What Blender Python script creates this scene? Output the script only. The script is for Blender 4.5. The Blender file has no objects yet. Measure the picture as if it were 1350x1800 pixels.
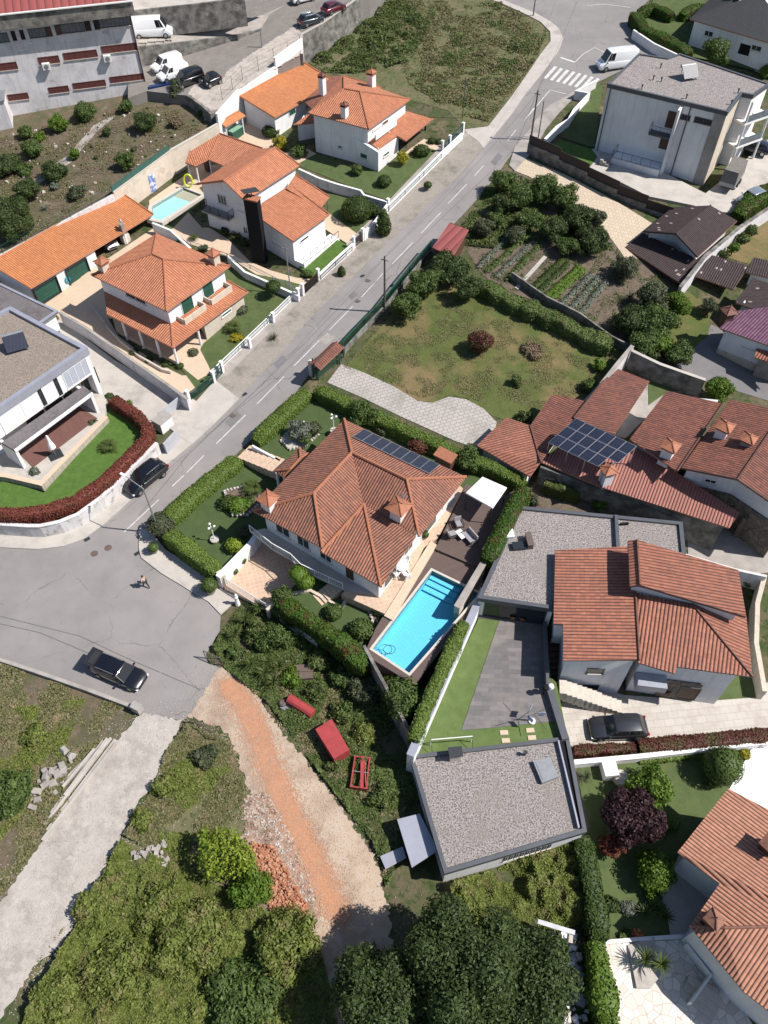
import bpy,math,random
import numpy as np
from mathutils import Vector,Matrix
from mathutils.geometry import delaunay_2d_cdt
S=bpy.context.scene
R=math.radians
# ---- camera, sky, sun, exposure
CF,CP,CH=1400.0,R(52),60.0
cam_data=bpy.data.cameras.new('camera');cam=bpy.data.objects.new('camera',cam_data);S.collection.objects.link(cam)
cam.location=(0,0,CH);cam.rotation_euler=(R(90)-CP,0,0)
cam_data.sensor_fit='VERTICAL';cam_data.sensor_height=24.0;cam_data.lens=24.0*CF/1800.0
cam_data.clip_start=0.5;cam_data.clip_end=3000
S.camera=cam
SUN_EL=R(50);SUN_AZ=math.atan2(-0.13,1.0)
w=bpy.data.worlds.new('World');S.world=w;w.use_nodes=True
nt=w.node_tree;bg=nt.nodes['Background'];sky=nt.nodes.new('ShaderNodeTexSky')
sky.sky_type='NISHITA';sky.sun_disc=False;sky.sun_elevation=SUN_EL
sky.sun_rotation=math.pi/2-SUN_AZ
sky.air_density=1.0;sky.dust_density=0.6
nt.links.new(sky.outputs[0],bg.inputs[0]);bg.inputs[1].default_value=0.075
sl=bpy.data.lights.new('sun','SUN');sun=bpy.data.objects.new('sun',sl);S.collection.objects.link(sun)
sl.energy=4.6;sl.angle=R(0.5);sl.color=(1.0,0.955,0.89)
sd=Vector((math.cos(SUN_AZ)*math.cos(SUN_EL),math.sin(SUN_AZ)*math.cos(SUN_EL),math.sin(SUN_EL)))
sun.rotation_euler=sd.to_track_quat('Z','Y').to_euler();sun.location=(60,-20,80)
S.view_settings.view_transform='Standard';S.view_settings.look='None'
S.view_settings.exposure=0.0;S.view_settings.gamma=1.0
S.cycles.max_bounces=5;S.cycles.diffuse_bounces=3;S.cycles.glossy_bounces=2;S.cycles.transmission_bounces=4
S.cycles.caustics_reflective=False;S.cycles.caustics_refractive=False
# ---- terrain heights and survey helpers
def sp(k,a=3.0):return 0.5*(k+math.sqrt(k*k+4*a*a))
def T(x,y):
 s=x*.49+y*.872-35.58;c=x*.872-y*.49
 return .08*sp(s)-.10*sp(c+18)
_s,_c=math.sin(CP),math.cos(CP)
def _ray(px,py):
 u,v=px-675.0,py-900.0
 return u,CF*_c-v*_s,-CF*_s-v*_c
def A(px,py,z=0.0):
 dx,dy,dz=_ray(px,py);t=(z-CH)/dz
 return Vector((dx*t,dy*t,z))
def P(px,py,dz=0.0,surf=None):
 f=surf or T;z=0.0
 for _ in range(45):
  q=A(px,py,z);z=.5*z+.5*(f(q.x,q.y)+dz)
 return A(px,py,z)
def V(*a):return Vector(a)
def onwall(Aw,Bw,px,py):
 """where the line of sight of a pixel meets the vertical plane through two ground points: (metres along, height)"""
 d=Vector(_ray(px,py));n=Vector((-(Bw.y-Aw.y),Bw.x-Aw.x,0));o=Vector((0,0,CH))
 t=n.dot(Vector((Aw.x,Aw.y,0))-o)/n.dot(d);q=o+d*t
 e=Vector((Bw.x-Aw.x,Bw.y-Aw.y,0)).normalized()
 return (q-Aw).dot(e),q.z
 # ---- materials
MATS={}
def _new(name):
 m=bpy.data.materials.new(name);m.use_nodes=True
 n=m.node_tree.nodes;b=n['Principled BSDF']; return m,m.node_tree,b
def _n(nt,t,**k):
 n=nt.nodes.new(t)
 for a,v in k.items():
  if a in ('op',):n.operation=v
  else:setattr(n,a,v)
 return n
def math_(nt,op,a,b=None):
 n=nt.nodes.new('ShaderNodeMath');n.operation=op
 for i,x in enumerate((a,b)):
  if x is None:continue
  if isinstance(x,(int,float)):n.inputs[i].default_value=x
  else:nt.links.new(x,n.inputs[i])
 return n.outputs[0]
def mixc(nt,fac,a,b,typ='MIX'):
 n=nt.nodes.new('ShaderNodeMix');n.data_type='RGBA';n.blend_type=typ
 for i,x in ((0,fac),(6,a),(7,b)):
  if isinstance(x,(int,float)):n.inputs[i].default_value=x
  elif isinstance(x,tuple):n.inputs[i].default_value=(*x[:3],1)
  else:nt.links.new(x,n.inputs[i])
 return n.outputs[2]
def ramp(nt,x,lo,hi):
 n=nt.nodes.new('ShaderNodeMapRange');n.inputs[1].default_value=lo;n.inputs[2].default_value=hi
 nt.links.new(x,n.inputs[0]); return n.outputs[0]
def noise(nt,vec,scale,detail=4,rough=.6,dist=0.0):
 n=nt.nodes.new('ShaderNodeTexNoise');n.inputs['Scale'].default_value=scale
 n.inputs['Detail'].default_value=detail;n.inputs['Roughness'].default_value=rough;n.inputs['Distortion'].default_value=dist
 nt.links.new(vec,n.inputs['Vector']); return n.outputs['Fac']
def wpos(nt):return nt.nodes.new('ShaderNodeNewGeometry').outputs['Position']
def bump(nt,b,h,strength=.5,dist=.05):
 n=nt.nodes.new('ShaderNodeBump');n.inputs['Strength'].default_value=strength;n.inputs['Distance'].default_value=dist
 nt.links.new(h,n.inputs['Height']);nt.links.new(n.outputs[0],b.inputs['Normal'])
def mat(name,c1,c2=None,scale=1.5,rough=.8,metal=0.0,lo=.35,hi=.65,bmp=0.0,bscale=20,c3=None,s3=.15,lo3=.5,hi3=.7,spec=None,coat=0):
 if name in MATS:return MATS[name]
 m,nt,b=_new(name);pos=wpos(nt)
 b.inputs['Roughness'].default_value=rough;b.inputs['Metallic'].default_value=metal
 if spec is not None:b.inputs['Specular IOR Level'].default_value=spec
 if coat:b.inputs['Coat Weight'].default_value=coat;b.inputs['Coat Roughness'].default_value=.04
 if c2 is None:b.inputs['Base Color'].default_value=(*c1,1)
 else:
  col=mixc(nt,ramp(nt,noise(nt,pos,scale,6,.65),lo,hi),c1,c2)
  if c3:col=mixc(nt,ramp(nt,noise(nt,pos,s3,5,.65),lo3,hi3),col,c3)
  if name in ('white_wall','old_white','streaked','beige_clad'):
   mp=nt.nodes.new('ShaderNodeMapping');mp.inputs['Scale'].default_value=(2.6,2.6,.22);nt.links.new(pos,mp.inputs[0])
   col=mixc(nt,math_(nt,'MULTIPLY',ramp(nt,noise(nt,mp.outputs[0],1,5,.7),.52,.72),.3 if name=='white_wall' else .6),col,(.27,.25,.235))
  nt.links.new(col,b.inputs['Base Color'])
 if name.startswith('asphalt'):
  wv=nt.nodes.new('ShaderNodeVectorMath');nz=nt.nodes.new('ShaderNodeTexNoise');nz.inputs['Scale'].default_value=.8;nt.links.new(pos,nz.inputs[0]);nt.links.new(pos,wv.inputs[0]);nt.links.new(nz.outputs['Color'],wv.inputs[1])
  vo=nt.nodes.new('ShaderNodeTexVoronoi');vo.feature='DISTANCE_TO_EDGE';vo.inputs['Scale'].default_value=.13;nt.links.new(wv.outputs[0],vo.inputs['Vector'])
  ck=math_(nt,'MULTIPLY',math_(nt,'LESS_THAN',vo.outputs[0],.005),ramp(nt,noise(nt,pos,.3,3),.42,.6));col=mixc(nt,math_(nt,'MULTIPLY',ck,.55),col,(.09,.08,.078))
  sp_=ramp(nt,noise(nt,pos,1.1,6,.75),.58,.72);col=mixc(nt,math_(nt,'MULTIPLY',sp_,.35),col,(.13,.12,.118));nt.links.new(col,b.inputs['Base Color'])
 if bmp:bump(nt,b,noise(nt,pos,bscale,4,.7),bmp,.05)
 MATS[name]=m; return m
def tile_mat(name,c1,c2,lich_shade=(.12,.06,.045),lw=.5,pu=.25,pv=.40,chan=.35,lo=.45,hi=.7,gloss=.75,fleck=0.0):
 if name in MATS:return MATS[name]
 m,nt,b=_new(name);pos=wpos(nt)
 uv=nt.nodes.new('ShaderNodeUVMap').outputs[0]
 sx=nt.nodes.new('ShaderNodeSeparateXYZ');nt.links.new(uv,sx.inputs[0])
 u=math_(nt,'DIVIDE',sx.outputs[0],pu);v=math_(nt,'DIVIDE',sx.outputs[1],pv)
 fu=math_(nt,'FRACT',u);fv=math_(nt,'FRACT',v)
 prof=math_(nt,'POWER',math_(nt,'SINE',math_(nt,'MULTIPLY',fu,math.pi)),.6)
 cb=nt.nodes.new('ShaderNodeCombineXYZ');nt.links.new(math_(nt,'FLOOR',u),cb.inputs[0]);nt.links.new(math_(nt,'FLOOR',v),cb.inputs[1])
 wn=nt.nodes.new('ShaderNodeTexWhiteNoise');wn.noise_dimensions='2D';nt.links.new(cb.outputs[0],wn.inputs['Vector'])
 col=mixc(nt,wn.outputs['Value'],c1,c2)
 ms=nt.nodes.new('ShaderNodeMapping');ms.inputs['Scale'].default_value=(1.5,.16,1);nt.links.new(uv,ms.inputs[0])
 big=ramp(nt,math_(nt,'ADD',math_(nt,'MULTIPLY',noise(nt,pos,.35,6,.7),.6),math_(nt,'MULTIPLY',noise(nt,ms.outputs[0],1,5,.7),.4)),lo,hi)
 old=math_(nt,'GREATER_THAN',wn.outputs['Value'],.955)
 col=mixc(nt,math_(nt,'MULTIPLY',old,.35),col,tuple(min(1,k*1.5) for k in c1))
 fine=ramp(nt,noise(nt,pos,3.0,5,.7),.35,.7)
 groove_shade=ramp(nt,prof,.88,.35)  # shade in the gaps between tiles painted into the colour, along with channel dirt
 f1=math_(nt,'MULTIPLY',math_(nt,'ADD',math_(nt,'MULTIPLY',big,lw),math_(nt,'MULTIPLY',groove_shade,chan)),math_(nt,'ADD',math_(nt,'MULTIPLY',fine,.7),.45))
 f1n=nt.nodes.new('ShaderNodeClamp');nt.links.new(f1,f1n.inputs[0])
 col=mixc(nt,f1n.outputs[0],col,lich_shade)
 if fleck:
  fl=math_(nt,'GREATER_THAN',wn.outputs['Value'],1-fleck);col=mixc(nt,math_(nt,'MULTIPLY',fl,.6),col,(.5,.42,.36))
 nt.links.new(col,b.inputs['Base Color']);b.inputs['Roughness'].default_value=gloss
 hgt=math_(nt,'ADD',math_(nt,'MULTIPLY',prof,1.0),math_(nt,'MULTIPLY',fv,-.55))
 bump(nt,b,hgt,1.0,.10)
 MATS[name]=m; return m
def brick_mat(name,c1,c2,mortar,bw,bh,msize=.03,rough=.85,rot=0.0,offset=.5,var=.5,uvm=False,stain=None):
 if name in MATS:return MATS[name]
 m,nt,b=_new(name);pos=wpos(nt)
 mp=nt.nodes.new('ShaderNodeMapping');mp.inputs['Rotation'].default_value=(0,0,rot)
 nt.links.new(nt.nodes.new('ShaderNodeUVMap').outputs[0] if uvm else pos,mp.inputs[0])
 br=nt.nodes.new('ShaderNodeTexBrick');nt.links.new(mp.outputs[0],br.inputs['Vector'])
 br.offset=offset;br.inputs['Color1'].default_value=(*c1,1);br.inputs['Color2'].default_value=(*c2,1);br.inputs['Mortar'].default_value=(*mortar,1)
 br.inputs['Scale'].default_value=1;br.inputs['Brick Width'].default_value=bw;br.inputs['Row Height'].default_value=bh;br.inputs['Mortar Size'].default_value=msize
 col=mixc(nt,ramp(nt,noise(nt,pos,1.3,6,.7),.3,.75),br.outputs[0],tuple(x*(1-.35*var) for x in c2),'MIX') if var else br.outputs[0]
 if var:
  col=mixc(nt,.55,br.outputs[0],col)
 if stain:col=mixc(nt,math_(nt,'MULTIPLY',ramp(nt,noise(nt,pos,.4,7,.7),.5,.66),.8),col,stain)
 nt.links.new(col,b.inputs['Base Color']);b.inputs['Roughness'].default_value=rough
 bump(nt,b,math_(nt,'SUBTRACT',1.0,br.outputs['Fac']),.4,.02)
 MATS[name]=m; return m
def leaf_mat(name,c1,c2,c3=None,trans=.25):
 if name in MATS:return MATS[name]
 m,nt,b=_new(name);g=nt.nodes.new('ShaderNodeNewGeometry')
 col=mixc(nt,g.outputs['Random Per Island'],c1,c2)
 if c3:col=mixc(nt,ramp(nt,noise(nt,g.outputs['Position'],.9,4,.6),.5,.68),col,c3)
 nt.links.new(col,b.inputs['Base Color']);b.inputs['Roughness'].default_value=.55
 b.inputs['Specular IOR Level'].default_value=.25
 tr=nt.nodes.new('ShaderNodeBsdfTranslucent');nt.links.new(col,tr.inputs[0])
 mx=nt.nodes.new('ShaderNodeMixShader');mx.inputs[0].default_value=trans
 nt.links.new(b.outputs[0],mx.inputs[1]);nt.links.new(tr.outputs[0],mx.inputs[2])
 nt.links.new(mx.outputs[0],nt.nodes['Material Output'].inputs[0])
 MATS[name]=m; return m
 # ---- object helpers
def tag(o,label=None,cat=None,group=None,kind=None):
 if label:o['label']=label
 if cat:o['category']=cat
 if group:o['group']=group
 if kind:o['kind']=kind
 return o
def thing(name,label,cat,loc,group=None,rz=0.0):
 o=bpy.data.objects.new(name,None);S.collection.objects.link(o);o.empty_display_size=.3
 o.location=loc;o.rotation_euler=(0,0,rz);o['_o']=[float(loc[0]),float(loc[1]),float(loc[2])]
 return tag(o,label,cat,group)
ORG={}
def copy_tree(o,parent=None):
 c=o.copy();S.collection.objects.link(c);c.parent=parent
 for ch in list(o.children):copy_tree(ch,c)
 return c
def link_mesh(name,me,mats,parent=None,loc=None):
 for m in (mats if isinstance(mats,(list,tuple)) else [mats]):me.materials.append(m)
 o=bpy.data.objects.new(name,me);S.collection.objects.link(o)
 if loc is not None:o.location=loc
 if parent:o.parent=parent
 return o
class MB:
 def __init__(s):s.v=[];s.f=[];s.m=[];s.uv=[]
 def add(s,verts,faces,mi=0,uv=None):
  b=len(s.v);s.v+=[tuple(q) for q in verts]
  for i,f in enumerate(faces):
   s.f.append([b+k for k in f]);s.m.append(mi);s.uv.append(uv[i] if uv else None)
  return s
 def box(s,c,size,rz=0.0,mi=0,taper=1.0,rx=0.0,ry=0.0):
  hx,hy,hz=size[0]/2,size[1]/2,size[2]/2;M=Matrix.Rotation(rz,3,'Z')@Matrix.Rotation(ry,3,'Y')@Matrix.Rotation(rx,3,'X')
  vs=[]
  for z in (-1,1):
   t=taper if z>0 else 1
   for x,y in ((-1,-1),(1,-1),(1,1),(-1,1)):vs.append(Vector(c)+M@Vector((x*hx*t,y*hy*t,z*hz)))
  return s.add(vs,[(3,2,1,0),(4,5,6,7),(0,1,5,4),(1,2,6,5),(2,3,7,6),(3,0,4,7)],mi)
 def bar(s,a,b,w,h=None,mi=0,up=None):
  a=Vector(a);b=Vector(b);h=h or w;d=(b-a)
  if d.length<1e-6:return s
  d.normalize();u=up or Vector((0,0,1))
  if abs(d.dot(u))>.98:u=Vector((1,0,0))
  x=d.cross(u).normalized()*(w/2);z=x.cross(d).normalized()*(h/2)
  vs=[a-x-z,a+x-z,a+x+z,a-x+z,b-x-z,b+x-z,b+x+z,b-x+z]
  return s.add(vs,[(0,3,2,1),(4,5,6,7),(0,1,5,4),(1,2,6,5),(2,3,7,6),(3,0,4,7)][0:6] if False else [(0,1,2,3),(7,6,5,4),(4,5,1,0),(5,6,2,1),(6,7,3,2),(7,4,0,3)],mi)
 def tube(s,a,b,r0,r1=None,n=8,mi=0,cap=True):
  a=Vector(a);b=Vector(b);r1=r0 if r1 is None else r1;d=(b-a)
  if d.length<1e-6:return s
  d.normalize();u=Vector((0,0,1)) if abs(d.z)<.95 else Vector((1,0,0));x=d.cross(u).normalized();y=d.cross(x)
  vs=[]
  for c,r in ((a,r0),(b,r1)):
   for k in range(n):
    t=2*math.pi*k/n;vs.append(c+x*(r*math.cos(t))+y*(r*math.sin(t)))
  fs=[(k,n+k,n+(k+1)%n,(k+1)%n) for k in range(n)]
  if cap:fs+=[tuple(range(n)),tuple(reversed(range(n,2*n)))]
  return s.add(vs,fs,mi)
 def path(s,pts,r,n=6,mi=0):
  for a,b in zip(pts,pts[1:]):s.tube(a,b,r,n=n,mi=mi)
  return s
 def prism(s,pts,z0,z1,mi=0,mtop=None):
  """pts ccw or cw 2D/3D; z0/z1 numbers or per-vertex lists"""
  n=len(pts);ar=sum(pts[i][0]*pts[(i+1)%n][1]-pts[(i+1)%n][0]*pts[i][1] for i in range(n))
  idx=list(range(n)) if ar>0 else list(reversed(range(n)))
  g=lambda z,i:z[i] if isinstance(z,(list,tuple)) else z
  lo=[(pts[i][0],pts[i][1],g(z0,i)) for i in idx];hi=[(pts[i][0],pts[i][1],g(z1,i)) for i in idx]
  s.add(lo+hi,[(k,(k+1)%n,n+(k+1)%n,n+k) for k in range(n)]+[tuple(reversed(range(n)))],mi)
  s.add(hi,[tuple(range(n))],mi if mtop is None else mtop); return s
 def lathe(s,c,prof,n=16,mi=0,sx=1.0,sy=1.0):
  c=Vector(c);vs=[]
  for r,z in prof:
   for k in range(n):
    t=2*math.pi*k/n;vs.append(c+Vector((sx*r*math.cos(t),sy*r*math.sin(t),z)))
  fs=[]
  for j in range(len(prof)-1):
   for k in range(n):fs.append((j*n+k,j*n+(k+1)%n,(j+1)*n+(k+1)%n,(j+1)*n+k))
  fs.append(tuple(reversed(range(n))));fs.append(tuple(range((len(prof)-1)*n,len(prof)*n)))
  return s.add(vs,fs,mi)
 def mesh(s,name,off=(0,0,0),smooth=False):
  me=bpy.data.meshes.new(name);me.from_pydata([(x-off[0],y-off[1],z-off[2]) for x,y,z in s.v],[],s.f)
  me.polygons.foreach_set('material_index',s.m)
  if any(u is not None for u in s.uv):
   ul=me.uv_layers.new(name='UVMap');k=0
   for f,u in zip(s.f,s.uv):
    for j in range(len(f)):ul.data[k].uv=u[j] if u else (0,0);k+=1
  if smooth:me.polygons.foreach_set('use_smooth',[True]*len(s.f))
  me.update(); return me
 def build(s,name,mats,parent=None,smooth=False,bevel=0.0,loc=None):
  """vertices are world coordinates; parent chain starts at an unrotated thing"""
  if parent is not None:
   r=parent
   while r.parent:r=r.parent
   off=Vector(r['_o']) if '_o' in r else Vector((0,0,0))
   if parent!=r and '_pl' in parent:pass
   o=link_mesh(name,s.mesh(name,off,smooth),mats,parent)
  else:
   if loc is None:
    xs=[q[0] for q in s.v];ys=[q[1] for q in s.v];zs=[q[2] for q in s.v]
    loc=((min(xs)+max(xs))/2,(min(ys)+max(ys))/2,min(zs))
   o=link_mesh(name,s.mesh(name,loc,smooth),mats,None,loc)
   o['_o']=[float(q) for q in loc]
  if bevel:
   bm=o.modifiers.new('bevel','BEVEL');bm.width=bevel;bm.segments=2;bm.limit_method='ANGLE'
  return o
def jitter_loop(pts,step,amp,seed):
 rnd=random.Random(seed);out=[];n=len(pts)
 for i in range(n):
  a,b=pts[i],pts[(i+1)%n];L=(b-a).length;k=max(1,int(L/step))
  d=(b-a).normalized() if L>1e-6 else Vector((1,0,0));nn=Vector((-d.y,d.x))
  for j in range(k):
   q=a+(b-a)*(j/k)
   if amp:q=q+nn*rnd.uniform(-amp,amp)+d*rnd.uniform(-amp,amp)*.5
   out.append(q)
 return out
def sheet(name,pix,dz,m,surf=None,kind='structure',rough=0.0,step=2.0,skirt=0.0,world=False,label=None,cat=None,seed=1,level=None):
 """a surface draped over the terrain"""
 f=surf or T
 if world:pts=[Vector((p[0],p[1])) for p in pix]
 elif level is not None:pts=[A(p[0],p[1],level).xy for p in pix]
 else:pts=[P(p[0],p[1],dz,f).xy for p in pix]
 if level is not None:f=lambda x,y:level-dz
 loop=jitter_loop(pts,.22 if rough else step,rough,seed);n=len(loop)
 xs=[p.x for p in loop];ys=[p.y for p in loop];inner=[]
 if level is None:
  x=math.floor(min(xs))+.37
  while x<max(xs):
   y=math.floor(min(ys))+.41
   while y<max(ys):inner.append(Vector((x,y)));y+=step
   x+=step
 vs=loop+inner
 r=delaunay_2d_cdt(vs,[],[list(range(n))],1,1e-4)
 ov,of=r[0],r[2]
 mb=MB();V3=[(q.x,q.y,f(q.x,q.y)+dz) for q in ov]
 mb.add(V3,[tuple(t) for t in of])
 if skirt:
  a=sum(loop[i].x*loop[(i+1)%n].y-loop[(i+1)%n].x*loop[i].y for i in range(n))
  L=loop if a>0 else list(reversed(loop))
  up=[(q.x,q.y,f(q.x,q.y)+dz) for q in L];dn=[(a_,b_,c_-skirt) for a_,b_,c_ in up]
  mb.add(up+dn,[(n+k,n+(k+1)%n,(k+1)%n,k) for k in range(n)])
 o=mb.build(name,m)
 # make faces look up
 me=o.data;flip=[p.index for p in me.polygons if p.normal.z<-.5]
 if flip:
  import bmesh
  bm=bmesh.new();bm.from_mesh(me);bm.faces.ensure_lookup_table()
  bmesh.ops.reverse_faces(bm,faces=[bm.faces[i] for i in flip]);bm.to_mesh(me);bm.free()
 if kind:o['kind']=kind
 tag(o,label,cat); return o
def inset(pts,d):
 """polygon moved inwards by d (list or number); pts: list of 2D vectors"""
 n=len(pts);P2=[Vector((p[0],p[1])) for p in pts]
 a=sum(P2[i].x*P2[(i+1)%n].y-P2[(i+1)%n].x*P2[i].y for i in range(n));sg=1 if a>0 else -1
 out=[]
 for i in range(n):
  p0,p1,p2=P2[i-1],P2[i],P2[(i+1)%n]
  d1=(p1-p0).normalized();d2=(p2-p1).normalized()
  n1=Vector((-d1.y,d1.x))*sg;n2=Vector((-d2.y,d2.x))*sg
  da=d[i-1] if isinstance(d,(list,tuple)) else d;db=d[i] if isinstance(d,(list,tuple)) else d
  cr=d1.x*d2.y-d1.y*d2.x
  if abs(cr)<.05:out.append(p1+n1*da); continue
  A1=p0+n1*da;A2=p1+n2*db
  t=((A2.x-A1.x)*d2.y-(A2.y-A1.y)*d2.x)/cr
  out.append(A1+d1*t)
 return out
def roof_uv(vs,face):
 a=Vector((0,0,0));n=len(face)
 for i in range(n):
  p,q=vs[face[i]],vs[face[(i+1)%n]];a+=Vector(((p.y-q.y)*(p.z+q.z),(p.z-q.z)*(p.x+q.x),(p.x-q.x)*(p.y+q.y)))
 a.normalize()
 if a.z<0:a=-a
 h=Vector((a.x,a.y,0))
 if h.length<1e-3:h=Vector((1,0,0))
 h.normalize();u=Vector((-h.y,h.x,0));dn=a.cross(u)
 return [(vs[k].dot(u),vs[k].dot(dn)) for k in face],a
def roof(parent,vs,faces,m,ridges=(),thick=.14,name='roof',capm=None,capr=.11,edge=None,nocap=False):
 from mathutils.geometry import tessellate_polygon
 vs=[Vector(q) for q in vs];mb=MB();cnt={};dz=Vector((0,0,thick))
 for f in faces:
  uv,nrm=roof_uv(vs,f);f=list(f);ar=sum(vs[f[i]].x*vs[f[(i+1)%len(f)]].y-vs[f[(i+1)%len(f)]].x*vs[f[i]].y for i in range(len(f)))
  if ar<0:f.reverse();uv.reverse()
  for i in range(len(f)):cnt[(f[i],f[(i+1)%len(f)])]=1
  for t in tessellate_polygon([[Vector((vs[k].x,vs[k].y,0)) for k in f]]):
   p,q,r=(vs[f[k]] for k in t)
   if (q.x-p.x)*(r.y-p.y)-(r.x-p.x)*(q.y-p.y)<0:t=(t[0],t[2],t[1])
   p,q,r=(vs[f[k]] for k in t);mb.add([p,q,r],[(0,1,2)],0,[[uv[k] for k in t]]);mb.add([p-dz,q-dz,r-dz],[(2,1,0)],1)
 for (a,b) in list(cnt):
  if (b,a) not in cnt:mb.add([vs[a],vs[b],vs[b]-dz,vs[a]-dz],[(3,2,1,0)],1)
 o=mb.build(name,[m,edge or M['eave']],parent)
 for rg_ in ([ridges] if ridges else []):
  rb=MB()
  for i,j in ridges:
   a,b=vs[i],vs[j];L=(b-a).length;k=max(1,int(L/.4));
   for q in range(k):
    c=a.lerp(b,q/k)+Vector((0,0,.02));d=a.lerp(b,(q+1.08)/k)+Vector((0,0,.035));rb.tube(c,d,capr,capr*.86,n=6)
  rb.build('ridge_tiles',capm or m,o)
 return o
def walls(parent,pts,ztop,zb,m,name='wall'):
 mb=MB();mb.prism(pts,zb,ztop); return mb.build(name,m,parent)
def poly_roof_walls(parent,eave,inset_d,zt,zb,m):return walls(parent,inset(eave,inset_d),zt,zb,m)
def opening(parent,Aw,Bw,s0,s1,z0,z1,kind='window',out=1,fm=None,depth=.06,pm=None,name=None,bars=1):
 """a window or door standing 3 mm or more proud of the wall plane Aw-Bw; out=+1: outside is to the right of A->B"""
 e=Vector((Bw.x-Aw.x,Bw.y-Aw.y,0)).normalized();n=Vector((e.y,-e.x,0))*out
 if s1<s0:s0,s1=s1,s0
 if z1<z0:z0,z1=z1,z0
 o0=Vector((Aw.x,Aw.y,0));fm=fm or M['white_paint'];t=min(.07,(s1-s0)*.12)
 def pt(s,z,d):return o0+e*s+n*d+Vector((0,0,z))
 def slab(mb,sa,sb,za,zb_,d0,d1):
  c=[pt(s,z,d) for d in (d0,d1) for s,z in ((sa,za),(sb,za),(sb,zb_),(sa,zb_))]
  mb.add(c,[(0,1,2,3),(7,6,5,4),(0,4,5,1),(1,5,6,2),(2,6,7,3),(3,7,4,0)] if out<0 else [(3,2,1,0),(4,5,6,7),(1,5,4,0),(2,6,5,1),(3,7,6,2),(0,4,7,3)])
 fr=MB();slab(fr,s0,s1,z1-t,z1,-.05,depth);slab(fr,s0,s1,z0,z0+t,-.05,depth);slab(fr,s0,s0+t,z0+t,z1-t,-.05,depth);slab(fr,s1-t,s1,z0+t,z1-t,-.05,depth)
 if kind=='window':
  for k in range(1,bars+1):
   sm=s0+(s1-s0)*k/(bars+1);slab(fr,sm-t/3,sm+t/3,z0+t,z1-t,-.03,depth*.7)
 F=fr.build({'window':'window','shutter':'window','door':'door','garage':'garage_door'}[kind] if not name else name,fm,parent)
 pn=MB();slab(pn,s0+t,s1-t,z0+t,z1-t,-.04,depth*.35)
 if kind in ('shutter','garage'):
  k=z0+t+.1
  while k<z1-t-.08:slab(pn,s0+t,s1-t,k,k+.05,depth*.35,depth*.55);k+=.12 if kind=='shutter' else .4
 pn.build({'window':'pane','shutter':'shutter','door':'door_leaf','garage':'door_panel'}[kind],pm or {'window':M['glass'],'shutter':M['green_paint'],'door':M['dark_wood'],'garage':M['green_paint']}[kind],F)
 if kind=='window' or kind=='shutter':
  sb=MB();slab(sb,s0-.06,s1+.06,z0-.06,z0-.003,-.05,depth+.07);sb.build('sill',M['stone_trim'],F)
 return F
def open_px(parent,Aw,Bw,p0,p1,kind='window',out=1,**k):
 a=onwall(Aw,Bw,*p0);b=onwall(Aw,Bw,*p1)
 return opening(parent,Aw,Bw,a[0],b[0],a[1],b[1],kind,out,**k)
def wall_run(name,pts,base,top,th,m,label,cat='wall',capm=None,cap=.06,group=None,post=None,parent=None,zrel=None,surf=None,step=False):
 """a free-standing wall along world points; base/top are heights above the ground"""
 f=surf or T;mb=MB();cb=MB();pts=[Vector((p[0],p[1])) for p in pts];full=[]
 for a,b in zip(pts,pts[1:]):
  L=(b-a).length;k=max(1,int(L/4));full+=[a.lerp(b,j/k) for j in range(k)]
 full.append(pts[-1])
 nrm=[]
 for i in range(len(full)):
  d=Vector((0,0))
  if i:d+=(full[i]-full[i-1]).normalized()
  if i<len(full)-1:d+=(full[i+1]-full[i]).normalized()
  d.normalize();nrm.append(Vector((-d.y,d.x)))
 def ribbon(B,lo,hi,w):
  n=len(full);vs=[]
  for i,p in enumerate(full):
   z=f(p.x,p.y)
   for sgn,h in ((1,lo),(-1,lo),(-1,hi),(1,hi)):
    q=p+nrm[i]*(sgn*w/2);vs.append((q.x,q.y,z+h))
  fs=[]
  for i in range(n-1):
   a=i*4;b=a+4
   for k in range(4):fs.append((a+k,a+(k+1)%4,b+(k+1)%4,b+k))
  fs+=[(3,2,1,0),((n-1)*4,(n-1)*4+1,(n-1)*4+2,(n-1)*4+3)]
  B.add(vs,fs)
 ribbon(mb,base,top,th)
 if capm is None:
  o=mb.build(name,m,parent)
  if parent is None:tag(o,label,cat,group)
  return o
 mb2=mb;z0=f(full[0].x,full[0].y)
 t=thing(name,label,cat,(full[0].x,full[0].y,z0),group) if parent is None else parent
 o=mb2.build('wall_face' if parent is None else name,m,t)
 ribbon(cb,top+.003,top+cap,th+.08);cb.build('coping',capm,t); return t
 # ---- material library
S.view_settings.exposure=0.55
M={}
M['eave']=mat('eave',(.35,.17,.11));M['white_paint']=mat('white_paint',(.78,.77,.76),(.70,.69,.68),.8,.7)
M['white_wall']=mat('white_wall',(.74,.73,.74),(.62,.61,.62),.5,.85,lo=.4,hi=.8)
M['old_white']=mat('old_white',(.66,.635,.65),(.50,.48,.485),.5,.9,lo=.4,hi=.7,c3=(.22,.21,.2),s3=.9,lo3=.58,hi3=.8)
M['glass']=mat('glass',(.025,.03,.035),None,rough=.12);M['green_paint']=mat('green_paint',(.02,.09,.06),(.015,.06,.045),2,.5)
M['dark_wood']=mat('dark_wood',(.10,.045,.03),(.06,.03,.02),3,.6);M['stone_trim']=mat('stone_trim',(.55,.5,.44),(.45,.41,.36),3,.8)
M['black_paint']=mat('black_paint',(.009,.009,.011),None,rough=.8,spec=.2);M['dark_metal']=mat('dark_metal',(.05,.055,.06),None,rough=.45,metal=.4)
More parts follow.
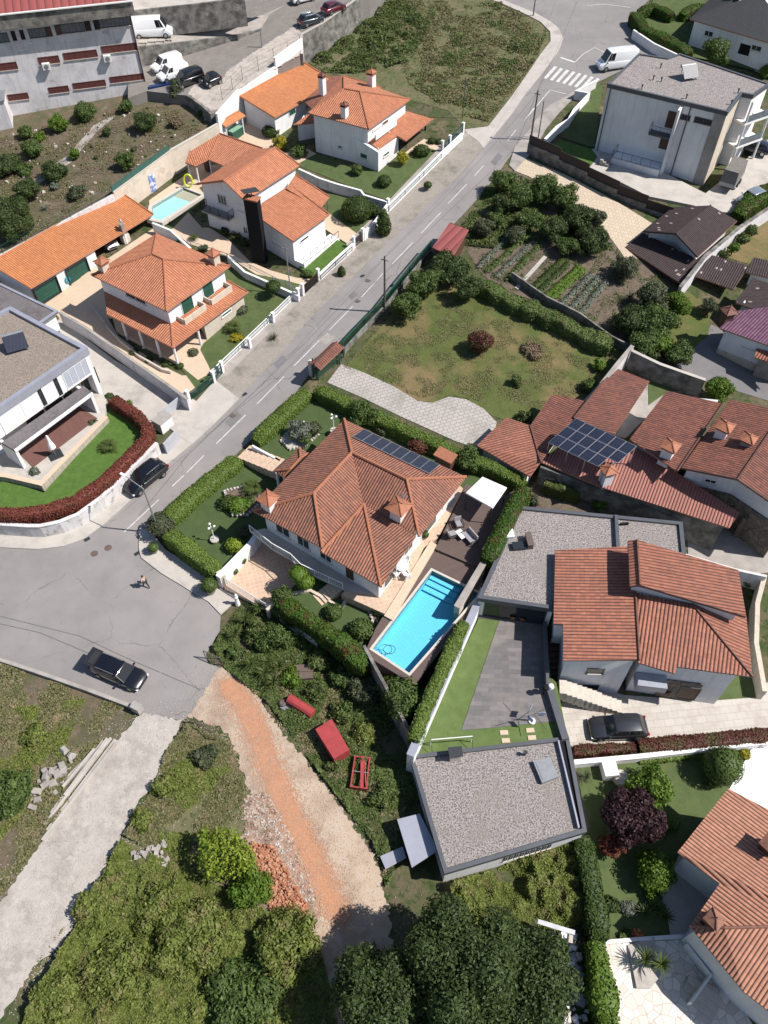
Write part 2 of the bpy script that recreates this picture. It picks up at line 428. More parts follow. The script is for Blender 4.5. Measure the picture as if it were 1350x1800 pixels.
M['grey_metal']=mat('grey_metal',(.32,.33,.35),(.26,.27,.29),2,.45,metal=.5);M['steel']=mat('steel',(.6,.6,.62),None,rough=.3,metal=.8)
M['asphalt']=mat('asphalt',(.248,.228,.222),(.203,.188,.184),.25,.9,c3=(.27,.248,.24),s3=.07,bmp=.25,bscale=9)
M['asphalt_dark']=mat('asphalt_dark',(.17,.16,.165),(.14,.13,.135),.35,.9,c3=(.2,.185,.18),s3=.1,bmp=.25,bscale=9)
M['concrete']=mat('concrete',(.36,.325,.30),(.28,.255,.235),.8,.9,c3=(.19,.175,.16),s3=.35,bmp=.15)
M['concrete_light']=mat('concrete_light',(.46,.42,.38),(.38,.35,.32),.6,.9,c3=(.3,.27,.25),s3=.3,lo3=.55,hi3=.75)
M['stained_concrete']=mat('stained_concrete',(.24,.225,.2),(.09,.085,.08),.9,.95,lo=.38,hi=.6,c3=(.35,.33,.3),s3=.6,lo3=.6,hi3=.72,bmp=.3)
M['line_paint']=mat('line_paint',(.62,.60,.59),(.38,.36,.355),3,.7,lo=.4,hi=.7)
def ground(name,cols,scales,bmp=.4,bs=8,rough=.95):
 if name in MATS:return MATS[name]
 m,nt,b=_new(name);pos=wpos(nt);col=cols[0]
 for (c,sc,lo,hi) in cols[1:]:
  col=mixc(nt,ramp(nt,noise(nt,pos,sc,7,.68),lo,hi),col,c)
 nt.links.new(col,b.inputs['Base Color']);b.inputs['Roughness'].default_value=rough;b.inputs['Specular IOR Level'].default_value=.15
 if bmp:bump(nt,b,noise(nt,pos,bs,5,.75),bmp,.12)
 MATS[name]=m; return m
M['wild_soil']=ground('wild_soil',[(.12,.10,.065),((.065,.082,.032),.35,.42,.58),((.19,.145,.09),.22,.53,.66),((.035,.06,.018),1.6,.5,.62),((.24,.2,.15),2.8,.62,.72)],0,.9,5)
M['dry_field']=ground('dry_field',[(.15,.14,.075),((.095,.11,.05),.5,.4,.65),((.18,.145,.095),.3,.5,.65),((.05,.07,.025),2.4,.52,.62)],0,.8,6)
M['hill_soil']=ground('hill_soil',[(.15,.115,.08),((.09,.09,.045),.45,.45,.6),((.24,.195,.155),.6,.55,.68),((.10,.09,.06),2.4,.48,.6),((.3,.26,.22),3.5,.64,.74)],0,.8,6)
M['lawn']=ground('lawn',[(.09,.118,.046),((.066,.09,.035),1.2,.4,.65),((.105,.125,.052),.5,.5,.7)],0,.35,25)
M['lawn_bright']=ground('lawn_bright',[(.085,.15,.032),((.06,.115,.026),1.5,.4,.65),((.115,.18,.045),5,.55,.7)],0,.4,25)
M['turf']=ground('turf',[(.066,.095,.036),((.052,.078,.03),.7,.4,.7),((.08,.108,.044),4,.5,.8)],0,.15,30)
M['patio_lawn']=ground('patio_lawn',[(.115,.16,.055),((.09,.13,.042),1.2,.4,.65),((.15,.19,.075),.8,.55,.75)],0,.3,25)
M['lot_grass']=ground('lot_grass',[(.10,.118,.038),((.075,.095,.028),.8,.45,.65),((.20,.145,.075),.13,.45,.60),((.085,.09,.035),3,.55,.72)],0,.7,7)
M['gravel_path']=ground('gravel_path',[(.43,.39,.355),((.34,.305,.28),.5,.45,.6),((.49,.45,.41),1.2,.5,.7),((.2,.18,.165),6,.62,.7)],0,.5,12)
M['pale_dirt']=ground('pale_dirt',[(.44,.345,.265),((.34,.25,.19),.4,.42,.6),((.46,.38,.31),1.0,.5,.7),((.22,.18,.15),4,.6,.7)],0,.6,9)
M['orange_dirt']=ground('orange_dirt',[(.49,.25,.145),((.42,.23,.15),.6,.4,.6),((.5,.27,.17),2.5,.5,.7)],0,.5,12)
M['rubble_soil']=ground('rubble_soil',[(.36,.24,.19),((.2,.14,.1),1.2,.45,.58),((.5,.4,.34),2.6,.52,.64)],0,1.0,7)
M['garden_soil']=ground('garden_soil',[(.16,.125,.095),((.11,.085,.065),1.5,.4,.6),((.2,.16,.12),4,.5,.7)],0,.8,10)
M['parking']=ground('parking',[(.215,.195,.18),((.17,.155,.145),.6,.4,.65),((.26,.24,.22),2.4,.5,.7)],0,.3,12)
M['dusty']=ground('dusty',[(.44,.39,.35),((.33,.29,.26),.9,.4,.6),((.5,.45,.41),2.4,.5,.7)],0,.3,12)
M['roof_gravel']=ground('roof_gravel',[(.345,.315,.30),((.13,.11,.11),9,.47,.56),((.44,.40,.39),8,.54,.66),((.25,.22,.2),.4,.5,.7)],0,.7,9)
M['roof_gravel_tan']=ground('roof_gravel_tan',[(.30,.25,.21),((.15,.125,.105),9,.47,.58),((.40,.335,.28),8,.54,.66),((.22,.18,.15),.4,.5,.7)],0,.7,9)
M['roof_gravel_dark']=ground('roof_gravel_dark',[(.15,.135,.14),((.11,.10,.105),.5,.45,.6),((.2,.18,.18),5,.52,.66)],0,.5,9)
M['cobble']=brick_mat('cobble',(.36,.32,.28),(.29,.255,.225),(.20,.18,.155),.26,.2,.02,rot=.6,var=.6,stain=(.14,.13,.1))
M['cream_tiles']=brick_mat('cream_tiles',(.58,.45,.33),(.54,.42,.31),(.46,.36,.27),.45,.45,.012,rot=.52,offset=0,var=.25)
M['pink_tiles']=brick_mat('pink_tiles',(.56,.40,.29),(.48,.33,.235),(.58,.47,.37),.4,.4,.03,rot=-.3,offset=0,var=.3)
M['lot_pavers']=brick_mat('lot_pavers',(.43,.39,.365),(.38,.35,.33),(.16,.15,.13),.62,.42,.03,rot=-.32,var=.3,stain=(.24,.23,.19))
M['cream_pavers']=brick_mat('cream_pavers',(.55,.45,.34),(.49,.4,.3),(.36,.29,.22),.45,.6,.03,rot=.35,var=.3)
M['drive_slabs']=brick_mat('drive_slabs',(.50,.46,.42),(.44,.4,.36),(.34,.3,.27),.9,.6,.02,rot=-.12,var=.4,stain=(.34,.29,.25))
M['slate_tiles']=brick_mat('slate_tiles',(.205,.185,.18),(.135,.125,.125),(.12,.105,.105),1.2,.4,.008,rot=0.02,var=.9,stain=(.21,.185,.175))
M['deck']=brick_mat('deck',(.125,.085,.075),(.105,.072,.064),(.04,.03,.028),3.0,.14,.008,rot=-.55,var=.3)
M['red_deck']=brick_mat('red_deck',(.17,.08,.065),(.14,.066,.055),(.07,.035,.03),2.4,.14,.008,rot=.95,var=.3)
M['stone_wall']=brick_mat('stone_wall',(.50,.44,.36),(.38,.33,.27),(.3,.27,.23),.35,.16,.02,uvm=False,var=.5)
M['beige_clad']=mat('beige_clad',(.56,.49,.40),(.47,.41,.34),1.5,.85)
def crazy_mat(name,c1,c2,joint,sc):
 m,nt,b=_new(name);pos=wpos(nt);v=nt.nodes.new('ShaderNodeTexVoronoi');v.feature='DISTANCE_TO_EDGE';v.inputs['Scale'].default_value=sc;nt.links.new(pos,v.inputs['Vector'])
 v2=nt.nodes.new('ShaderNodeTexVoronoi');v2.inputs['Scale'].default_value=sc;nt.links.new(pos,v2.inputs['Vector'])
 sx=nt.nodes.new('ShaderNodeSeparateColor');nt.links.new(v2.outputs['Color'],sx.inputs[0])
 col=mixc(nt,sx.outputs[0],c1,c2);e=math_(nt,'LESS_THAN',v.outputs['Distance'],.035)
 nt.links.new(mixc(nt,e,col,joint),b.inputs['Base Color']);b.inputs['Roughness'].default_value=.8;MATS[name]=m; return m
M['crazy_paving']=crazy_mat('crazy_paving',(.72,.66,.60),(.52,.46,.41),(.42,.35,.3),1.6)
M['cream_wall']=crazy_mat('cream_wall',(.62,.54,.45),(.5,.43,.35),(.56,.49,.42),1.4)
M['rubble_wall']=crazy_mat('rubble_wall',(.2,.17,.14),(.12,.1,.085),(.05,.045,.04),1.7)
M['streaked']=mat('streaked',(.62,.6,.6),(.5,.48,.47),.5,.9,c3=(.26,.23,.21),s3=1.1,lo3=.55,hi3=.68);M['rust']=mat('rust',(.13,.09,.075),(.1,.07,.06),4,.8);M['solar']=brick_mat('solar',(.012,.016,.04),(.010,.013,.032),(.05,.055,.075),.32,.16,.008,rough=.45,offset=0,var=0)
M['tile_orange']=tile_mat('tile_orange',(.53,.205,.105),(.41,.155,.08),lich_shade=(.17,.07,.045),lw=.28,chan=.5,pu=.28,pv=.42)
M['tile_orange_new']=tile_mat('tile_orange_new',(.60,.235,.09),(.50,.185,.075),lich_shade=(.2,.08,.045),lw=.22,chan=.42,pu=.26,pv=.42)
M['tile_central']=tile_mat('tile_central',(.36,.145,.088),(.24,.097,.064),lich_shade=(.085,.05,.04),lw=.5,chan=.8,pu=.25,pv=.38,lo=.38,hi=.66)
M['tile_modern']=tile_mat('tile_modern',(.375,.145,.09),(.28,.104,.068),lich_shade=(.075,.038,.03),lw=.45,chan=.8,pu=.30,pv=.38)
M['tile_red_old']=tile_mat('tile_red_old',(.25,.088,.056),(.145,.052,.038),lich_shade=(.06,.032,.027),lw=.6,chan=.8,pu=.28,pv=.38)
M['tile_dark']=tile_mat('tile_dark',(.055,.03,.03),(.032,.02,.022),lich_shade=(.02,.014,.015),lw=.5,chan=.5,pu=.26,pv=.36,fleck=.015)
M['tile_black']=tile_mat('tile_black',(.025,.025,.03),(.018,.018,.022),lich_shade=(.01,.01,.012),lw=.2,chan=.3,pu=.3,pv=.4)
M['tile_gloss']=tile_mat('tile_gloss',(.2,.10,.15),(.14,.06,.10),lich_shade=(.04,.02,.03),lw=.3,chan=.4,pu=.3,pv=.4,gloss=.18)
M['tile_br']=tile_mat('tile_br',(.45,.21,.135),(.36,.165,.105),lich_shade=(.12,.055,.042),lw=.3,chan=.7,pu=.27,pv=.40)
M['sheet_red']=tile_mat('sheet_red',(.33,.135,.105),(.29,.12,.095),lich_shade=(.16,.065,.05),lw=.35,chan=.3,pu=.28,pv=6.0)
M['sheet_maroon']=tile_mat('sheet_maroon',(.26,.065,.06),(.24,.06,.055),lich_shade=(.10,.03,.03),lw=.2,chan=.3,pu=1.0,pv=9.0)
# leaves
M['bark']=mat('bark',(.12,.09,.065),(.07,.055,.04),6,.95,bmp=.5)
LM={'dark':leaf_mat('lf_dark',(.034,.056,.018),(.085,.115,.036),(.055,.08,.025)),'mid':leaf_mat('lf_mid',(.05,.084,.022),(.12,.165,.045),(.08,.115,.03)),'bright':leaf_mat('lf_bright',(.07,.13,.015),(.14,.21,.03),(.09,.16,.02)),'lime':leaf_mat('lf_lime',(.14,.20,.02),(.26,.32,.04),(.16,.24,.03)),'yellow':leaf_mat('lf_yellow',(.22,.21,.02),(.38,.33,.03)),'olive':leaf_mat('lf_olive',(.055,.07,.035),(.115,.13,.07)),'clip':leaf_mat('lf_clip',(.035,.062,.015),(.075,.105,.024)),'hedge':leaf_mat('lf_hedge',(.085,.135,.025),(.18,.24,.05),(.11,.15,.03)),'hedge_dark':leaf_mat('lf_hedge_dark',(.035,.075,.012),(.09,.15,.022),(.09,.055,.02)),'red':leaf_mat('lf_red',(.12,.035,.026),(.24,.07,.048),(.10,.045,.025)),'brownred':leaf_mat('lf_brownred',(.085,.03,.022),(.15,.065,.04),(.09,.085,.03)),'purple':leaf_mat('lf_purple',(.022,.010,.013),(.075,.035,.042)),'dry':leaf_mat('lf_dry',(.14,.105,.065),(.26,.20,.13)),'weed':leaf_mat('lf_weed',(.11,.12,.05),(.23,.215,.10),(.27,.22,.13)),'ivy':leaf_mat('lf_ivy',(.055,.088,.024),(.135,.175,.05),(.115,.125,.05)),'grey':leaf_mat('lf_grey',(.10,.12,.09),(.2,.22,.17)),'palm':leaf_mat('lf_palm',(.04,.065,.016),(.12,.15,.04)),'flower':leaf_mat('lf_flower',(.5,.12,.06),(.65,.3,.12)),}
# ---- foliage
def leaf_mesh(name,pos,nrm,size,seed=0,aspect=1.7,core=None):
 rs=np.random.RandomState(seed);n=len(pos)
 nrm=nrm+rs.normal(0,.55,(n,3));nrm/=np.linalg.norm(nrm,axis=1)[:,None]+1e-9
 t=rs.normal(0,1,(n,3));t-=(t*nrm).sum(1)[:,None]*nrm;t/=np.linalg.norm(t,axis=1)[:,None]+1e-9
 b=np.cross(nrm,t);s=(size*rs.uniform(.6,1.35,n))[:,None]
 a=t*s*aspect/2;c=b*s/2
 v=np.stack([pos-a,pos+c*.9,pos+a,pos-c*.9],1).reshape(-1,3)
 f=np.arange(4*n).reshape(n,4)
 if core is not None:
  cv,cf=core;cf=cf+len(v)
  allv=np.vstack([v,cv])
 else:allv=v;cf=np.zeros((0,4),int)
 me=bpy.data.meshes.new(name);nf=n+len(cf)
 me.vertices.add(len(allv));me.vertices.foreach_set('co',allv.astype('f').ravel())
 me.loops.add(nf*4);me.loops.foreach_set('vertex_index',np.vstack([f,cf]).astype('i').ravel())
 me.polygons.add(nf);me.polygons.foreach_set('loop_start',np.arange(0,nf*4,4).astype('i'))
 me.update(calc_edges=True);me.validate(); return me
def quad_sphere(c,r,n=8,seed=0,rough=.12):
 rs=np.random.RandomState(seed);vs=[]
 for j in range(n+1):
  ph=math.pi*j/n
  for i in range(2*n):
   th=math.pi*i/n;k=1+rs.uniform(-rough,rough)
   vs.append((c[0]+r[0]*k*math.sin(ph)*math.cos(th),c[1]+r[1]*k*math.sin(ph)*math.sin(th),c[2]-r[2]*k*math.cos(ph)))
 fs=[(j*2*n+i,j*2*n+(i+1)%(2*n),(j+1)*2*n+(i+1)%(2*n),(j+1)*2*n+i) for j in range(n) for i in range(2*n)]
 return np.array(vs),np.array(fs)
def crown_lobes(r,h,z0,n,seed,spread=.62,k=.48):
 """uneven clumps filling a crown of radius r from z0 to z0+h"""
 rnd=random.Random(seed);L=[((0,0,z0+h*.5),(r*.66,r*.66,h*.44))]
 for i in range(n):
  t=2.4*i+rnd.uniform(-.5,.5);q=rnd.uniform(.35,1);rr=r*spread*q;zz=z0+h*rnd.uniform(.28,.82)-(q>.8)*h*.08
  s=r*k*rnd.uniform(.65,1.15);L.append(((rr*math.cos(t),rr*math.sin(t),zz),(s,s,s*.8*min(1.2,h/(2*r)+.3))))
 return L
def crown_mesh(name,lobes,leaf,dens,seed,core=True,shell=.72):
 rs=np.random.RandomState(seed);PP=[];NN=[];cv=[];cf=[];off=0
 for j,(c,r) in enumerate(lobes):
  a=4*math.pi*((r[0]*r[1]+r[1]*r[2]+r[0]*r[2])/3);n=max(30,int(a*dens/(leaf*leaf)))
  d=rs.normal(0,1,(n,3));d/=np.linalg.norm(d,axis=1)[:,None];q=(shell+(1.08-shell)*rs.uniform(0,1,n)**.7)[:,None]
  p=d*q*np.array(r)+np.array(c)
  keep=np.ones(n,bool)
  for i,(c2,r2) in enumerate(lobes):
   if i!=j:keep&=(((p-np.array(c2))/np.array(r2))**2).sum(1)>.5
  keep&=p[:,2]>.03
  PP.append(p[keep]);NN.append(d[keep])
  if core:
   v,f=quad_sphere(c,[x*(shell-.04) for x in r],5,seed+j);cv.append(v);cf.append(f+off);off+=len(v)
 cr=(np.vstack(cv),np.vstack(cf)) if core else None
 return leaf_mesh(name,np.vstack(PP),np.vstack(NN),leaf,seed,core=cr)
CACHE={}
def get_crown(kind,r,h,trunk,leafm,seed,leaf):
 key=(kind,round(r,1),round(h,1),round(trunk,1),leafm,seed%3,leaf)
 if key in CACHE:return CACHE[key]
 if kind=='ball':lobes=[((0,0,trunk+h/2),(r,r,h/2))];me=crown_mesh('crown',lobes,leaf,1.5,seed,shell=.90)
 elif kind=='cone':lobes=[((0,0,trunk+h*.3),(r,r,h*.32)),((0,0,trunk+h*.55),(r*.8,r*.8,h*.3)),((0,0,trunk+h*.78),(r*.5,r*.5,h*.22))];me=crown_mesh('crown',lobes,leaf,1.4,seed,shell=.86)
 elif kind=='airy':lobes=crown_lobes(r,h,trunk,9,seed,.68,.36);me=crown_mesh('crown',lobes,leaf,1.1,seed,core=False,shell=.25)
 else:
  nl=7 if r<1 else (13 if r<2.5 else 38);lobes=crown_lobes(r,h,trunk,nl,seed,.70 if r<2.5 else .74,.38 if r<2.5 else .31);me=crown_mesh('crown',lobes,leaf,1.15,seed,shell=.66)
 me.materials.append(LM[leafm]);CACHE[key]=me; return me
NPL=0
def plant(kind,px,py,r,h,label,leafm='mid',cat='bush',name='bush',group=None,trunk=0.0,surf=None,leaf=None,at=None,base=None,up=.5,z=None,extra=None):
 """pixel marks the middle of the crown"""
 global NPL;NPL+=1;f=surf or T
 q=Vector(at) if at else P(px,py,trunk+h*up,f)
 gz=(f(q.x,q.y) if z is None else z)
 if z is not None and not at:q=A(px,py,z+trunk+h*up)
 leaf=leaf or (.09 if r<.8 else .13 if r<2 else .15 if r<3 else .13)
 t=thing(name,label,cat,(q.x,q.y,gz-.02),group,rz=0)
 me=get_crown(kind,r,h,trunk,leafm,NPL*7,leaf)
 c=bpy.data.objects.new('crown',me);S.collection.objects.link(c);c.parent=t;c.rotation_euler=(0,0,NPL*1.7)
 kk=(kind,round(r,1),round(trunk+h,1))
 if ('tr',kk) not in CACHE:
  mb=MB();tr=max(.03,r*.07);rnd=random.Random(NPL);ht=trunk+h*.55
  mb.tube((0,0,-.1),(0,0,trunk+h*.25),tr*1.3,tr,n=7)
  mb.tube((0,0,trunk+h*.25),(.05*r,0,ht),tr,tr*.6,n=6)
  for i in range(5):
   a=i*1.26+rnd.uniform(-.3,.3);mb.tube((0,0,trunk*.8+h*.15),(r*.55*math.cos(a),r*.55*math.sin(a),trunk+h*rnd.uniform(.4,.65)),tr*.7,tr*.25,n=5)
  m2=mb.mesh('trunk');m2.materials.append(M['bark']);CACHE[('tr',kk)]=m2
 tk=bpy.data.objects.new('trunk',CACHE[('tr',kk)]);S.collection.objects.link(tk);tk.parent=t
 return t
def frond_mesh(name,n,L,seed,droop=.6,width=.16,leafm='palm',heads=((0,0,0),),spiky=False):
 rs=np.random.RandomState(seed);mb=MB()
 for hd in heads:
  for i in range(n):
   a=2.4*i+rs.uniform(-.2,.2);el=rs.uniform(.1,1.25) if spiky else rs.uniform(.25,1.2);l=L*rs.uniform(.75,1.1);pts=[]
   for k in range(5):
    t=k/4;rr=l*t*math.cos(el)*(1 if spiky else 1.05);zz=l*t*math.sin(el)-droop*l*t*t*(.35 if spiky else 1);pts.append((rr,zz))
   ca,sa=math.cos(a),math.sin(a)
   if spiky:
    for k in range(4):
     w0=width*(1-k/4)**.7;w1=width*(1-(k+1)/4)**.7+.004
     (r0,z0),(r1,z1)=pts[k],pts[k+1]
     mb.add([(hd[0]+r0*ca-w0*sa/2,hd[1]+r0*sa+w0*ca/2,hd[2]+z0),(hd[0]+r0*ca+w0*sa/2,hd[1]+r0*sa-w0*ca/2,hd[2]+z0),(hd[0]+r1*ca+w1*sa/2,hd[1]+r1*sa-w1*ca/2,hd[2]+z1),(hd[0]+r1*ca-w1*sa/2,hd[1]+r1*sa+w1*ca/2,hd[2]+z1)],[(0,1,2,3)])
   else:
    m=14
    for k in range(1,m):
     t=k/m;j=min(3,int(t*4));tt=t*4-j;r0=pts[j][0]*(1-tt)+pts[j+1][0]*tt;z0=pts[j][1]*(1-tt)+pts[j+1][1]*tt
     ll=width*1.6*math.sin(math.pi*(t*.85+.12))
     for sd_ in (-1,1):
      bx,by,bz=hd[0]+r0*ca,hd[1]+r0*sa,hd[2]+z0;tx=bx+ca*ll*.6-sd_*sa*ll;ty=by+sa*ll*.6+sd_*ca*ll;w=l*.045
      mb.add([(bx-ca*w/2,by-sa*w/2,bz),(bx+ca*w/2,by+sa*w/2,bz),(tx,ty,bz-ll*.25)],[(0,1,2)])
 me=mb.mesh(name);me.materials.append(LM[leafm]); return me
def palm(px,py,L,label,name='palm',cat='palm',trunk=.4,spiky=False,n=34,leafm='palm',heads=None,surf=None,z=None,group=None,seed=3,width=None,at=None):
 f=surf or T;q=(Vector(at) if at else (P(px,py,trunk+L*.2,f) if z is None else A(px,py,z+trunk+L*.2)));gz=f(q.x,q.y) if z is None else z
 t=thing(name,label,cat,(q.x,q.y,gz-.02),group);heads=heads or [(0,0,trunk)]
 me=frond_mesh('fronds',n,L,seed,width=width or (.07*L if spiky else .16*L),leafm=leafm,heads=heads,spiky=spiky,droop=.5)
 c=bpy.data.objects.new('fronds',me);S.collection.objects.link(c);c.parent=t
 mb=MB()
 for hd in heads:mb.tube((hd[0]*.3,hd[1]*.3,-.1),(hd[0],hd[1],hd[2]+.03),.08+L*.06,.06+L*.04,n=8)
 m2=mb.mesh('trunk');m2.materials.append(M['bark']);o=bpy.data.objects.new('trunk',m2);S.collection.objects.link(o);o.parent=t
 return t
def hedge(name,pts,wdt,h,label,leafm='hedge',leaf=.11,dens=1.5,base=0.0,seed=1,wob=.1,surf=None,cat='hedge',group=None,hs=None,world=True):
 """clipped hedge along world points, leaves over a solid core"""
 f=surf or T;pts=[Vector((p[0],p[1])) for p in pts];rs=np.random.RandomState(seed);rnd=random.Random(seed)
 full=[]
 for a,b in zip(pts,pts[1:]):
  L=(b-a).length;k=max(1,int(L/.7));full+=[a.lerp(b,j/k) for j in range(k)]
 full.append(pts[-1]);n=len(full);nr=[]
 for i in range(n):
  d=Vector((0,0))
  if i:d+=(full[i]-full[i-1]).normalized()
  if i<n-1:d+=(full[i+1]-full[i]).normalized()
  d.normalize();nr.append(Vector((-d.y,d.x)))
 prof=[(-1,0),(-1,.5),(-.93,.93),(-.5,1),(.5,1),(.93,.93),(1,.5),(1,0)]
 ring=[]
 for i,p in enumerate(full):
  z=f(p.x,p.y)+base;ww=wdt/2*(1+rnd.uniform(-wob,wob));hh=h*(1+rnd.uniform(-wob,wob)*.5);endk=.8 if i in (0,n-1) else 1
  ring.append([Vector((p.x+nr[i].x*ww*a*endk,p.y+nr[i].y*ww*a*endk,z+hh*b*(endk if b>.6 else 1))) for a,b in prof])
 k=len(prof);cv=[];cf=[]
 for i,rg in enumerate(ring):
  c=Vector((full[i].x,full[i].y,0))
  for q in rg:e=q-Vector((c.x,c.y,rg[0].z+h*.5));l=e.length;cv.append(Vector((c.x,c.y,rg[0].z+h*.5))+e*max(.2,(l-leaf*.5)/l))
 for i in range(n-1):
  for j in range(k-1):cf.append((i*k+j,i*k+j+1,(i+1)*k+j+1,(i+1)*k+j))
 cf+=[(0,1,6,7),(1,2,5,6),(2,3,4,5)];o_=(n-1)*k;cf+=[(o_+7,o_+6,o_+1,o_),(o_+6,o_+5,o_+2,o_+1),(o_+5,o_+4,o_+3,o_+2)]
 PP=[];NN=[]
 def scatter(a,b,c,d):
  ar=((b-a).cross(c-a).length+(c-a).cross(d-a).length)/2;m=int(ar*dens/(leaf*leaf)+rnd.random());nn=(b-a).cross(d-a)
  if nn.length<1e-6 or m<=0:return
  nn.normalize();u=rs.uniform(0,1,(m,1));v=rs.uniform(0,1,(m,1));A_,B_,C_,D_=(np.array(x) for x in (a,b,c,d))
  pnt=(A_*(1-u)*(1-v)+B_*u*(1-v)+C_*u*v+D_*(1-u)*v);off=rs.uniform(-.5,.55,(m,1))*leaf
  PP.append(pnt+np.array(nn)*off);NN.append(np.tile(np.array(nn),(m,1)))
 for i in range(n-1):
  for j in range(k-1):scatter(ring[i][j],ring[i+1][j],ring[i+1][j+1],ring[i][j+1])
 scatter(ring[0][0],ring[0][1],ring[0][6],ring[0][7]);scatter(ring[0][1],ring[0][2],ring[0][5],ring[0][6])
 scatter(ring[-1][7],ring[-1][6],ring[-1][1],ring[-1][0]);scatter(ring[-1][6],ring[-1][5],ring[-1][2],ring[-1][1])
 o=Vector((full[0].x,full[0].y,f(full[0].x,full[0].y)));oa=np.array(o)
 me=leaf_mesh(name,np.vstack(PP)-oa,np.vstack(NN),leaf,seed,aspect=1.5,core=(np.array([tuple(q) for q in cv])-oa,np.array(cf)))
 ob=link_mesh(name,me,LM[leafm],None,o); return tag(ob,label,cat,group)
def inpoly(x,y,poly):
 c=False;j=len(poly)-1
 for i in range(len(poly)):
  if (poly[i][1]>y)!=(poly[j][1]>y) and x<(poly[j][0]-poly[i][0])*(y-poly[i][1])/(poly[j][1]-poly[i][1])+poly[i][0]:c=not c
  j=i
 return c
from mathutils import noise as mnoise
def cover(name,pix,hmax,n,leafm,leaf,seed,label,cat='ground cover',surf=None,sc=.35,lo=-.1,base=0.0,lift=.0,minh=.05):
 """ground cover: uneven mounds of leaves over the terrain inside a polygon"""
 f=surf or T;poly=[tuple(P(x,y,0,f).xy) for x,y in pix];rs=np.random.RandomState(seed)
 xs=[p[0] for p in poly];ys=[p[1] for p in poly];PP=[];NN=[];cnt=0;tries=0
 while cnt<n and tries<n*6:
  tries+=1;x=rs.uniform(min(xs),max(xs));y=rs.uniform(min(ys),max(ys))
  if not inpoly(x,y,poly):continue
  v=mnoise.fractal(Vector((x*sc+seed,y*sc,seed*.37)),1.0,2.0,3)
  if v<lo+rs.uniform(-.12,.12):continue
  hh=minh+hmax*min(1.0,max(0.0,(v-lo)/.9));g=mnoise.noise(Vector((x*1.7,y*1.7,3.1)))
  hh*=1+.5*g;z=f(x,y)+hh*rs.uniform(.25 if rs.rand()<.4 else .8,1.05)+lift
  PP.append((x,y,z));NN.append((rs.normal(0,.3),rs.normal(0,.3),1));cnt+=1
 o=Vector((poly[0][0],poly[0][1],f(*poly[0])));PP=np.array(PP)-np.array(o)
 me=leaf_mesh(name,PP,np.array(NN),leaf,seed,aspect=1.8)
 ob=link_mesh(name,me,LM[leafm],None,o); return tag(ob,label,cat,None,'stuff')
def rock_pile(name,px,n,size,m,label,cat,seed,surf=None,kind='stuff',hmax=.3):
 f=surf or T;poly=[tuple(P(x,y,0,f).xy) for x,y in px];rnd=random.Random(seed);mb=MB();xs=[p[0] for p in poly];ys=[p[1] for p in poly];c=0;g=0
 while c<n and g<n*30:
  g+=1;x=rnd.uniform(min(xs),max(xs));y=rnd.uniform(min(ys),max(ys))
  if not inpoly(x,y,poly):continue
  s=size*rnd.uniform(.4,1.4);mb.box((x,y,f(x,y)+s*.2+rnd.uniform(0,hmax)),(s,s*rnd.uniform(.5,1),s*rnd.uniform(.3,.8)),rnd.uniform(0,3.1),rnd.randrange(len(m)) if isinstance(m,list) else 0,taper=rnd.uniform(.5,.9),rx=rnd.uniform(-.4,.4));c+=1
 o=mb.build(name,m); return tag(o,label,cat,None,kind)
 # ---- terrain and ground sheets
def TG(x,y):return T(x,y)+2.8
def TK(x,y):return T(x,y)+4.2
def T2(x,y):return TK(x,y)+3.2*min(1,max(0,(-18.5-x)/20))
def T3(x,y):return TK(x,y)+5.6
def build_terrain():
 xs=[-400,-300,-220,-160,-120]+[-100+2.0*i for i in range(101)]+[120,160,220,300,400]
 ys=[-150,-80,-40]+[-20+2.0*i for i in range(106)]+[210,240,300,400,600]
 mb=MB();n=len(xs);vs=[(x,y,T(x,y)) for y in ys for x in xs]
 fs=[(j*n+i,j*n+i+1,(j+1)*n+i+1,(j+1)*n+i) for j in range(len(ys)-1) for i in range(n-1)]
 mb.add(vs,fs);o=mb.build('ground',M['wild_soil'],smooth=True);o['kind']='structure'
build_terrain()
road_poly=[(0,962),(67,965),(110,960),(147,947),(187,917),(220,887),(300,810),(337,780),(370,750),(420,700),(443,673),(500,613),(540,563),(587,517),(640,467),(683,423),(733,378),(762,348),(800,315),(850,260),(900,199),(920,169),(957,123),(983,87),(990,67),(983,50),(967,37),(940,22),(905,8),(860,-4),(830,-30),(1400,-60),(1150,-8),(1113,25),(1113,50),(1116,66),(1160,95),(1110,115),(1060,140),(1010,160),(990,172),(967,187),(943,220),(920,250),(905,263),(870,312),(830,360),(757,437),(683,513),(603,597),(545,655),(520,690),(432,782),(330,880),(262,935),(245,958),(248,980),(283,1007),(367,1058),(388,1080),(386,1110),(362,1150),(365,1165),(396,1178),(392,1214),(361,1233),(321,1267),(249,1254),(235,1240),(61,1179),(0,1159),(-150,1100),(-150,962)]
sheet('road',road_poly,.03,M['asphalt'])
# darker strip of resurfaced asphalt down the street
sheet('road_lane',[(262,935),(300,880),(432,752),(545,640),(683,500),(757,425),(830,345),(905,255),(960,180),(1000,110),(1010,60),(960,20),(985,10),(1035,50),(1040,100),(990,172),(943,220),(905,263),(870,312),(830,360),(757,437),(683,513),(603,597),(545,655),(432,782),(330,880)][::1],.034,M['asphalt_dark']) if False else None
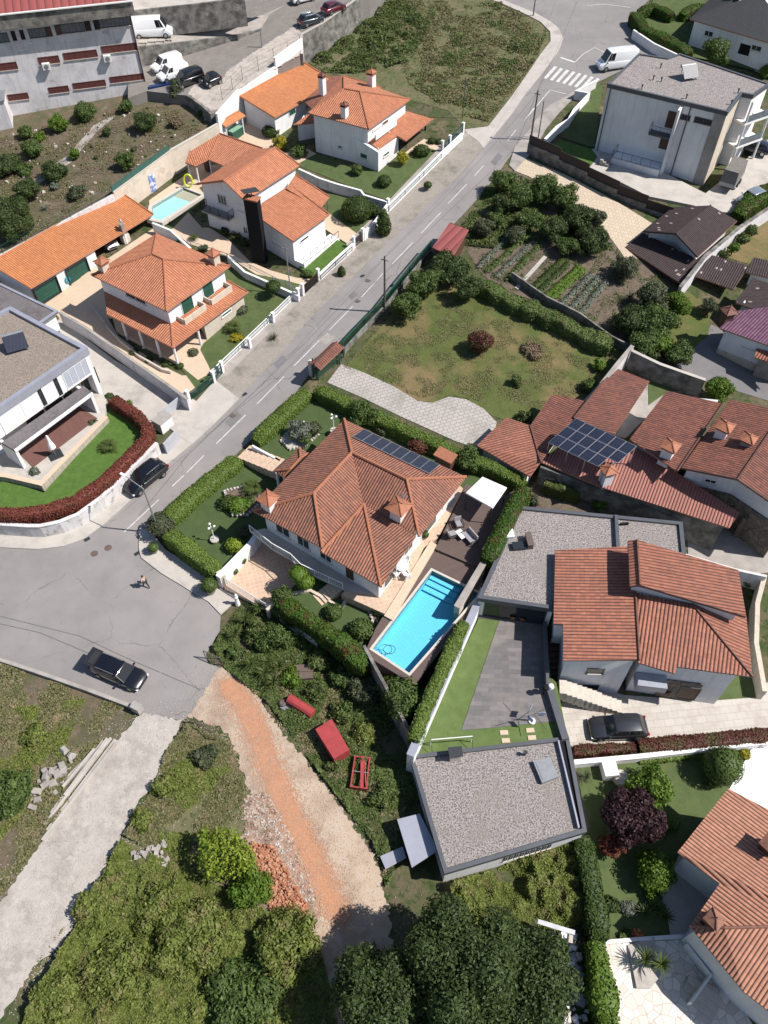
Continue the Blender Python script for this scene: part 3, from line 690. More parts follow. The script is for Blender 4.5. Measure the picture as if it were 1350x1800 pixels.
# pavements, verges
def strip(name,left,right,dz,m,**k):return sheet(name,left+right[::-1],dz,m,**k)
sheet('pavement',[(-150,925),(0,938),(60,940),(105,930),(145,905),(187,868),(250,810),(302,768),(330,740),(342,757),(370,750),(337,780),(300,810),(220,887),(187,917),(147,947),(110,960),(67,965),(0,962),(-150,962)],.13,M['concrete_light'],skirt=.14)
sheet('driveway_apron',[(283,740),(330,695),(345,705),(378,668),(420,700),(370,750),(337,780),(320,770)],.15,M['concrete_light'],skirt=.14)
sheet('cobbled_verge',[(378,668),(398,645),(470,572),(520,520),(560,480),(600,440),(640,400),(680,360),(715,325),(760,275),(812,228),(840,247),(850,260),(800,315),(762,348),(733,378),(683,423),(640,467),(587,517),(540,563),(500,613),(443,673),(420,700)],.12,M['cobble'],skirt=.14)
sheet('footpath',[(378,668),(395,640),(460,575),(517,517),(560,478),(600,438),(637,400),(680,356),(712,322),(765,267),(812,222),(824,236),(775,283),(722,335),(690,368),(648,412),(612,447),(572,488),(528,528),(470,588),(400,660)],.17,M['concrete'])
sheet('kerb_pavement',[(812,228),(858,222),(900,168),(930,125),(950,95),(968,72),(967,55),(950,38),(915,20),(880,5),(850,-6),(870,-6),(905,8),(940,22),(967,37),(983,50),(990,67),(983,87),(957,123),(920,169),(900,199),(850,260),(840,247)],.14,M['concrete_light'],skirt=.14)
sheet('corner_pavement',[(245,930),(262,930),(290,965),(330,990),(385,1028),(410,1045),(415,1055),(388,1080),(367,1058),(283,1007),(248,980),(244,965)],.14,M['concrete_light'],skirt=.14)
sheet('side_pavement',[(905,258),(928,230),(945,205),(965,185),(990,172),(1012,158),(1005,175),(985,195),(960,225),(940,262),(918,285),(905,300),(895,290)],.12,M['concrete'],skirt=.13)
# lower left gravel lane, dirt tracks
sheet('gravel_lane',[(249,1253),(321,1266),(300,1305),(287,1335),(265,1385),(240,1410),(215,1470),(185,1530),(150,1600),(105,1660),(60,1700),(0,1790),(-60,1830),(-120,1700),(0,1590),(80,1470),(150,1370),(215,1290),(240,1262)],.045,M['gravel_path'],rough=.12)
sheet('dirt_track',[(385,1172),(396,1178),(430,1200),(460,1235),(505,1300),(560,1365),(605,1425),(655,1500),(680,1580),(690,1680),(680,1830),(560,1830),(560,1700),(548,1630),(520,1560),(470,1480),(440,1400),(418,1330),(400,1290),(370,1270),(330,1262),(350,1235)],.04,M['pale_dirt'],rough=.2)
sheet('orange_dirt_track',[(400,1193),(425,1203),(440,1225),(460,1262),(478,1300),(492,1345),(515,1400),(545,1460),(575,1520),(600,1580),(608,1640),(575,1600),(540,1530),(505,1455),(478,1395),(460,1340),(440,1290),(425,1250),(395,1225),(390,1207)],.05,M['orange_dirt'],rough=.22)
sheet('rubble_ground',[(430,1400),(470,1395),(505,1460),(540,1530),(560,1600),(540,1640),(500,1640),(460,1620),(440,1560),(425,1480)],.055,M['rubble_soil'],rough=.3)
sheet('dry_bank',[(-150,1110),(0,1163),(61,1183),(235,1243),(222,1290),(160,1370),(85,1470),(0,1590),(-150,1680)],.02,M['hill_soil'],rough=.1)
sheet('wild_slope',[(340,1270),(400,1295),(420,1340),(440,1400),(425,1480),(440,1560),(470,1640),(560,1640),(560,1830),(40,1830),(60,1710),(150,1610),(215,1480),(265,1395),(300,1310)],.02,M['dry_field'],rough=.2)
# fields
sheet('wild_field',[(545,112),(575,60),(640,10),(650,-60),(860,-60),(880,5),(915,20),(950,38),(967,55),(968,72),(950,95),(930,125),(900,168),(858,222),(835,240),(815,225),(790,195),(720,175),(640,150)],.03,M['dry_field'],rough=.12)
sheet('lot_lawn',[(603,648),(700,540),(720,500),(770,500),(860,500),(900,525),(1000,570),(1090,612),(1085,660),(1040,700),(960,740),(935,745),(880,735),(860,728),(820,700),(790,695),(760,708),(735,705),(690,680)],.03,M['lot_grass'],rough=.12)
sheet('lot_paving',[(600,640),(640,655),(690,678),(735,705),(760,708),(790,697),(820,702),(850,718),(873,742),(870,760),(845,790),(800,775),(700,730),(640,700),(575,672)],.06,M['lot_pavers'],skirt=.07)
sheet('vegetable_garden',[(905,300),(1010,350),(1090,400),(1150,470),(1170,560),(1100,610),(1060,575),(900,515),(850,485),(820,440),(850,380)],.03,M['garden_soil'],rough=.1)
sheet('paved_strip',[(918,275),(1000,310),(1080,352),(1150,395),(1180,410),(1150,455),(1100,455),(1060,400),(1000,350),(930,310),(905,300)],.05,M['cream_pavers'],skirt=.06)
# upper left hillside terraces
sheet('hillside',[(-200,560),(-30,470),(0,454),(197,337),(298,264),(382,217),(384,207),(372,203),(332,174),(262,172),(255,160),(0,205),(-200,240)],0,M['hill_soil'],surf=TG,rough=.0,skirt=2.9)
sheet('parking_ground',[(225,172),(258,160),(330,168),(372,200),(384,196),(430,150),(531,94),(529,62),(600,17),(650,-15),(690,-60),(480,-80),(225,-10)],0,M['parking'],surf=TK,skirt=4.3)
sheet('dusty_ground',[(330,165),(340,150),(385,148),(400,125),(440,95),(480,70),(520,45),(531,58),(531,94),(430,150),(384,193),(372,195)],.03,M['dusty'],surf=TK,rough=.18)
sheet('upper_lane',[(200,95),(247,82),(325,74),(420,61),(456,53),(475,24),(500,9),(420,38),(343,47),(294,54),(200,65)],.02,M['concrete'],surf=T2,skirt=.3)
sheet('top_yard',[(200,25),(239,19),(347,7),(430,-3),(500,-40),(200,-60)],0,M['concrete_light'],surf=T3,skirt=.3)
sheet('garden_path',[(100,285),(118,275),(165,220),(205,200),(200,207),(170,232),(125,285),(60,330),(40,340),(60,315)],.04,M['concrete'],surf=TG,rough=.06)
# road markings
sheet('tar_patch',[(560,598),(575,585),(590,592),(574,606)],.036,M['concrete']);sheet('tar_patch',[(612,520),(622,512),(630,518),(618,527)],.036,M['asphalt_dark'])
def mark(name,pts,wd,label,group,dash=True):
 w0=[P(x,y,.045) for x,y in pts];mb=MB()
 for a,b in zip(w0,w0[1:]):
  d=(b-a).normalized();n=Vector((-d.y,d.x,0))*wd/2;k=max(1,int((b-a).length/2))
  for j in range(k):
   p,q=a.lerp(b,j/k),a.lerp(b,(j+1)/k)
   vs=[Vector((c.x,c.y,T(c.x,c.y)+.045)) for c in (p-n,p+n,q+n,q-n)]
   mb.add(vs,[(3,2,1,0)])
 o=mb.build(name,M['line_paint']);o['kind']='structure'; return o
dashes=[((350,872),(300,930),400,0),((262,970),(162,1075),400,0)]
for (a,b) in [((938.3,190),(920.7,212.7)),((906.7,228.3),(893,247)),((850,291),(833.3,310)),((820.7,323.3),(787.3,358.3)),((775,373.3),(740,410)),((726,425.7),(689.3,464.3)),((673.3,480.7),(635.7,521.7)),((620,538.3),(578.3,580.7)),((561.3,598.3),(516.7,643.3)),((499.3,661.7),(451.7,710)),((431.7,729.3),(380,780)),((358.3,800.7),(328.3,830.7)),((323,835.7),(302.7,855)),((279,878.3),(218.3,935))]:
 mark('lane_dash',[a,b],.10,'','')
mark('lane_line',[(920.7,212.7),(967,158),(995,165)],.12,'','')
mark('stop_line',[(985.5,101),(1010.5,109.5)],.35,'','');mark('lane_curve',[(1010.5,109.5),(1025,95),(1045,83.5),(1065,93)],.12,'','')
for k in range(8):
 x0,y0=972+10.7*k,117+3.0*k;mark('crossing_stripe',[(x0-14,y0+21),(x0+5,y0)],.5,'','')
mark('lane_curve',[(1032,10),(1060,7),(1108,13)],.12,'','')
for px in ([(395,742),(416,722),(426,731),(405,751)],[(480,640),(497,624),(505,632),(488,648)],[(862,285),(876,268),(884,275),(870,292)]):sheet('tar_patch',px,.034,M['asphalt_dark'],rough=.03)
M['tar']=mat('tar',(.10,.092,.09),(.14,.13,.127),3,.8)
for ln in ([(980,70),(905,262),(783,377),(673,483),(587,563),(490,663),(400,733),(330,800),(245,905)],[(-20,1078),(0,1083),(60,1098),(140,1118),(230,1160),(352,1212)],[(-20,1092),(70,1112),(160,1150)]):
 mark('road_seam',ln,.06,'','').data.materials[0]=M['tar']
 # ---- building helpers
def rpx(parent,zb,verts,faces,m,ridges=(),**k):
 return roof(parent,[A(x,y,zb+z) for x,y,z in verts],faces,m,ridges,**k)
def wpx(zb,z,pix,d=0.0):
 q=[A(x,y,zb+z) for x,y in pix]; return [Vector((p.x,p.y)) for p in (inset(q,d) if d else q)]
def chimney(par,px,py,z,w,h,rz,body='white_wall',cap='tile',d=None,capm='tile_orange',name='chimney',flare=1.5):
 """stands on the roof where the pixel meets height z"""
 c=A(px,py,z);d=d or w;mb=MB();mb.box((c.x,c.y,z+h/2-.3),(w,d,h+.6),rz);o=mb.build(name,M[body],par)
 cb=MB()
 if cap=='tile':
  cb.box((c.x,c.y,z+h+.03),(w*1.25,d*1.25,.06),rz,0)
  for sx,sy in ((1,1),(1,-1),(-1,1),(-1,-1)):
   M3=Matrix.Rotation(rz,3,'Z');q=M3@Vector((sx*w*.42,sy*d*.42,0));cb.box((c.x+q.x,c.y+q.y,z+h+.16),(.1,.1,.2),rz)
  e=w*flare/2;e2=d*flare/2;M3=Matrix.Rotation(rz,3,'Z')
  vs=[Vector((c.x,c.y,z+h+.27))+M3@Vector((a*e,b*e2,0)) for a,b in ((-1,-1),(1,-1),(1,1),(-1,1))];top=Vector((c.x,c.y,z+h+.27+w*.42))
  cb.add(vs+[top],[(0,1,4),(1,2,4),(2,3,4),(3,0,4),(3,2,1,0)]);cb.tube(top-Vector((0,0,.05)),top+Vector((0,0,.3)),.05,.02)
  for a in vs:cb.tube(a+Vector((0,0,.02)),top,.06,.05,n=5)
  cb.build('chimney_cap',M[capm],o)
 else:
  cb.box((c.x,c.y,z+h+.06),(w*1.3,d*1.3,.1),rz);cb.build('chimney_cap',M['dark_metal'] if cap=='metal' else M['concrete'],o)
 return o
def columns(par,pts,z0,z1,r,m,name='column'):
 for p in pts:
  mb=MB();mb.tube((p.x,p.y,z0),(p.x,p.y,z1),r,r,n=10);mb.box((p.x,p.y,z0+.1),(r*2.6,r*2.6,.2));mb.build(name,M[m],par)
def railing(par,pts,h,m,name='railing',post=1.2,bars=True,r=.02,z=None,sp_=.14):
 """pts: 3D points along the top of the slab"""
 mb=MB()
 for a,b in zip(pts,pts[1:]):
  a,b=Vector(a),Vector(b);L=(b-a).length;up=Vector((0,0,h));mb.bar(a+up,b+up,r*2.4,r*2)
  mb.bar(a+up*.12,b+up*.12,r*1.6,r*1.6);n=max(1,int(L/post))
  for i in range(n+1):q=a.lerp(b,i/n);mb.bar(q,q+up,r*2,r*2)
  if bars:
   k=max(1,int(L/sp_))
   for i in range(k):q=a.lerp(b,(i+.5)/k);mb.bar(q+up*.12,q+up,r*.8,r*.8)
 return mb.build(name,M[m],par)
def level_base(par,pix,z,th,m,name,zb=0):
 mb=MB();mb.prism([A(x,y,z) for x,y in pix],z-th,z); return mb.build(name,M[m] if isinstance(m,str) else m,par)
def flat_pad(name,pix,z,m,skirt=1.5):
 mb=MB();mb.prism([A(x,y,z) for x,y in pix],z-skirt,z);o=mb.build(name,M[m]);o['kind']='structure'; return o
def ang(a,b):return math.atan2(b.y-a.y,b.x-a.x)
# ---- orange roofed house at the lower left (upper hip roof, porch roof)
z1=P(300,600).z+.25
H=thing('house','white house with square orange hip roof and wraparound porch roof beside the long garage','house',A(300,560,z1))
H1E=[(160,483.3),(275,410),(405,467.3),(292.7,547.3)]
rpx(H,z1,[(160,483.3,5.3),(275,410,5.3),(405,467.3,5.3),(292.7,547.3,5.3),(267.7,446.7,7.0),(287.3,456,7.0)],[(0,3,5,4),(0,1,4),(1,2,5,4),(2,3,5)],M['tile_orange'],[(0,4),(1,4),(4,5),(5,3),(5,2)],name='roof')
W1=wpx(z1,5.3,H1E,.55)
walls(H,W1,z1+5.35,z1-1.0,M['white_wall'])
# porch roof on two sides
lw=[Vector((p.x,p.y,z1+3.05)) for p in (W1[0],W1[3],W1[2])]
o0,o1,o2=A(188.3,552.7,z1+2.45),A(304,611.7,z1+2.45),A(436,514,z1+2.45)
roof(H,[lw[0],lw[1],lw[2],o0,o1,o2,A(400,493,z1+3.0)],[(0,3,4,1),(1,4,5,6),(1,6,2)],M['tile_orange'],[(1,4),(3,4),(6,5),(4,5)],name='porch_roof')
pe=inset([o0,o1,o2,lw[2].copy(),lw[1].copy(),lw[0].copy()],.35)
prt=[pe[1],pe[0].lerp(pe[1],.72),pe[0].lerp(pe[1],.45),pe[0].lerp(pe[1],.18),pe[1].lerp(pe[2],.33)]
columns(H,prt,z1-.6,z1+2.45,.14,'white_wall')
sb=MB();sb.prism([pe[1],pe[1].lerp(pe[2],.42),W1[3].lerp(W1[2],.42),W1[3]],z1-.8,z1+.04);sb.prism([pe[0],pe[1],W1[3],W1[0]],z1-.8,z1+.03);sb.build('porch_floor',M['cream_tiles'],H)
bx=MB();bx.prism([pe[1].lerp(pe[2],.42),pe[2],W1[2],W1[3].lerp(W1[2],.42)],z1-.9,z1+2.5);bx.build('ground_floor_bay',M['beige_clad'],H)
F3=lambda v:Vector((v.x,v.y,0))
for u,v in (((320,546),(340,533)),((357,518),(375,505))):opening(H,F3(W1[3]),F3(W1[2]),onwall(F3(W1[3]),F3(W1[2]),*u)[0],onwall(F3(W1[3]),F3(W1[2]),*v)[0],z1+2.9,z1+4.95,'shutter',1)
open_px(H,F3(W1[0]),F3(W1[3]),(222,519),(256,529),'window',1)
open_px(H,F3(pe[1].lerp(pe[2],.42)),F3(pe[2]),(390,559),(406,541),'shutter',1)
for a,b in (((322,553),(364,539)),((356,529),(397,514))):
 d=F3(W1[2]-W1[3]).normalized();n=Vector((d.y,-d.x,0));k=(a[0]>340);u_=Vector((0,0,z1+3.1));p=F3(W1[3])+d*(1.0+4.2*k)+u_;q=p+d*3.3
 mb=MB();mb.bar(p+n*1.1,q+n*1.1,.16,.75);mb.bar(p+n*1.02,p+n*.02,.16,.75);mb.bar(q+n*1.02,q+n*.02,.16,.75);mb.build('balcony_parapet',M['beige_clad'],H)
a1=ang(W1[3],W1[2])
chimney(H,184,476,z1+5.5,.9,1.0,a1,'beige_clad');chimney(H,378,463,z1+5.6,.9,1.1,a1,'beige_clad')
# long garage behind it
zg=P(110,505).z
Gr=thing('garage_building','long low white garage with bright orange roof, green doors and an open car bay','garage',A(110,505,zg))
rpx(Gr,zg,[(-20,463,3.5),(208,335,3.5),(269.5,376.5,2.6),(54,507,2.6)],[(0,1,2,3)],M['tile_orange_new'],[(0,1),(1,2),(3,0)])
g=wpx(zg,2.6,[(269.5,376.5),(54,507)]);g0,g1=g;bk=wpx(zg,3.5,[(-20,463),(208,335)]);e=(g0-g1).normalized();n=Vector((-e.y,e.x))*.35
q0,q1=g0+n-e*.3,g1+n+e*.3;b0=bk[0]-n+e*.3;b1=bk[1]-n-e*.3
def rib(par,a,b,z0,zt,th,m,name='wall'):
 d=(b-a).normalized();nn=Vector((-d.y,d.x))*th/2;mb=MB();mb.prism([a-nn,b-nn,b+nn,a+nn],z0,zt); return mb.build(name,M[m],par)
Lg=(q0-q1).length
rib(Gr,q1,q1+e*(Lg*.50),zg-.5,zg+2.5,.2,'white_wall','front_wall');rib(Gr,b0+e*.25,b1-e*.25,zg-.5,zg+3.25,.25,'white_wall','back_wall')
rib(Gr,q1.lerp(b0,.04),b0.lerp(q1,.02),zg-.5,[zg+2.52,zg+3.3,zg+3.3,zg+2.52],.22,'white_wall','end_wall')
rib(Gr,q0.lerp(b1,.5),b1.lerp(q0,.04),zg-.5,[zg+2.9,zg+3.3,zg+3.3,zg+2.9],.22,'white_wall','end_wall')
m5=q1+e*Lg*.505;m5b=b0+e*(b1-b0).length*.505
rib(Gr,m5+n*.6,m5b-n*.6,zg-.5,[zg+2.4,zg+3.2,zg+3.2,zg+2.4],.2,'white_wall','partition')
columns(Gr,[q0,q1+e*Lg*.76],zg-.2,zg+2.5,.17,'white_wall')
fl=MB();fl.prism([m5,q0,b1,m5b],zg-.6,zg+.06);fl.build('floor',M['cream_tiles'],Gr)
for u0,u1 in (((62,523),(104,478)),((120,495),(158,452))):
 s0=onwall(F3(q1),F3(q0),*u0)[0];s1=onwall(F3(q1),F3(q0),*((u1[0],u1[1]+27)))[0]
 opening(Gr,F3(q1),F3(q0),s0,s1,zg+.02,zg+2.25,'garage',1,fm=M['dark_metal'],out=1) if False else opening(Gr,F3(q1),F3(q0),s0,s1,zg+.02,zg+2.25,'garage',1,fm=M['dark_metal'],depth=.36)
chimney(Gr,215,402,zg+2.9,.45,.55,a1,'concrete','slab')
hs=thing('garden_hose','coiled turquoise hose hanging on the white wall between two green garage doors','hose',F3(q1)+Vector((0,0,zg)))
sH,zH=onwall(F3(q1),F3(q0),117,491);c=q1+e*sH-n.normalized()*.2
mb=MB()
for k in range(3):
 r_=.34-.07*k;pts=[Vector((c.x+e.x*r_*math.cos(t),c.y+e.y*r_*math.cos(t),zH+r_*1.25*math.sin(t))) for t in [i*math.pi/8 for i in range(17)]];mb.path(pts,.045)
M['hose']=mat('hose',(.02,.28,.38),None,rough=.5);mb.build('coil',M['hose'],hs)
bq=P(222,425);t=thing('barbecue','white garden barbecue with tall metal flue beside the open car bay','barbecue',bq,rz=0)
mb=MB();mb.box((bq.x,bq.y,bq.z+.5),(1.0,.7,1.0),a1);mb.box((bq.x,bq.y,bq.z+1.5),(.9,.6,1.0),a1,taper=.45);mb.build('hearth',M['stone_trim'],t)
mb=MB();mb.tube((bq.x,bq.y,bq.z+1.9),(bq.x,bq.y,bq.z+2.9),.12,n=10);mb.tube((bq.x,bq.y,bq.z+2.95),(bq.x,bq.y,bq.z+3.15),.2,.05,n=10);mb.build('flue',M['grey_metal'],t)
# yards and garden of this house
flat=lambda nm,pix,dz,m,**k:sheet(nm,pix,dz,M[m],**k)
flat('driveway',[(60,527),(160,474),(268,402),(285,415),(300,440),(330,470),(300,560),(190,560),(208,590),(240,615),(300,650),(320,660),(372,658),(375,668),(350,690),(325,690),(322,702),(300,690),(200,628),(105,560),(88,540)],.06,'cream_tiles')
flat('front_lawn',[(313,640),(350,690),(372,662),(430,607),(470,565),(515,517),(528,500),(500,492),(440,480),(395,470),(360,480),(330,520),(300,600)],.09,'lawn')
flat('garden_path',[(300,600),(345,575),(360,590),(352,615),(365,640),(372,655),(348,668),(320,645),(300,628)],.13,'cream_tiles')
# boundary walls along the street
def pw(pts,dz=0):return [P(x,y,dz) for x,y in pts]
wall_run('boundary_wall',pw([(374,660),(425,612),(470,569),(512,528),(520,520)],.15),-.2,.75,.22,M['white_wall'],'low white street wall in front of the square hip roofed house',capm=M['white_paint'])
def rail_fence(name,pts,base,h,label,m='green_paint',group=None,surf=None,sp_=.16,r=.022):
 f=surf or T;P3=[Vector((p[0],p[1],f(p[0],p[1])+base)) for p in pts];t=thing(name,label,'fence',P3[0],group)
 full=[]
 for a,b in zip(P3,P3[1:]):
  k=max(1,int((b-a).length/3));full+=[a.lerp(b,i/k) for i in range(k)]
 full.append(P3[-1]);full=[Vector((q.x,q.y,f(q.x,q.y)+base)) for q in full]
 for q in full:mb=MB();mb.bar(q-Vector((0,0,.1)),q+Vector((0,0,h+.05)),.06,.06);mb.build('post',M[m],t)
 railing(t,full,h,m,'rails',post=99,bars=True,r=r,sp_=sp_); return t
rail_fence('railing_fence',pw([(376,658),(425,611),(470,568),(512,527)],.8),.8,.55,'green railing on the white wall in front of the hip roofed house')
def gate_post(px,py,h,label,m='white_wall',w=.3,surf=None,dz=0,group=None):
 q=P(px,py,dz,surf);mb=MB();mb.box((q.x,q.y,q.z+h/2),(w,w,h),a1);o=mb.build('pillar_shaft',M[m]);o.name='gate_pillar'
 cb=MB();cb.box((q.x,q.y,q.z+h+.05),(w*1.25,w*1.25,.1),a1);c=link_mesh('pillar_cap',cb.mesh('cap',Vector(o['_o'])),M['white_paint'],o);tag(o,label,'gate pillar',group or 'white pillars in the street walls'); return o
for px,py,h,l in ((333,706,1.5,'white gate pillar at the left end of the green sliding gate'),(377,672,1.5,'white gate pillar at the right end of the green sliding gate'),(392,655,1.5,'white gate pillar just right of the small green gate'),(440,612,1.3,'thin white pillar beside the palm and yellow bush'),(481,567,1.3,'thin white pillar in front of the topiary tree'),(525,528,1.6,'left white pillar of the brown sliding gate'),(533,520,1.6,'second white pillar next to the left end of the brown gate'),(560,494,1.6,'right white pillar of the brown sliding gate'),(622,437,1.6,'white pillar left of the brown garden gate'),(638,423,1.6,'white pillar right of the brown garden gate'),(682,368,1.4,'white corner pillar between the two upper gardens'),(777,266,1.4,'white pillar left of the small upper gate'),(790,258,1.5,'white pillar between the two upper green gates'),(813,237,1.6,'topmost white gate pillar beside the wild field')):
 gate_post(px,py,h,l,dz=.1)
def gate(name,a,b,h,m,label,solid=True,dz=.12,arch=0):
 p,q=P(*a,dz),P(*b,dz);t=thing(name,label,'gate',p);d=(q-p);L=d.length;d.normalize();mb=MB();n=int(L/.12)
 for i in range(n+1):
  c=p.lerp(q,i/n);hh=h+arch*math.sin(math.pi*i/n*.5);mb.bar(c+Vector((0,0,.08)),c+Vector((0,0,hh)),.1 if solid else .03,.03,up=d)
 mb.build('panel',M[m],t);fr=MB()
 for z in (.1,h*.5,h):fr.bar(p+Vector((0,0,z)),q+Vector((0,0,z)),.06,.06)
 fr.bar(p,p+Vector((0,0,h)),.07);fr.bar(q,q+Vector((0,0,h)),.07);fr.build('gate_frame',M[m],t); return t
M['brown_paint']=mat('brown_paint',(.055,.04,.035),(.045,.032,.028),2,.6);M['white_gate']=mat('white_gate',(.6,.6,.62),None,rough=.5)
gate('sliding_gate',(334,705),(376,673),1.1,'green_paint','green sliding gate at the end of the cream driveway');gate('garden_gate',(379,670),(391,657),1.0,'green_paint','small green garden gate beside the sliding gate',False)
gate('sliding_gate',(535,518),(558,496),1.25,'brown_paint','dark brown sliding gate of the house with the black chimney')
gate('garden_gate',(624,435),(636,425),1.2,'brown_paint','narrow brown gate by the tall round topiary',False)
gate('garden_gate',(779,265),(788,259),1.1,'green_paint','small green gate in the uppermost street wall',False);gate('driveway_gate',(792,257),(812,239),1.2,'green_paint','arched green double gate nearest the wild field',False,arch=.6)
# long grey wall between the two plots, low curb wall in the yard
def wtop(pix,z,h,name,th,m,label,**k):
 """wall whose top edge is seen at these pixels, h above the ground"""
 return wall_run(name,[P(x,y,h) for x,y in pix],-.4,h,th,m,label,**k)
wtop([(105,549),(150,575),(230,631),(300,680),(330,702)],0,1.7,'boundary_wall',.25,M['old_white'],'long grey rendered wall between the modern house and the cream driveway',capm=M['concrete'])
wtop([(162,538),(182,563),(186,566)],0,.3,'curb_wall',.25,M['stone_trim'],'low pale kerb wall curving round the driveway by the porch')
wtop([(186,570),(210,596),(245,625),(285,648),(300,652)],0,.45,'planter_wall',.2,M['stone_trim'],'low planter wall below the porch columns')
wtop([(268,392),(300,405),(335,437)],0,1.4,'boundary_wall',.2,M['white_wall'],'white wall between the two pools of driveway beside the long garage',capm=M['white_paint'])
wtop([(400,450),(430,478),(480,500),(525,520)],0,1.0,'boundary_wall',.2,M['green_grey'] if 'green_grey' in M else M['old_white'],'low wall with railing between the hip roofed house and the black chimney house',capm=M['white_paint'])
rail_fence('railing_fence',[P(x,y,1.0) for x,y in ((335,430),(400,452),(440,472),(520,512))],1.0,.5,'grey railing on the wall beside the black chimney house driveway','grey_metal')
# ---- house with the black chimney
z2=P(515,470).z
B=thing('house','white two storey house with gabled orange roof and tall black chimney','house',A(470,400,z2))
ez=5.9
E={'R1':(483.5,258.9,7.5),'R2':(393,317.7,7.5),'E1':(527,290,ez),'E2':(430,353,ez),'E3':(345.8,323.4,ez),'E4':(437,263.5,ez)}
ks=list(E);rpx(B,z2,[E[k] for k in ks],[(1,3,2,0),(1,0,5,4)],M['tile_orange'],[(0,1),(0,2),(1,3),(1,4)],name='roof')
mw=wpx(z2,ez,[E['E1'][:2],E['E2'][:2],E['E3'][:2],E['E4'][:2]],.4)
rj=A(393,317.7,z2+7.5).xy;tj=(rj-mw[1]).dot(mw[2]-mw[1])/(mw[2]-mw[1]).length_squared;rw1,rw2=mw[1].lerp(mw[2],tj),mw[3].lerp(mw[0],1-tj)
walls(B,[mw[0],mw[1],rw1,mw[2],mw[3],rw2],[z2+ez-.02,z2+ez-.02,z2+7.2,z2+ez-.02,z2+ez-.02,z2+7.2],z2-1.6,M['white_wall'])
lo=[(507.6,328.3,5.2),(578.9,377,3.9),(514.4,423.6,3.9),(455,384,4.9),(459.5,361,5.5)]
rpx(B,z2,[(459.5,357,5.4),(510,325,5.4),(579,377,3.9),(514.4,424,3.9),(456,383,5.1)],[(0,4,3,2,1)],M['tile_orange'],[(4,3),(3,2),(1,2)],name='lower_roof')
rpx(B,z2,[(503,331,5.55),(519.2,307,5.55),(579,346,4.1),(562,367,4.1)],[(0,3,2,1)],M['tile_orange'],[(1,2)],name='lower_roof')
lw_=wpx(z2,3.9,[(510+4,325+18),(579,377),(514.4,424),(456+2,383+12)],.45)
lw_[0]=mw[0].lerp(mw[1],.12);lw_[3]=mw[1].copy()+(mw[0]-mw[1]).normalized()*.3
walls(B,lw_,z2+3.85,z2-1.2,M['white_wall'],'wing_wall')
open_px(B,F3(mw[2]),F3(mw[1]),(381,339),(400,362),'window',1,bars=2);open_px(B,F3(mw[2]),F3(mw[1]),(418,358),(436,375),'window',1,pm=M['white_paint'])
open_px(B,F3(mw[2]),F3(mw[1]),(427,397),(437,412),'window',1);open_px(B,F3(mw[2]),F3(mw[1]),(381,377),(393,386),'window',1)
open_px(B,F3(lw_[3]),F3(lw_[2]),(478,415),(494,434),'window',1,pm=M['white_paint']);open_px(B,F3(lw_[3]),F3(lw_[2]),(476,447),(503,468),'garage',1,pm=M['white_wall'])
open_px(B,F3(lw_[2]),F3(lw_[1]),(528,428),(542,412),'door',1,pm=M['glass'],name='terrace_door')
pa,pb=A(359,361,z2+2.9),A(403,384,z2+2.9);dd=(pb-pa).normalized();nn=Vector((dd.y,-dd.x,0));W2=F3(mw[2]);e2=(F3(mw[1])-W2).normalized();n2=Vector((e2.y,-e2.x,0))
mb=MB();c0=W2+e2*.2+n2*.02;c1=c0+e2*4.2;mb.prism([c0,c1,c1+n2*1.1,c0+n2*1.1],z2+2.75,z2+2.95);mb.build('balcony',M['concrete'],B)
up=Vector((0,0,z2+2.95));railing(B,[c0+up,c0+n2*1.05+up,c1+n2*1.05+up,c1+up],1.0,'black_paint','balcony_railing')
mb=MB();cb_=A(460,455,z2-.3);tl,tr_=A(429.6,352,z2+8.0),A(455.6,350,z2+8.0);cd=(tr_-tl).normalized();cc=(tl+tr_)/2;mb.box((cc.x,cc.y,z2+3.6),(1.75,.8,9.0),a1-math.pi/2+.25);ch=mb.build('chimney',M['black_paint'],B)
mb=MB();
for k in range(7):
 q=cc+Matrix.Rotation(a1-math.pi/2+.25,3,'Z')@Vector((-.8+k*.27,0,0));w_=Matrix.Rotation(a1-math.pi/2+.25,3,'Z')@Vector((0,.55,0));mb.tube(Vector((q.x,q.y,z2+8.2))-w_,Vector((q.x,q.y,z2+8.2))+w_,.13,n=6)
mb.build('chimney_cap',M['tile_orange'],ch);mb=MB();mb.box((cc.x-.1,cc.y+.2,z2+9.0),(1.9,1.0,.06),a1-.35,ry=.15);mb.tube((cc.x,cc.y,z2+8.2),(cc.x,cc.y,z2+9),.05);mb.build('cowl',M['dark_metal'],ch)
# terrace with railing in front of the wing
tz=z2+.9;tq=[lw_[2],lw_[1]];et=(F3(tq[1])-F3(tq[0])).normalized();nt_=Vector((et.y,-et.x,0));a_=F3(tq[0]);b_=F3(tq[1])+et*.8
mb=MB();mb.prism([a_+nt_*.03,b_+nt_*.03,b_+nt_*1.5,a_+nt_*1.5],z2-.8,tz);mb.build('terrace',M['white_paint'],B)
railing(B,[a_+nt_*1.4+Vector((0,0,tz)),b_+nt_*1.4+Vector((0,0,tz))],.9,'black_paint','terrace_railing',bars=False)
flat('driveway',[(285,395),(330,372),(355,400),(368,400),(400,420),(440,460),(475,475),(520,488),(556,492),(533,519),(470,495),(400,450),(335,430),(300,405)],.05,'cream_tiles')
flat('pool_patio',[(265,385),(262,352),(330,305),(330,288),(395,290),(368,320),(350,330),(358,340),(285,391)],.05,'cream_tiles')
flat('side_lawn',[(285,393),(358,343),(362,352),(330,374),(300,405),(270,392)],.07,'lawn')
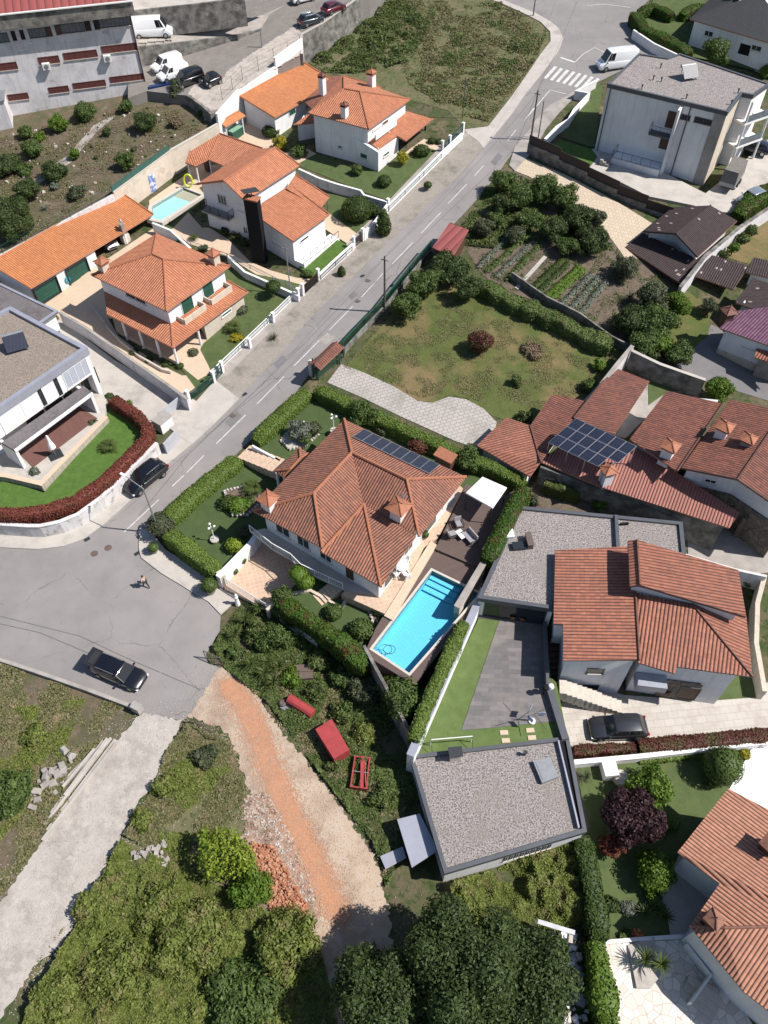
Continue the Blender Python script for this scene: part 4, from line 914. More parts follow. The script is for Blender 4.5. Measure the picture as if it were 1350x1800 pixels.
flat('front_lawn',[(525,470),(541,480),(560,493),(620,437),(600,425),(585,418)],.35,'lawn_bright',skirt=.4)
flat('garden_path',[(575,372),(640,420),(624,437),(590,415),(560,395)],.12,'cream_tiles')
flat('upper_lawn',[(575,340),(610,345),(690,365),(638,423),(600,395),(576,378)],.1,'lawn')
# pool with the tiled wall behind it
M['pool_light']=mat('pool_light',(.34,.62,.66),(.30,.58,.63),.8,.15);zp=P(310,345).z+.45
def pool(name,pix,z,wm,tm,label,depth=1.2,rimw=.35,rimm='stone_trim'):
 q=[A(x,y,z) for x,y in pix];t=thing(name,label,'pool',q[0]);ou=inset(q,-rimw);n=len(q);a=sum(q[i].x*q[(i+1)%n].y-q[(i+1)%n].x*q[i].y for i in range(n));
 mb=MB()
 for i in range(n):
  j=(i+1)%n;vs=[(q[i].x,q[i].y,z),(q[j].x,q[j].y,z),(ou[j].x,ou[j].y,z),(ou[i].x,ou[i].y,z)];vs2=[(x,y,z-.5) for x,y,_ in vs]
  mb.add(vs+vs2,[(0,3,2,1),(4,5,6,7),(0,1,5,4),(3,7,6,2)] if a>0 else [(0,1,2,3),(7,6,5,4),(4,5,1,0),(2,6,7,3)])
 mb.build('coping',M[rimm],t)
 bs=MB();vs=[(p.x,p.y,z-.02) for p in q]+[(p.x,p.y,z-depth) for p in q];vs=[(p.x,p.y,z-.02) for p in q]+vs[n:]
 fs=[(k,n+k,n+(k+1)%n,(k+1)%n) for k in range(n)]+[tuple(range(n,2*n))]
 if a<0:fs=[tuple(reversed(f)) for f in fs];
 bs.add(vs,fs);bs.build('basin',tm,t);wt=MB();vs=[(p.x,p.y,z-.16) for p in q];wt.add(vs if a>0 else vs[::-1],[tuple(range(n))]);wt.build('water',wm,t); return t
def water_mat(name,tint,amb):
 m,nt,b=_new(name);b.inputs['Base Color'].default_value=(*tint,1);b.inputs['Roughness'].default_value=.03;b.inputs['Transmission Weight'].default_value=1.0;b.inputs['IOR'].default_value=1.33
 tr=nt.nodes.new('ShaderNodeBsdfTransparent');tr.inputs[0].default_value=(*tint,1);gl=nt.nodes.new('ShaderNodeBsdfGlossy');gl.inputs['Roughness'].default_value=.02
 fr=nt.nodes.new('ShaderNodeFresnel');fr.inputs[0].default_value=1.33;mx=nt.nodes.new('ShaderNodeMixShader');nt.links.new(fr.outputs[0],mx.inputs[0]);nt.links.new(tr.outputs[0],mx.inputs[1]);nt.links.new(gl.outputs[0],mx.inputs[2])
 bp=nt.nodes.new('ShaderNodeBump');bp.inputs['Strength'].default_value=.15;bp.inputs['Distance'].default_value=.03;nt.links.new(noise(nt,wpos(nt),2.2,3,.5),bp.inputs['Height']);nt.links.new(bp.outputs[0],gl.inputs['Normal']);nt.links.new(bp.outputs[0],fr.inputs['Normal'])
 nt.links.new(mx.outputs[0],nt.nodes['Material Output'].inputs[0]);MATS[name]=m; return m
M['water']=water_mat('water',(.86,.97,.99),0);M['basin_pale']=mat('basin_pale',(.50,.82,.82),(.46,.80,.80),1.5,.6)
M['basin_blue']=brick_mat('basin_blue',(.17,.60,.80),(.155,.57,.77),(.13,.52,.72),.3,.3,.02,rot=-.55,offset=0,var=.12)
pool('swimming_pool',[(265,383),(268,362),(322,330),(354,342),(284,387)],zp,M['water'],M['basin_pale'],'pale turquoise pool beneath the cream tiled wall',rimw=.5,depth=.42)
HW=[(-50.5,78.0),(-45.3,82.6),(-34.2,93.6),(-28.3,102.3),(-22.6,108.3)]
wall_run('tiled_garden_wall',[HW[2],HW[3],HW[4]],-.5,3.35,.3,M['cream_wall'],'tall cream stone clad wall behind the pale pool, with a blue tile picture',capm=M['stone_trim'])
wall_run('retaining_wall',[HW[0],HW[1],HW[2]],-.5,3.1,.3,M['old_white'],'rear retaining wall behind the long orange garage')
# tile picture: generic blue and white panel
ma,mb_=Vector((*HW[2],0)),Vector((*HW[3],0));s_,zt_=onwall(ma,mb_,258,309);s2_,zb_=onwall(ma,mb_,276,336);e3=(mb_-ma).normalized();n3=Vector((e3.y,-e3.x,0))
M['azulejo']=mat('azulejo',(.62,.66,.74),(.13,.2,.45),2.2,.3,lo=.46,hi=.54)
def wallpanel(name,Aw,e,n,s0,s1,z0,z1,d,m,label,cat,th=.03):
 mb=MB();o=Vector((Aw.x,Aw.y,0));c=o+e*((s0+s1)/2)+n*(d+th/2);mb.box((c.x,c.y,(z0+z1)/2),(abs(s1-s0),th,z1-z0),math.atan2(e.y,e.x));t=mb.build(name,m); return tag(t,label,cat)
wallpanel('tile_picture',ma,e3,n3,s_,s2_,zb_,zt_,.16,M['azulejo'],'blue and white tile picture set in the cream wall above the pool','tile panel')
t=rail_fence('wire_fence',[Vector((*HW[1],0)),Vector((*HW[2],0)),Vector((*HW[3],0))],3.1,1.0,'green wire mesh fence on the hillside above the long garage','green_paint',sp_=.22,r=.015)
M['green_mesh']=mat('green_mesh',(.04,.11,.09),(.03,.09,.075),2,.8)
mb=MB();a_,b_=HW[2],HW[3];mb.bar((a_[0],a_[1],T(*a_)+3.7),(b_[0],b_[1],T(*b_)+3.7),.03,.9);mb.build('mesh_screen',M['green_mesh'],t)
# carport roof behind the house
O=thing('outbuilding','open garden shelter with hipped orange roof beside the pale pool','shelter',P(390,300));zo=P(370,300).z
rpx(O,zo,[(386,234.8,3.6),(461.4,260.8,3.6),(391,291,2.6),(366,281,2.6),(343,292.6,2.5),(327,286.7,2.5),(334,266,3.2)],[(0,3,2,1),(0,6,5,4,3)],M['tile_orange'],[(0,3),(0,1),(6,5),(5,4),(3,4),(3,2)])
columns(O,[p.xy.to_3d() for p in (A(344,290,zo+2.5),A(368,279,zo+2.6),A(330,284,zo+2.5),A(389,287,zo+2.6))],zo,zo+2.5,.12,'white_wall','post')
mb=MB();q=A(367,300,zo);mb.box((q.x,q.y,zo+1.2),(.7,.7,2.4),a1);o_=mb.build('chimney',M['dark_wood'],O)
cb=MB();cb.box((q.x,q.y,zo+2.45),(1.1,.95,.1),a1);cb.build('chimney_cap',M['tile_orange'],o_)
# ---- uppermost orange house with long annex
z3=P(665,300).z
C=thing('house','white house with orange hip roof and three chimneys nearest the wild field','house',A(640,230,z3))
C4=[(542.2,198.5),(648.3,226.7),(721.7,174),(607,134)]
rpx(C,z3,[(542.2,198.5,5.4),(648.3,226.7,5.4),(721.7,174,5.4),(604,134,5.4),(604.4,156,6.9),(632.6,161,6.9)],[(0,1,5,4),(1,2,5),(2,3,4,5),(3,0,4)],M['tile_orange'],[(0,4),(3,4),(4,5),(5,1),(5,2)])
CW=wpx(z3,5.4,C4,.5);walls(C,CW,z3+5.45,z3-1,M['white_wall'])
rpx(C,z3,[(628,233,3.9),(700,191,3.9),(761,209,2.7),(713,248,2.7),(698,239,3.0),(665,263.5,2.7)],[(0,5,4,3,2,1)],M['tile_orange'],[(0,5),(5,4),(4,3),(3,2)],name='lower_roof')
cl=wpx(z3,2.7,[(700,191),(713,248),(698,243),(665,263.5)],.35);fw=[CW[1].lerp(CW[2],.0),A(628,236,z3+2.7).xy,cl[3],cl[2]]
w_a=A(665,302,z3).xy;w_b=A(700,276,z3).xy;w_c=CW[1].copy();w_d=A(634,292,z3).xy
w_l=CW[0].lerp(CW[1],.72)
walls(C,[w_l,w_a,w_b,CW[1].lerp(CW[2],.42)],[z3+3.6,z3+2.65,z3+2.8,z3+3.6],z3-.8,M['white_wall'],'wing_wall')
open_px(C,F3(w_l),F3(w_a),(633,267),(646,281),'shutter',1);open_px(C,F3(w_a),F3(w_b),(674,277),(684,264),'shutter',1)
open_px(C,F3(CW[0]),F3(CW[1]),(594,254),(602,262),'window',1);open_px(C,F3(CW[1]),F3(CW[2]),(655,228),(667,222),'shutter',1);open_px(C,F3(CW[1]),F3(CW[2]),(672,222),(682,208),'door',1)
columns(C,[A(747,240,z3).to_3d(),A(713,262,z3).to_3d()],z3,z3+2.7,.14,'black_paint')
mb=MB();d_=CW[1].lerp(CW[2],.05);d2_=CW[1].lerp(CW[2],.6);ee=F3(CW[2]-CW[1]).normalized();nn=Vector((ee.y,-ee.x,0));mb.bar(F3(d_)+nn*.9+Vector((0,0,z3+4.0)),F3(d2_)+nn*.9+Vector((0,0,z3+4.0)),.15,.7);mb.build('balcony_parapet',M['white_wall'],C)
a3=ang(CW[1],CW[2]);chimney(C,606,203,z3+5.8,.75,1.2,a3,capm='tile_modern',flare=1.2);chimney(C,567,158,z3+5.0,.75,1.7,a3,capm='tile_modern',flare=1.2);chimney(C,653,150,z3+5.6,.9,1.5,a3,capm='tile_orange',flare=1.3)
rpx(C,z3,[(533,177,3.4),(548,192,3.4),(571,172,4.6),(604,134,4.6),(585,133,4.0)],[(0,1,2,3,4)],M['tile_modern'],[(0,1)],name='link_roof')
rpx(C,z3,[(604,134,5.3),(670,153,4.6),(655,165,5.4),(608,150,5.6)],[(0,3,2,1)],M['tile_orange'],[(0,1)],name='rear_roof')
sm=A(537,221,z3+2.4);mb=MB();mb.prism([A(523,219,z3+2.4),A(552,215,z3+2.4),A(552,200,z3+2.4),A(535,200,z3+2.4)],z3-.5,z3+2.35);mb.build('porch',M['white_wall'],C)
rpx(C,z3,[(516,219.5,2.5),(552,215.5,2.5),(556,202,3.2),(540,201,3.2)],[(0,1,2,3)],M['tile_orange'],[(0,1)],name='porch_roof')
X=thing('annex','long white annex with one bright orange roof slope against the parking wall','annex',P(500,230));zx=P(485,245).z
rpx(X,zx,[(422,169.5,3.9),(530.5,108,3.9),(592,145,3.0),(483,207,3.0)],[(0,3,2,1)],M['tile_orange_new'],[(0,1),(0,3),(1,2)])
xw=wpx(zx,3.0,[(483,207),(592,145)]);xb=wpx(zx,3.9,[(422,169.5),(530.5,108)]);ex=(xw[1]-xw[0]).normalized();nx=Vector((-ex.y,ex.x))*.35
xw=[xw[0]+nx+ex*.3,xw[1]+nx-ex*.3];xb=[xb[0]-nx+ex*.3,xb[1]-nx-ex*.3]
walls(X,[xw[0],xw[1],xb[1],xb[0]],[zx+3.0,zx+3.0,zx+3.8,zx+3.8],zx-.6,M['white_wall'])
open_px(X,F3(xw[0]),F3(xw[1]),(508,206),(519,189),'door',1,pm=M['green_paint']);open_px(X,F3(xw[0]),F3(xw[1]),(536,192),(543,183),'window',1)
K=thing('tool_shelter','small lean-to with narrow orange roof against the tall white wall','shelter',P(410,225));zk=P(410,235).z
rpx(K,zk,[(385,215,2.9),(420,195,2.9),(432,203,2.4),(397,223,2.4)],[(0,3,2,1)],M['tile_orange_new'],[(0,1)]);columns(K,[A(396,221,zk+2.4),A(425,206,zk+2.4)],zk,zk+2.4,.1,'white_wall','post')
M['pale_green']=mat('pale_green',(.2,.36,.26),None,rough=.5);mb=MB();q=A(412,228,zk+1.0);mb.box((q.x,q.y,zk+.6),(2.2,1.3,1.2),a3);o=mb.build('storage_box',M['green_paint']);tag(o,'green storage box with pale lid under the narrow lean-to','storage box');mb=MB();mb.box((q.x,q.y,zk+1.24),(2.3,1.4,.08),a3);lid=link_mesh('lid',mb.mesh('lid',Vector(o['_o'])),M['pale_green'],o)
flat('upper_yard',[(432,205),(483,246),(480,262),(500,268),(540,262),(556,270),(520,290),(470,268),(392,240),(386,228)],.05,'cream_tiles')
flat('front_lawn',[(520,290),(556,272),(600,285),(665,303),(700,277),(745,258),(777,266),(770,275),(682,353),(620,330),(560,305)],.06,'lawn')
flat('front_walk',[(700,277),(745,244),(790,258),(779,267),(745,258)],.09,'cream_tiles')
wall_run('boundary_wall',pw([(683,372),(712,343),(745,310),(778,277),(812,245)],.15),-.3,1.0,.22,M['white_wall'],'white street wall of the uppermost orange house',capm=M['white_paint'])
rail_fence('railing_fence',pw([(683,370),(712,341),(745,308),(776,277)],1.1),1.1,.5,'dark green railing on the uppermost white street wall')
wall_run('boundary_wall',pw([(640,422),(660,402),(681,373)],.15),-.3,1.2,.22,M['white_wall'],'white street wall behind the tall cypress bush',capm=M['white_paint'])
wall_run('boundary_wall',pw([(562,493),(590,467),(621,439)],.15),-.3,1.0,.22,M['white_wall'],'white street wall in front of the small bright lawn',capm=M['white_paint'])
rail_fence('railing_fence',pw([(564,491),(590,466),(619,440)],1.1),1.1,.5,'dark railing above the small bright lawn','black_paint')
wtop([(525,297),(560,313),(590,323),(634,335),(640,343),(680,355)],0,1.3,'boundary_wall',.2,M['old_white'],'grey wall with white coping between the two uppermost gardens',capm=M['white_paint'])
PK0,PK1,PK2=(tuple(A(x,y,zx+3.95).xy) for x,y in ((420,168),(485,132),(533,104)))
wall_run('parking_wall',[(-22.6,108.3),PK0],-.5,4.6,.3,M['white_wall'],'tall white wall below the wire fence beside the narrow lean-to',capm=M['white_paint'])
wall_run('parking_wall',[PK0,PK1],-.5,4.35,.3,M['white_wall'],'long white wall behind the bright annex roof',capm=M['white_paint'])
wall_run('parking_wall',[PK1,PK2],-.5,5.5,.3,M['white_wall'],'raised white wall piece at the top corner of the bright annex roof',capm=M['white_paint'])
# ---- vehicles
def paint(name,c,rough=.25,metal=.3):return mat(name,c,None,rough=rough,metal=metal,coat=1.0)
M['car_glass']=mat('car_glass',(.012,.015,.018),None,rough=.06);M['tyre']=mat('tyre',(.018,.018,.018),None,rough=.9);M['rim']=mat('rim',(.45,.46,.48),None,rough=.3,metal=.9)
M['lamp_white']=mat('lamp_white',(.75,.77,.8),None,rough=.15);M['lamp_red']=mat('lamp_red',(.35,.012,.012),None,rough=.2);M['plastic_black']=mat('plastic_black',(.02,.02,.022),None,rough=.6)
M['plate']=mat('plate',(.75,.76,.78),None,rough=.5)
CARS={'suv':(4.7,1.92,1.62,[(.0,.5,.60),(.012,.66,.78),(.05,.8,.91),(.12,.92,.97),(.26,1.0,1.0),(.5,1.02,1.0),(.8,1.05,.98),(.93,1.02,.94),(.98,.93,.84),(1,.78,.7)],(.25,.41,.84,.96),.8),'wagon':(4.75,1.84,1.48,[(.0,.42,.58),(.012,.56,.77),(.05,.68,.91),(.12,.78,.97),(.28,.90,1.0),(.5,.93,1.0),(.8,.96,.98),(.93,.93,.94),(.98,.85,.84),(1,.7,.7)],(.25,.41,.86,.965),.8),'hatch':(4.1,1.76,1.48,[(.0,.42,.58),(.012,.58,.77),(.05,.71,.91),(.12,.82,.97),(.25,.92,1.0),(.5,.95,1.0),(.8,.98,.99),(.95,.92,.94),(1,.80,.85)],(.22,.38,.84,.965),.8),'smart':(2.6,1.56,1.55,[(.0,.60,.82),(.06,.78,.95),(.15,.92,1.0),(.5,1.0,1.0),(.85,1.04,.98),(1,.9,.86)],(.12,.34,.82,.98),.76),'van':(6.0,2.05,2.6,[(.0,.70,.80),(.03,.92,.93),(.10,1.12,.98),(.18,1.3,1.0),(.5,1.32,1.0),(1,1.32,.98)],(.12,.245,.985,.998),.88),'smallvan':(4.6,1.85,1.85,[(.0,.62,.80),(.04,.8,.93),(.14,.95,.98),(.26,1.1,1.0),(.5,1.12,1.0),(1,1.12,.96)],(.19,.35,.97,.995),.88)}
def vehicle(kind,label,name,pm,at,heading,group=None,cat='car',tail_open=False,rails=False,rear_glass=True,side_glass=True):
 L,W,Hh,prof,gh,rw=CARS[kind];t=thing(name,label,cat,at,group,rz=heading);loc=lambda:t
 t['_o']=[0.0,0.0,0.0];wr=.33 if kind!='van' else .36;gc=.2
 def sect(w,z0,zt):
  return [(-w*.86,z0),(-w*.98,z0+.16),(-w,z0+(zt-z0)*.5),(-w*.97,zt-.09),(-w*.86,zt),(0,zt+.03),(w*.86,zt),(w*.97,zt-.09),(w,z0+(zt-z0)*.5),(w*.98,z0+.16),(w*.86,z0)]
 mb=MB();rows=[]
 xs=[]
 for i,(f,z,wf) in enumerate(prof):rows.append([(L/2-f*L,y,zz) for y,zz in sect(W/2*wf,gc+(.12 if f in (0,1) else 0),z)])
 k=len(rows[0]);vs=[p for r in rows for p in r];fs=[]
 for i in range(len(rows)-1):
  for j in range(k):fs.append((i*k+j,i*k+(j+1)%k,(i+1)*k+(j+1)%k,(i+1)*k+j))
 fs+=[tuple(range(k-1,-1,-1)),tuple(range((len(rows)-1)*k,len(rows)*k))];mb.add(vs,fs,0)
 def zat(f):
  for a,b in zip(prof,prof[1:]):
   if a[0]<=f<=b[0]:return a[1]+(b[1]-a[1])*(f-a[0])/(b[0]-a[0])
  return prof[-1][1]
 g0,g1,g2,g3=gh;X=lambda f:L/2-f*L;wb=W/2*.93;wt=W/2*rw
 st=[(g0,wb*.9,zat(g0)-.02,.0),(g1,wt*.97,Hh-.05,1),((g1+g2)/2,wt,Hh,1),(g2,wt*.95,Hh-.04,1),(g3,wb*.86,zat(g3)-.02,0)]
 # greenhouse: bottom ring at belt, top ring on roof
 bt=[(X(g0),-wb*.9,zat(g0)-.03),(X(g1),-wb,zat(g1)-.03),(X((g1+g2)/2),-wb,zat(.5)-.03),(X(g2),-wb,zat(g2)-.03),(X(g3),-wb*.88,zat(g3)-.03)]
 tp=[(X(g1),-wt*.92,Hh-.06),(X(g1+.04),-wt*.98,Hh-.03),(X((g1+g2)/2),-wt,Hh),(X(g2-.03),-wt*.97,Hh-.03),(X(g2),-wt*.9,Hh-.06)]
 ring_b=bt+[(x,-y,z) for x,y,z in reversed(bt)];ring_t=tp+[(x,-y,z) for x,y,z in reversed(tp)];n=10
 fs=[(i,(i+1)%n,n+(i+1)%n,n+i) for i in range(n)];fs+=[(n+i,n+i+1,n+8-i,n+9-i) for i in range(4)]
 mb.add(ring_b+ring_t,fs,0)
 body=link_mesh('body',mb.mesh('body',smooth=False),pm,t);bv=body.modifiers.new('bevel','BEVEL');bv.width=.05;bv.segments=2;bv.angle_limit=R(18);sm_=body.data;sm_.polygons.foreach_set('use_smooth',[True]*len(sm_.polygons))
 def panel(nm,q,m,lift=.012):
  q=[Vector(p) for p in q];c=sum(q,Vector())/len(q);nr=(q[1]-q[0]).cross(q[2]-q[1]).normalized();cen=Vector((0,0,Hh*.6))
  if nr.dot(c-cen)<0:nr=-nr;q=q[::-1]
  a=[p+nr*lift for p in q];b=[p-nr*.02 for p in q];k=len(q);mm=MB();mm.add(a+b,[tuple(range(k)),tuple(range(2*k-1,k-1,-1))]+[(i,k+i,k+(i+1)%k,(i+1)%k) for i in range(k)])
  return link_mesh(nm,mm.mesh(nm),m,t)
 L_=lambda a,b,f:tuple(a[i]+(b[i]-a[i])*f for i in range(3))
 def quad(a,b,c,d,m0=.1,m1=.1,n0=.06,n1=.06):
  B=lambda u,v:L_(L_(a,b,u),L_(d,c,u),v)
  return [B(m0,n0),B(1-m1,n0),B(1-m1,1-n1),B(m0,1-n1)]
 mir=lambda p:(p[0],-p[1],p[2])
 panel('windscreen',quad(bt[0],mir(bt[0]),mir(tp[0]),tp[0],.03,.03,.08,.05),M['car_glass'],.02)
 if rear_glass:panel('rear_window',quad(bt[4],mir(bt[4]),mir(tp[4]),tp[4],.08,.08,.25,.08),M['car_glass'],.02)
 for sgn in (1,-1):
  s_=(lambda p:p) if sgn==1 else mir
  panel('side_window',quad(s_(bt[0]),s_(bt[1]),s_(tp[1]),s_(tp[0]),.35,.0,.16,.12),M['car_glass'])
  panel('side_window',quad(s_(bt[1]),s_(bt[2]),s_(tp[2]),s_(tp[1]),.02,.04 if side_glass else .72,.14,.12),M['car_glass'])
  if side_glass:
   panel('side_window',quad(s_(bt[2]),s_(bt[3]),s_(tp[3]),s_(tp[2]),.04,.06,.14,.12),M['car_glass'])
   panel('side_window',quad(s_(bt[3]),s_(bt[4]),s_(tp[4]),s_(tp[3]),.0,.45,.3,.2),M['car_glass'])
  mm=MB();mm.box((X(g0+.05),sgn*(W/2+.06),zat(g0)+.08),(.12,.2,.14));link_mesh('mirror',mm.mesh('mirror'),M['plastic_black'] if kind=='van' else pm,t)
  mm=MB();mm.box((L/2-.16,sgn*W*.36,prof[1][1]-.12),(.22,W*.17,.13));link_mesh('headlight',mm.mesh('headlight'),M['lamp_white'],t)
  mm=MB();mm.box((-L/2+.05,sgn*W*.38,(prof[-1][1]+.05)*.95),(.12,W*.10,.22));link_mesh('taillight',mm.mesh('taillight'),M['lamp_red'],t)
  for f in ((.17,.80) if kind not in ('smart',) else (.16,.84)):
   mm=MB();mm.tube((X(f),sgn*(W/2-.2),wr),(X(f),sgn*(W/2+.02),wr),wr,n=18);wh=link_mesh('wheel',mm.mesh('tyre'),M['tyre'],t)
   mm=MB();mm.tube((X(f),sgn*(W/2-.05),wr),(X(f),sgn*(W/2+.035),wr),wr*.62,n=14);link_mesh('rim',mm.mesh('rim'),M['rim'],wh)
  if rails:mm=MB();mm.path([(X(g1+.05),sgn*wt*.9,Hh-.0),(X((g1+g2)/2),sgn*wt*.92,Hh+.05),(X(g2-.04),sgn*wt*.9,Hh+.01)],.025);link_mesh('roof_rail',mm.mesh('rail'),M['steel'],t)
 mm=MB();mm.box((L/2-.02,0,.48),(.08,W*.5,.16));link_mesh('grille',mm.mesh('grille'),M['plastic_black'],t)
 mm=MB();mm.box((-L/2-.01,0,.55),(.04,.5,.12));link_mesh('number_plate',mm.mesh('number_plate'),M['plate'],t)
 if tail_open:
  mm=MB();a=Vector((X(.86),0,Hh-.0));b=Vector((X(1.07),0,Hh+.08));mm.bar(a,b,W*.84,.07,0,up=Vector((0,0,1)));tg=link_mesh('tailgate',mm.mesh('tailgate'),mat('satin_black',(.012,.013,.018),None,rough=.5),t)
  d=(b-a).normalized();nz=Vector((-d.z,0,d.x)) if d.x>0 else Vector((d.z,0,-d.x));mm=MB();mm.bar(a+d*.12+nz*.05,a+d*.62+nz*.05,W*.62,.02);link_mesh('rear_window',mm.mesh('glass'),M['plastic_black'],tg)
 return t
def aim(p,q,surf=None,z=.0):
 a,b=P(*p,z,surf),P(*q,z,surf);c=(a+b)/2;f=surf or T;c.z=f(c.x,c.y)+.03; return c,math.atan2(b.y-a.y,b.x-a.x)
black=paint('paint_black',(.008,.009,.013));white=paint('paint_white',(.75,.76,.78),.3,0);graphite=paint('paint_graphite',(.055,.057,.065),.3,.6);redp=paint('paint_red',(.12,.012,.025));slate=paint('paint_slate',(.035,.045,.055),.3,.5);silver=paint('paint_silver',(.42,.44,.47),.3,.7);navy=paint('paint_navy',(.015,.012,.035))
c,h=aim((288,823),(229,871));vehicle('suv','black estate car parked on the kerb below the streaked white wall','parked_car',black,c+Vector((0,0,.08)),h,rails=True)
c,h=aim((172,1170),(252,1204));vehicle('wagon','black estate car with its tailgate raised, on the wide asphalt junction','parked_car',black,c,h,tail_open=True,rails=True)
c,h=aim((1131,1284),(1034,1285));SUVC=(c,h)
c,h=aim((1120,112),(1042,126));vehicle('van','white delivery van parked beside the pedestrian crossing','delivery_van',white,c,h,cat='van',rear_glass=False,side_glass=False)
c,h=aim((240,62),(297,66),T2);vehicle('van','tall white van on the upper lane behind the warehouse corner','delivery_van',white,c,h,cat='van',rear_glass=False,side_glass=False)
c,h=aim((319,112),(271,131),TK);vehicle('smallvan','white van parked furthest from the garden fence','small_van',white,c,h,cat='van',rear_glass=False,side_glass=False)
c,h=aim((330,128),(281,147),TK);vehicle('smallvan','white van parked between another white van and a black van','small_van',white,c,h,cat='van',rear_glass=False,side_glass=False)
c,h=aim((352,139),(311,157),TK);vehicle('smallvan','black van parked between a white van and the tiny car','small_van',black,c,h,cat='van',rear_glass=False,side_glass=False)
c,h=aim((388,142),(359,156),TK);vehicle('smart','tiny black and silver two seat car at the end of the row of vans','small_car',black,c,h)
c,h=aim((525,50),(569,34),TK);vehicle('hatch','dark grey hatchback by the concrete wall edge','parked_car',slate,c,h,rails=True)
c,h=aim((568,30),(606,12),TK);vehicle('hatch','dark red car by the concrete wall at the top edge','parked_car',redp,c,h)
c,h=aim((548,-2),(519,7),TK);vehicle('hatch','white car at the top edge of the parking area','parked_car',white,c,h)
c,h=aim((192,444),(201,432));
c,h=aim((180,428),(199,446));vehicle('hatch','silver car parked inside the open bay of the long garage','parked_car',silver,c+Vector((-.3,1.0,.05)),h)
# ---- warehouse and parking terraces
wa,wb_=P(21,204,0,TG),P(260,160,0,TG);ew=(wb_-wa);ew.z=0;ew.normalize();nw=Vector((-ew.y,ew.x,0));zw=min(wa.z,wb_.z)-.2
WH=thing('warehouse','large stained white warehouse with dark red metal roof and long brick windows','warehouse',wb_)
W0=F3(wa)-ew*22;W1_=F3(wb_);ht=onwall(F3(wa),F3(wb_),230,21.7)[1]
mb=MB();mb.prism([W0,W1_,W1_+nw*16,W0+nw*16],zw-3,ht-.05);mb.build('wall',M['old_white'],WH)
za_=ht;fz=1.7
mb=MB();o_=-nw*1.2;mb.prism([W0+o_,W1_+o_+ew*.6,W1_+ew*.6+nw*16.5,W0+nw*16.5],ht,ht+fz);mb.build('parapet_band',M['stained_concrete'],WH)
mb=MB();mb.bar(F3(W0)+o_*1.08+Vector((0,0,ht+fz+.06)),F3(W1_)+ew*.6+o_*1.08+Vector((0,0,ht+fz+.06)),.25,.14);mb.build('gutter',M['white_paint'],WH)
r0=W0+o_;r1=W1_+o_+ew*.6;roof(WH,[Vector((r0.x,r0.y,ht+fz+.02)),Vector((r1.x,r1.y,ht+fz+.02)),Vector((r1.x,r1.y,ht+fz+2))+nw*9,Vector((r0.x,r0.y,ht+fz+2))+nw*9,Vector((r1.x,r1.y,ht+fz))+nw*17.7,Vector((r0.x,r0.y,ht+fz))+nw*17.7],[(0,1,2,3),(3,2,4,5)],M['sheet_maroon'],[],thick=.1)
M['brick_dark']=mat('brick_dark',(.13,.035,.03),(.08,.025,.022),4,.8);M['dim_glass']=mat('dim_glass',(.16,.19,.22),(.10,.12,.14),2,.25)
def strip_win(p0,p1,m,bars,fm='plastic_black',mu=0):
 return open_px(WH,F3(wa),F3(wb_),p0,p1,'window',1,pm=M[m],bars=bars,fm=M[fm])
def band_win(tl,tr,hh,m,bars,fm='brick_dark'):
 (s0,zt)=onwall(F3(wa),F3(wb_),*tl);(s1,zt2)=onwall(F3(wa),F3(wb_),*tr);zt=(zt+zt2)/2; return opening(WH,F3(wa),F3(wb_),s0,s1,zt-hh,zt,'window',1,pm=M[m],bars=bars,fm=M[fm])
for tl,tr in (((-40,116),(28,108)),((66,102),(102,96)),((110,94),(169,86)),((177,83),(238,73))):band_win(tl,tr,.95,'brick_dark',5)
for tl,tr in (((12,167),(48,162)),((84,155),(119,149)),((127,147),(184,139)),((192,137),(250,127))):band_win(tl,tr,.85,'brick_dark',5)
for tl,tr,b in (((-20,60),(12,57),3),((48,52),(78,47),4),((104,43),(146,38),5),((172,34),(228,26),7)):band_win(tl,tr,1.15,'dim_glass',b,'dark_metal')
for tl,tr in (((18,55),(25,54)),((33,53),(40,52)),((78,48),(88,46)),((95,45),(105,43)),((147,38),(157,36)),((163,36),(173,34))):band_win(tl,tr,1.15,'glass',1,'black_paint')
for (px,py),s in (((80,112),'left'),((187,98),'right')):
 sA,zA=onwall(F3(wa),F3(wb_),px+3,py+8);q=F3(wa)+ew*sA-nw*.35;t=thing('air_conditioner',{'left':'air conditioning unit on the warehouse wall nearer the forked lamp','right':'air conditioning unit on the warehouse wall nearer the drainpipe corner'}[s],'air conditioner',Vector((q.x,q.y,zA)),'air conditioners on the warehouse wall')
 mb=MB();mb.box((q.x,q.y,zA+.4),(1.0,.45,.8),math.atan2(ew.y,ew.x));mb.build('casing',M['white_paint'],t);mb=MB();mb.tube(Vector((q.x,q.y,zA+.4))-nw*.2,Vector((q.x,q.y,zA+.4))-nw*.26,.3,n=16);mb.build('fan_grille',M['grey_metal'],t)
mb=MB();mb.tube(W1_-nw*.1-ew*.1+Vector((0,0,zw)),W1_-nw*.1-ew*.1+Vector((0,0,ht)),.09);mb.build('drainpipe',M['dark_wood'],WH)
def lamp_post(base,h,label,arms,m='grey_metal',name='street_lamp',r=.09,rz=0,group=None):
 t=thing(name,label,'street lamp',base,group);mb=MB();b=Vector(base);mb.tube(b-Vector((0,0,.2)),b+Vector((0,0,h)),r,r*.6,n=8);mb.build('pole',M[m],t)
 for dx,dy,dz in arms:
  mb=MB();e=b+Vector((dx,dy,h+dz));mb.tube(b+Vector((0,0,h-.02)),e,r*.5,r*.4,n=6);ar=mb.build('arm',M[m],t);d=Vector((dx,dy,0)).normalized();mb=MB();mb.bar(e,e+d*.6,.22,.12);mb.build('lamp_head',M['lamp_white'],ar)
 return t
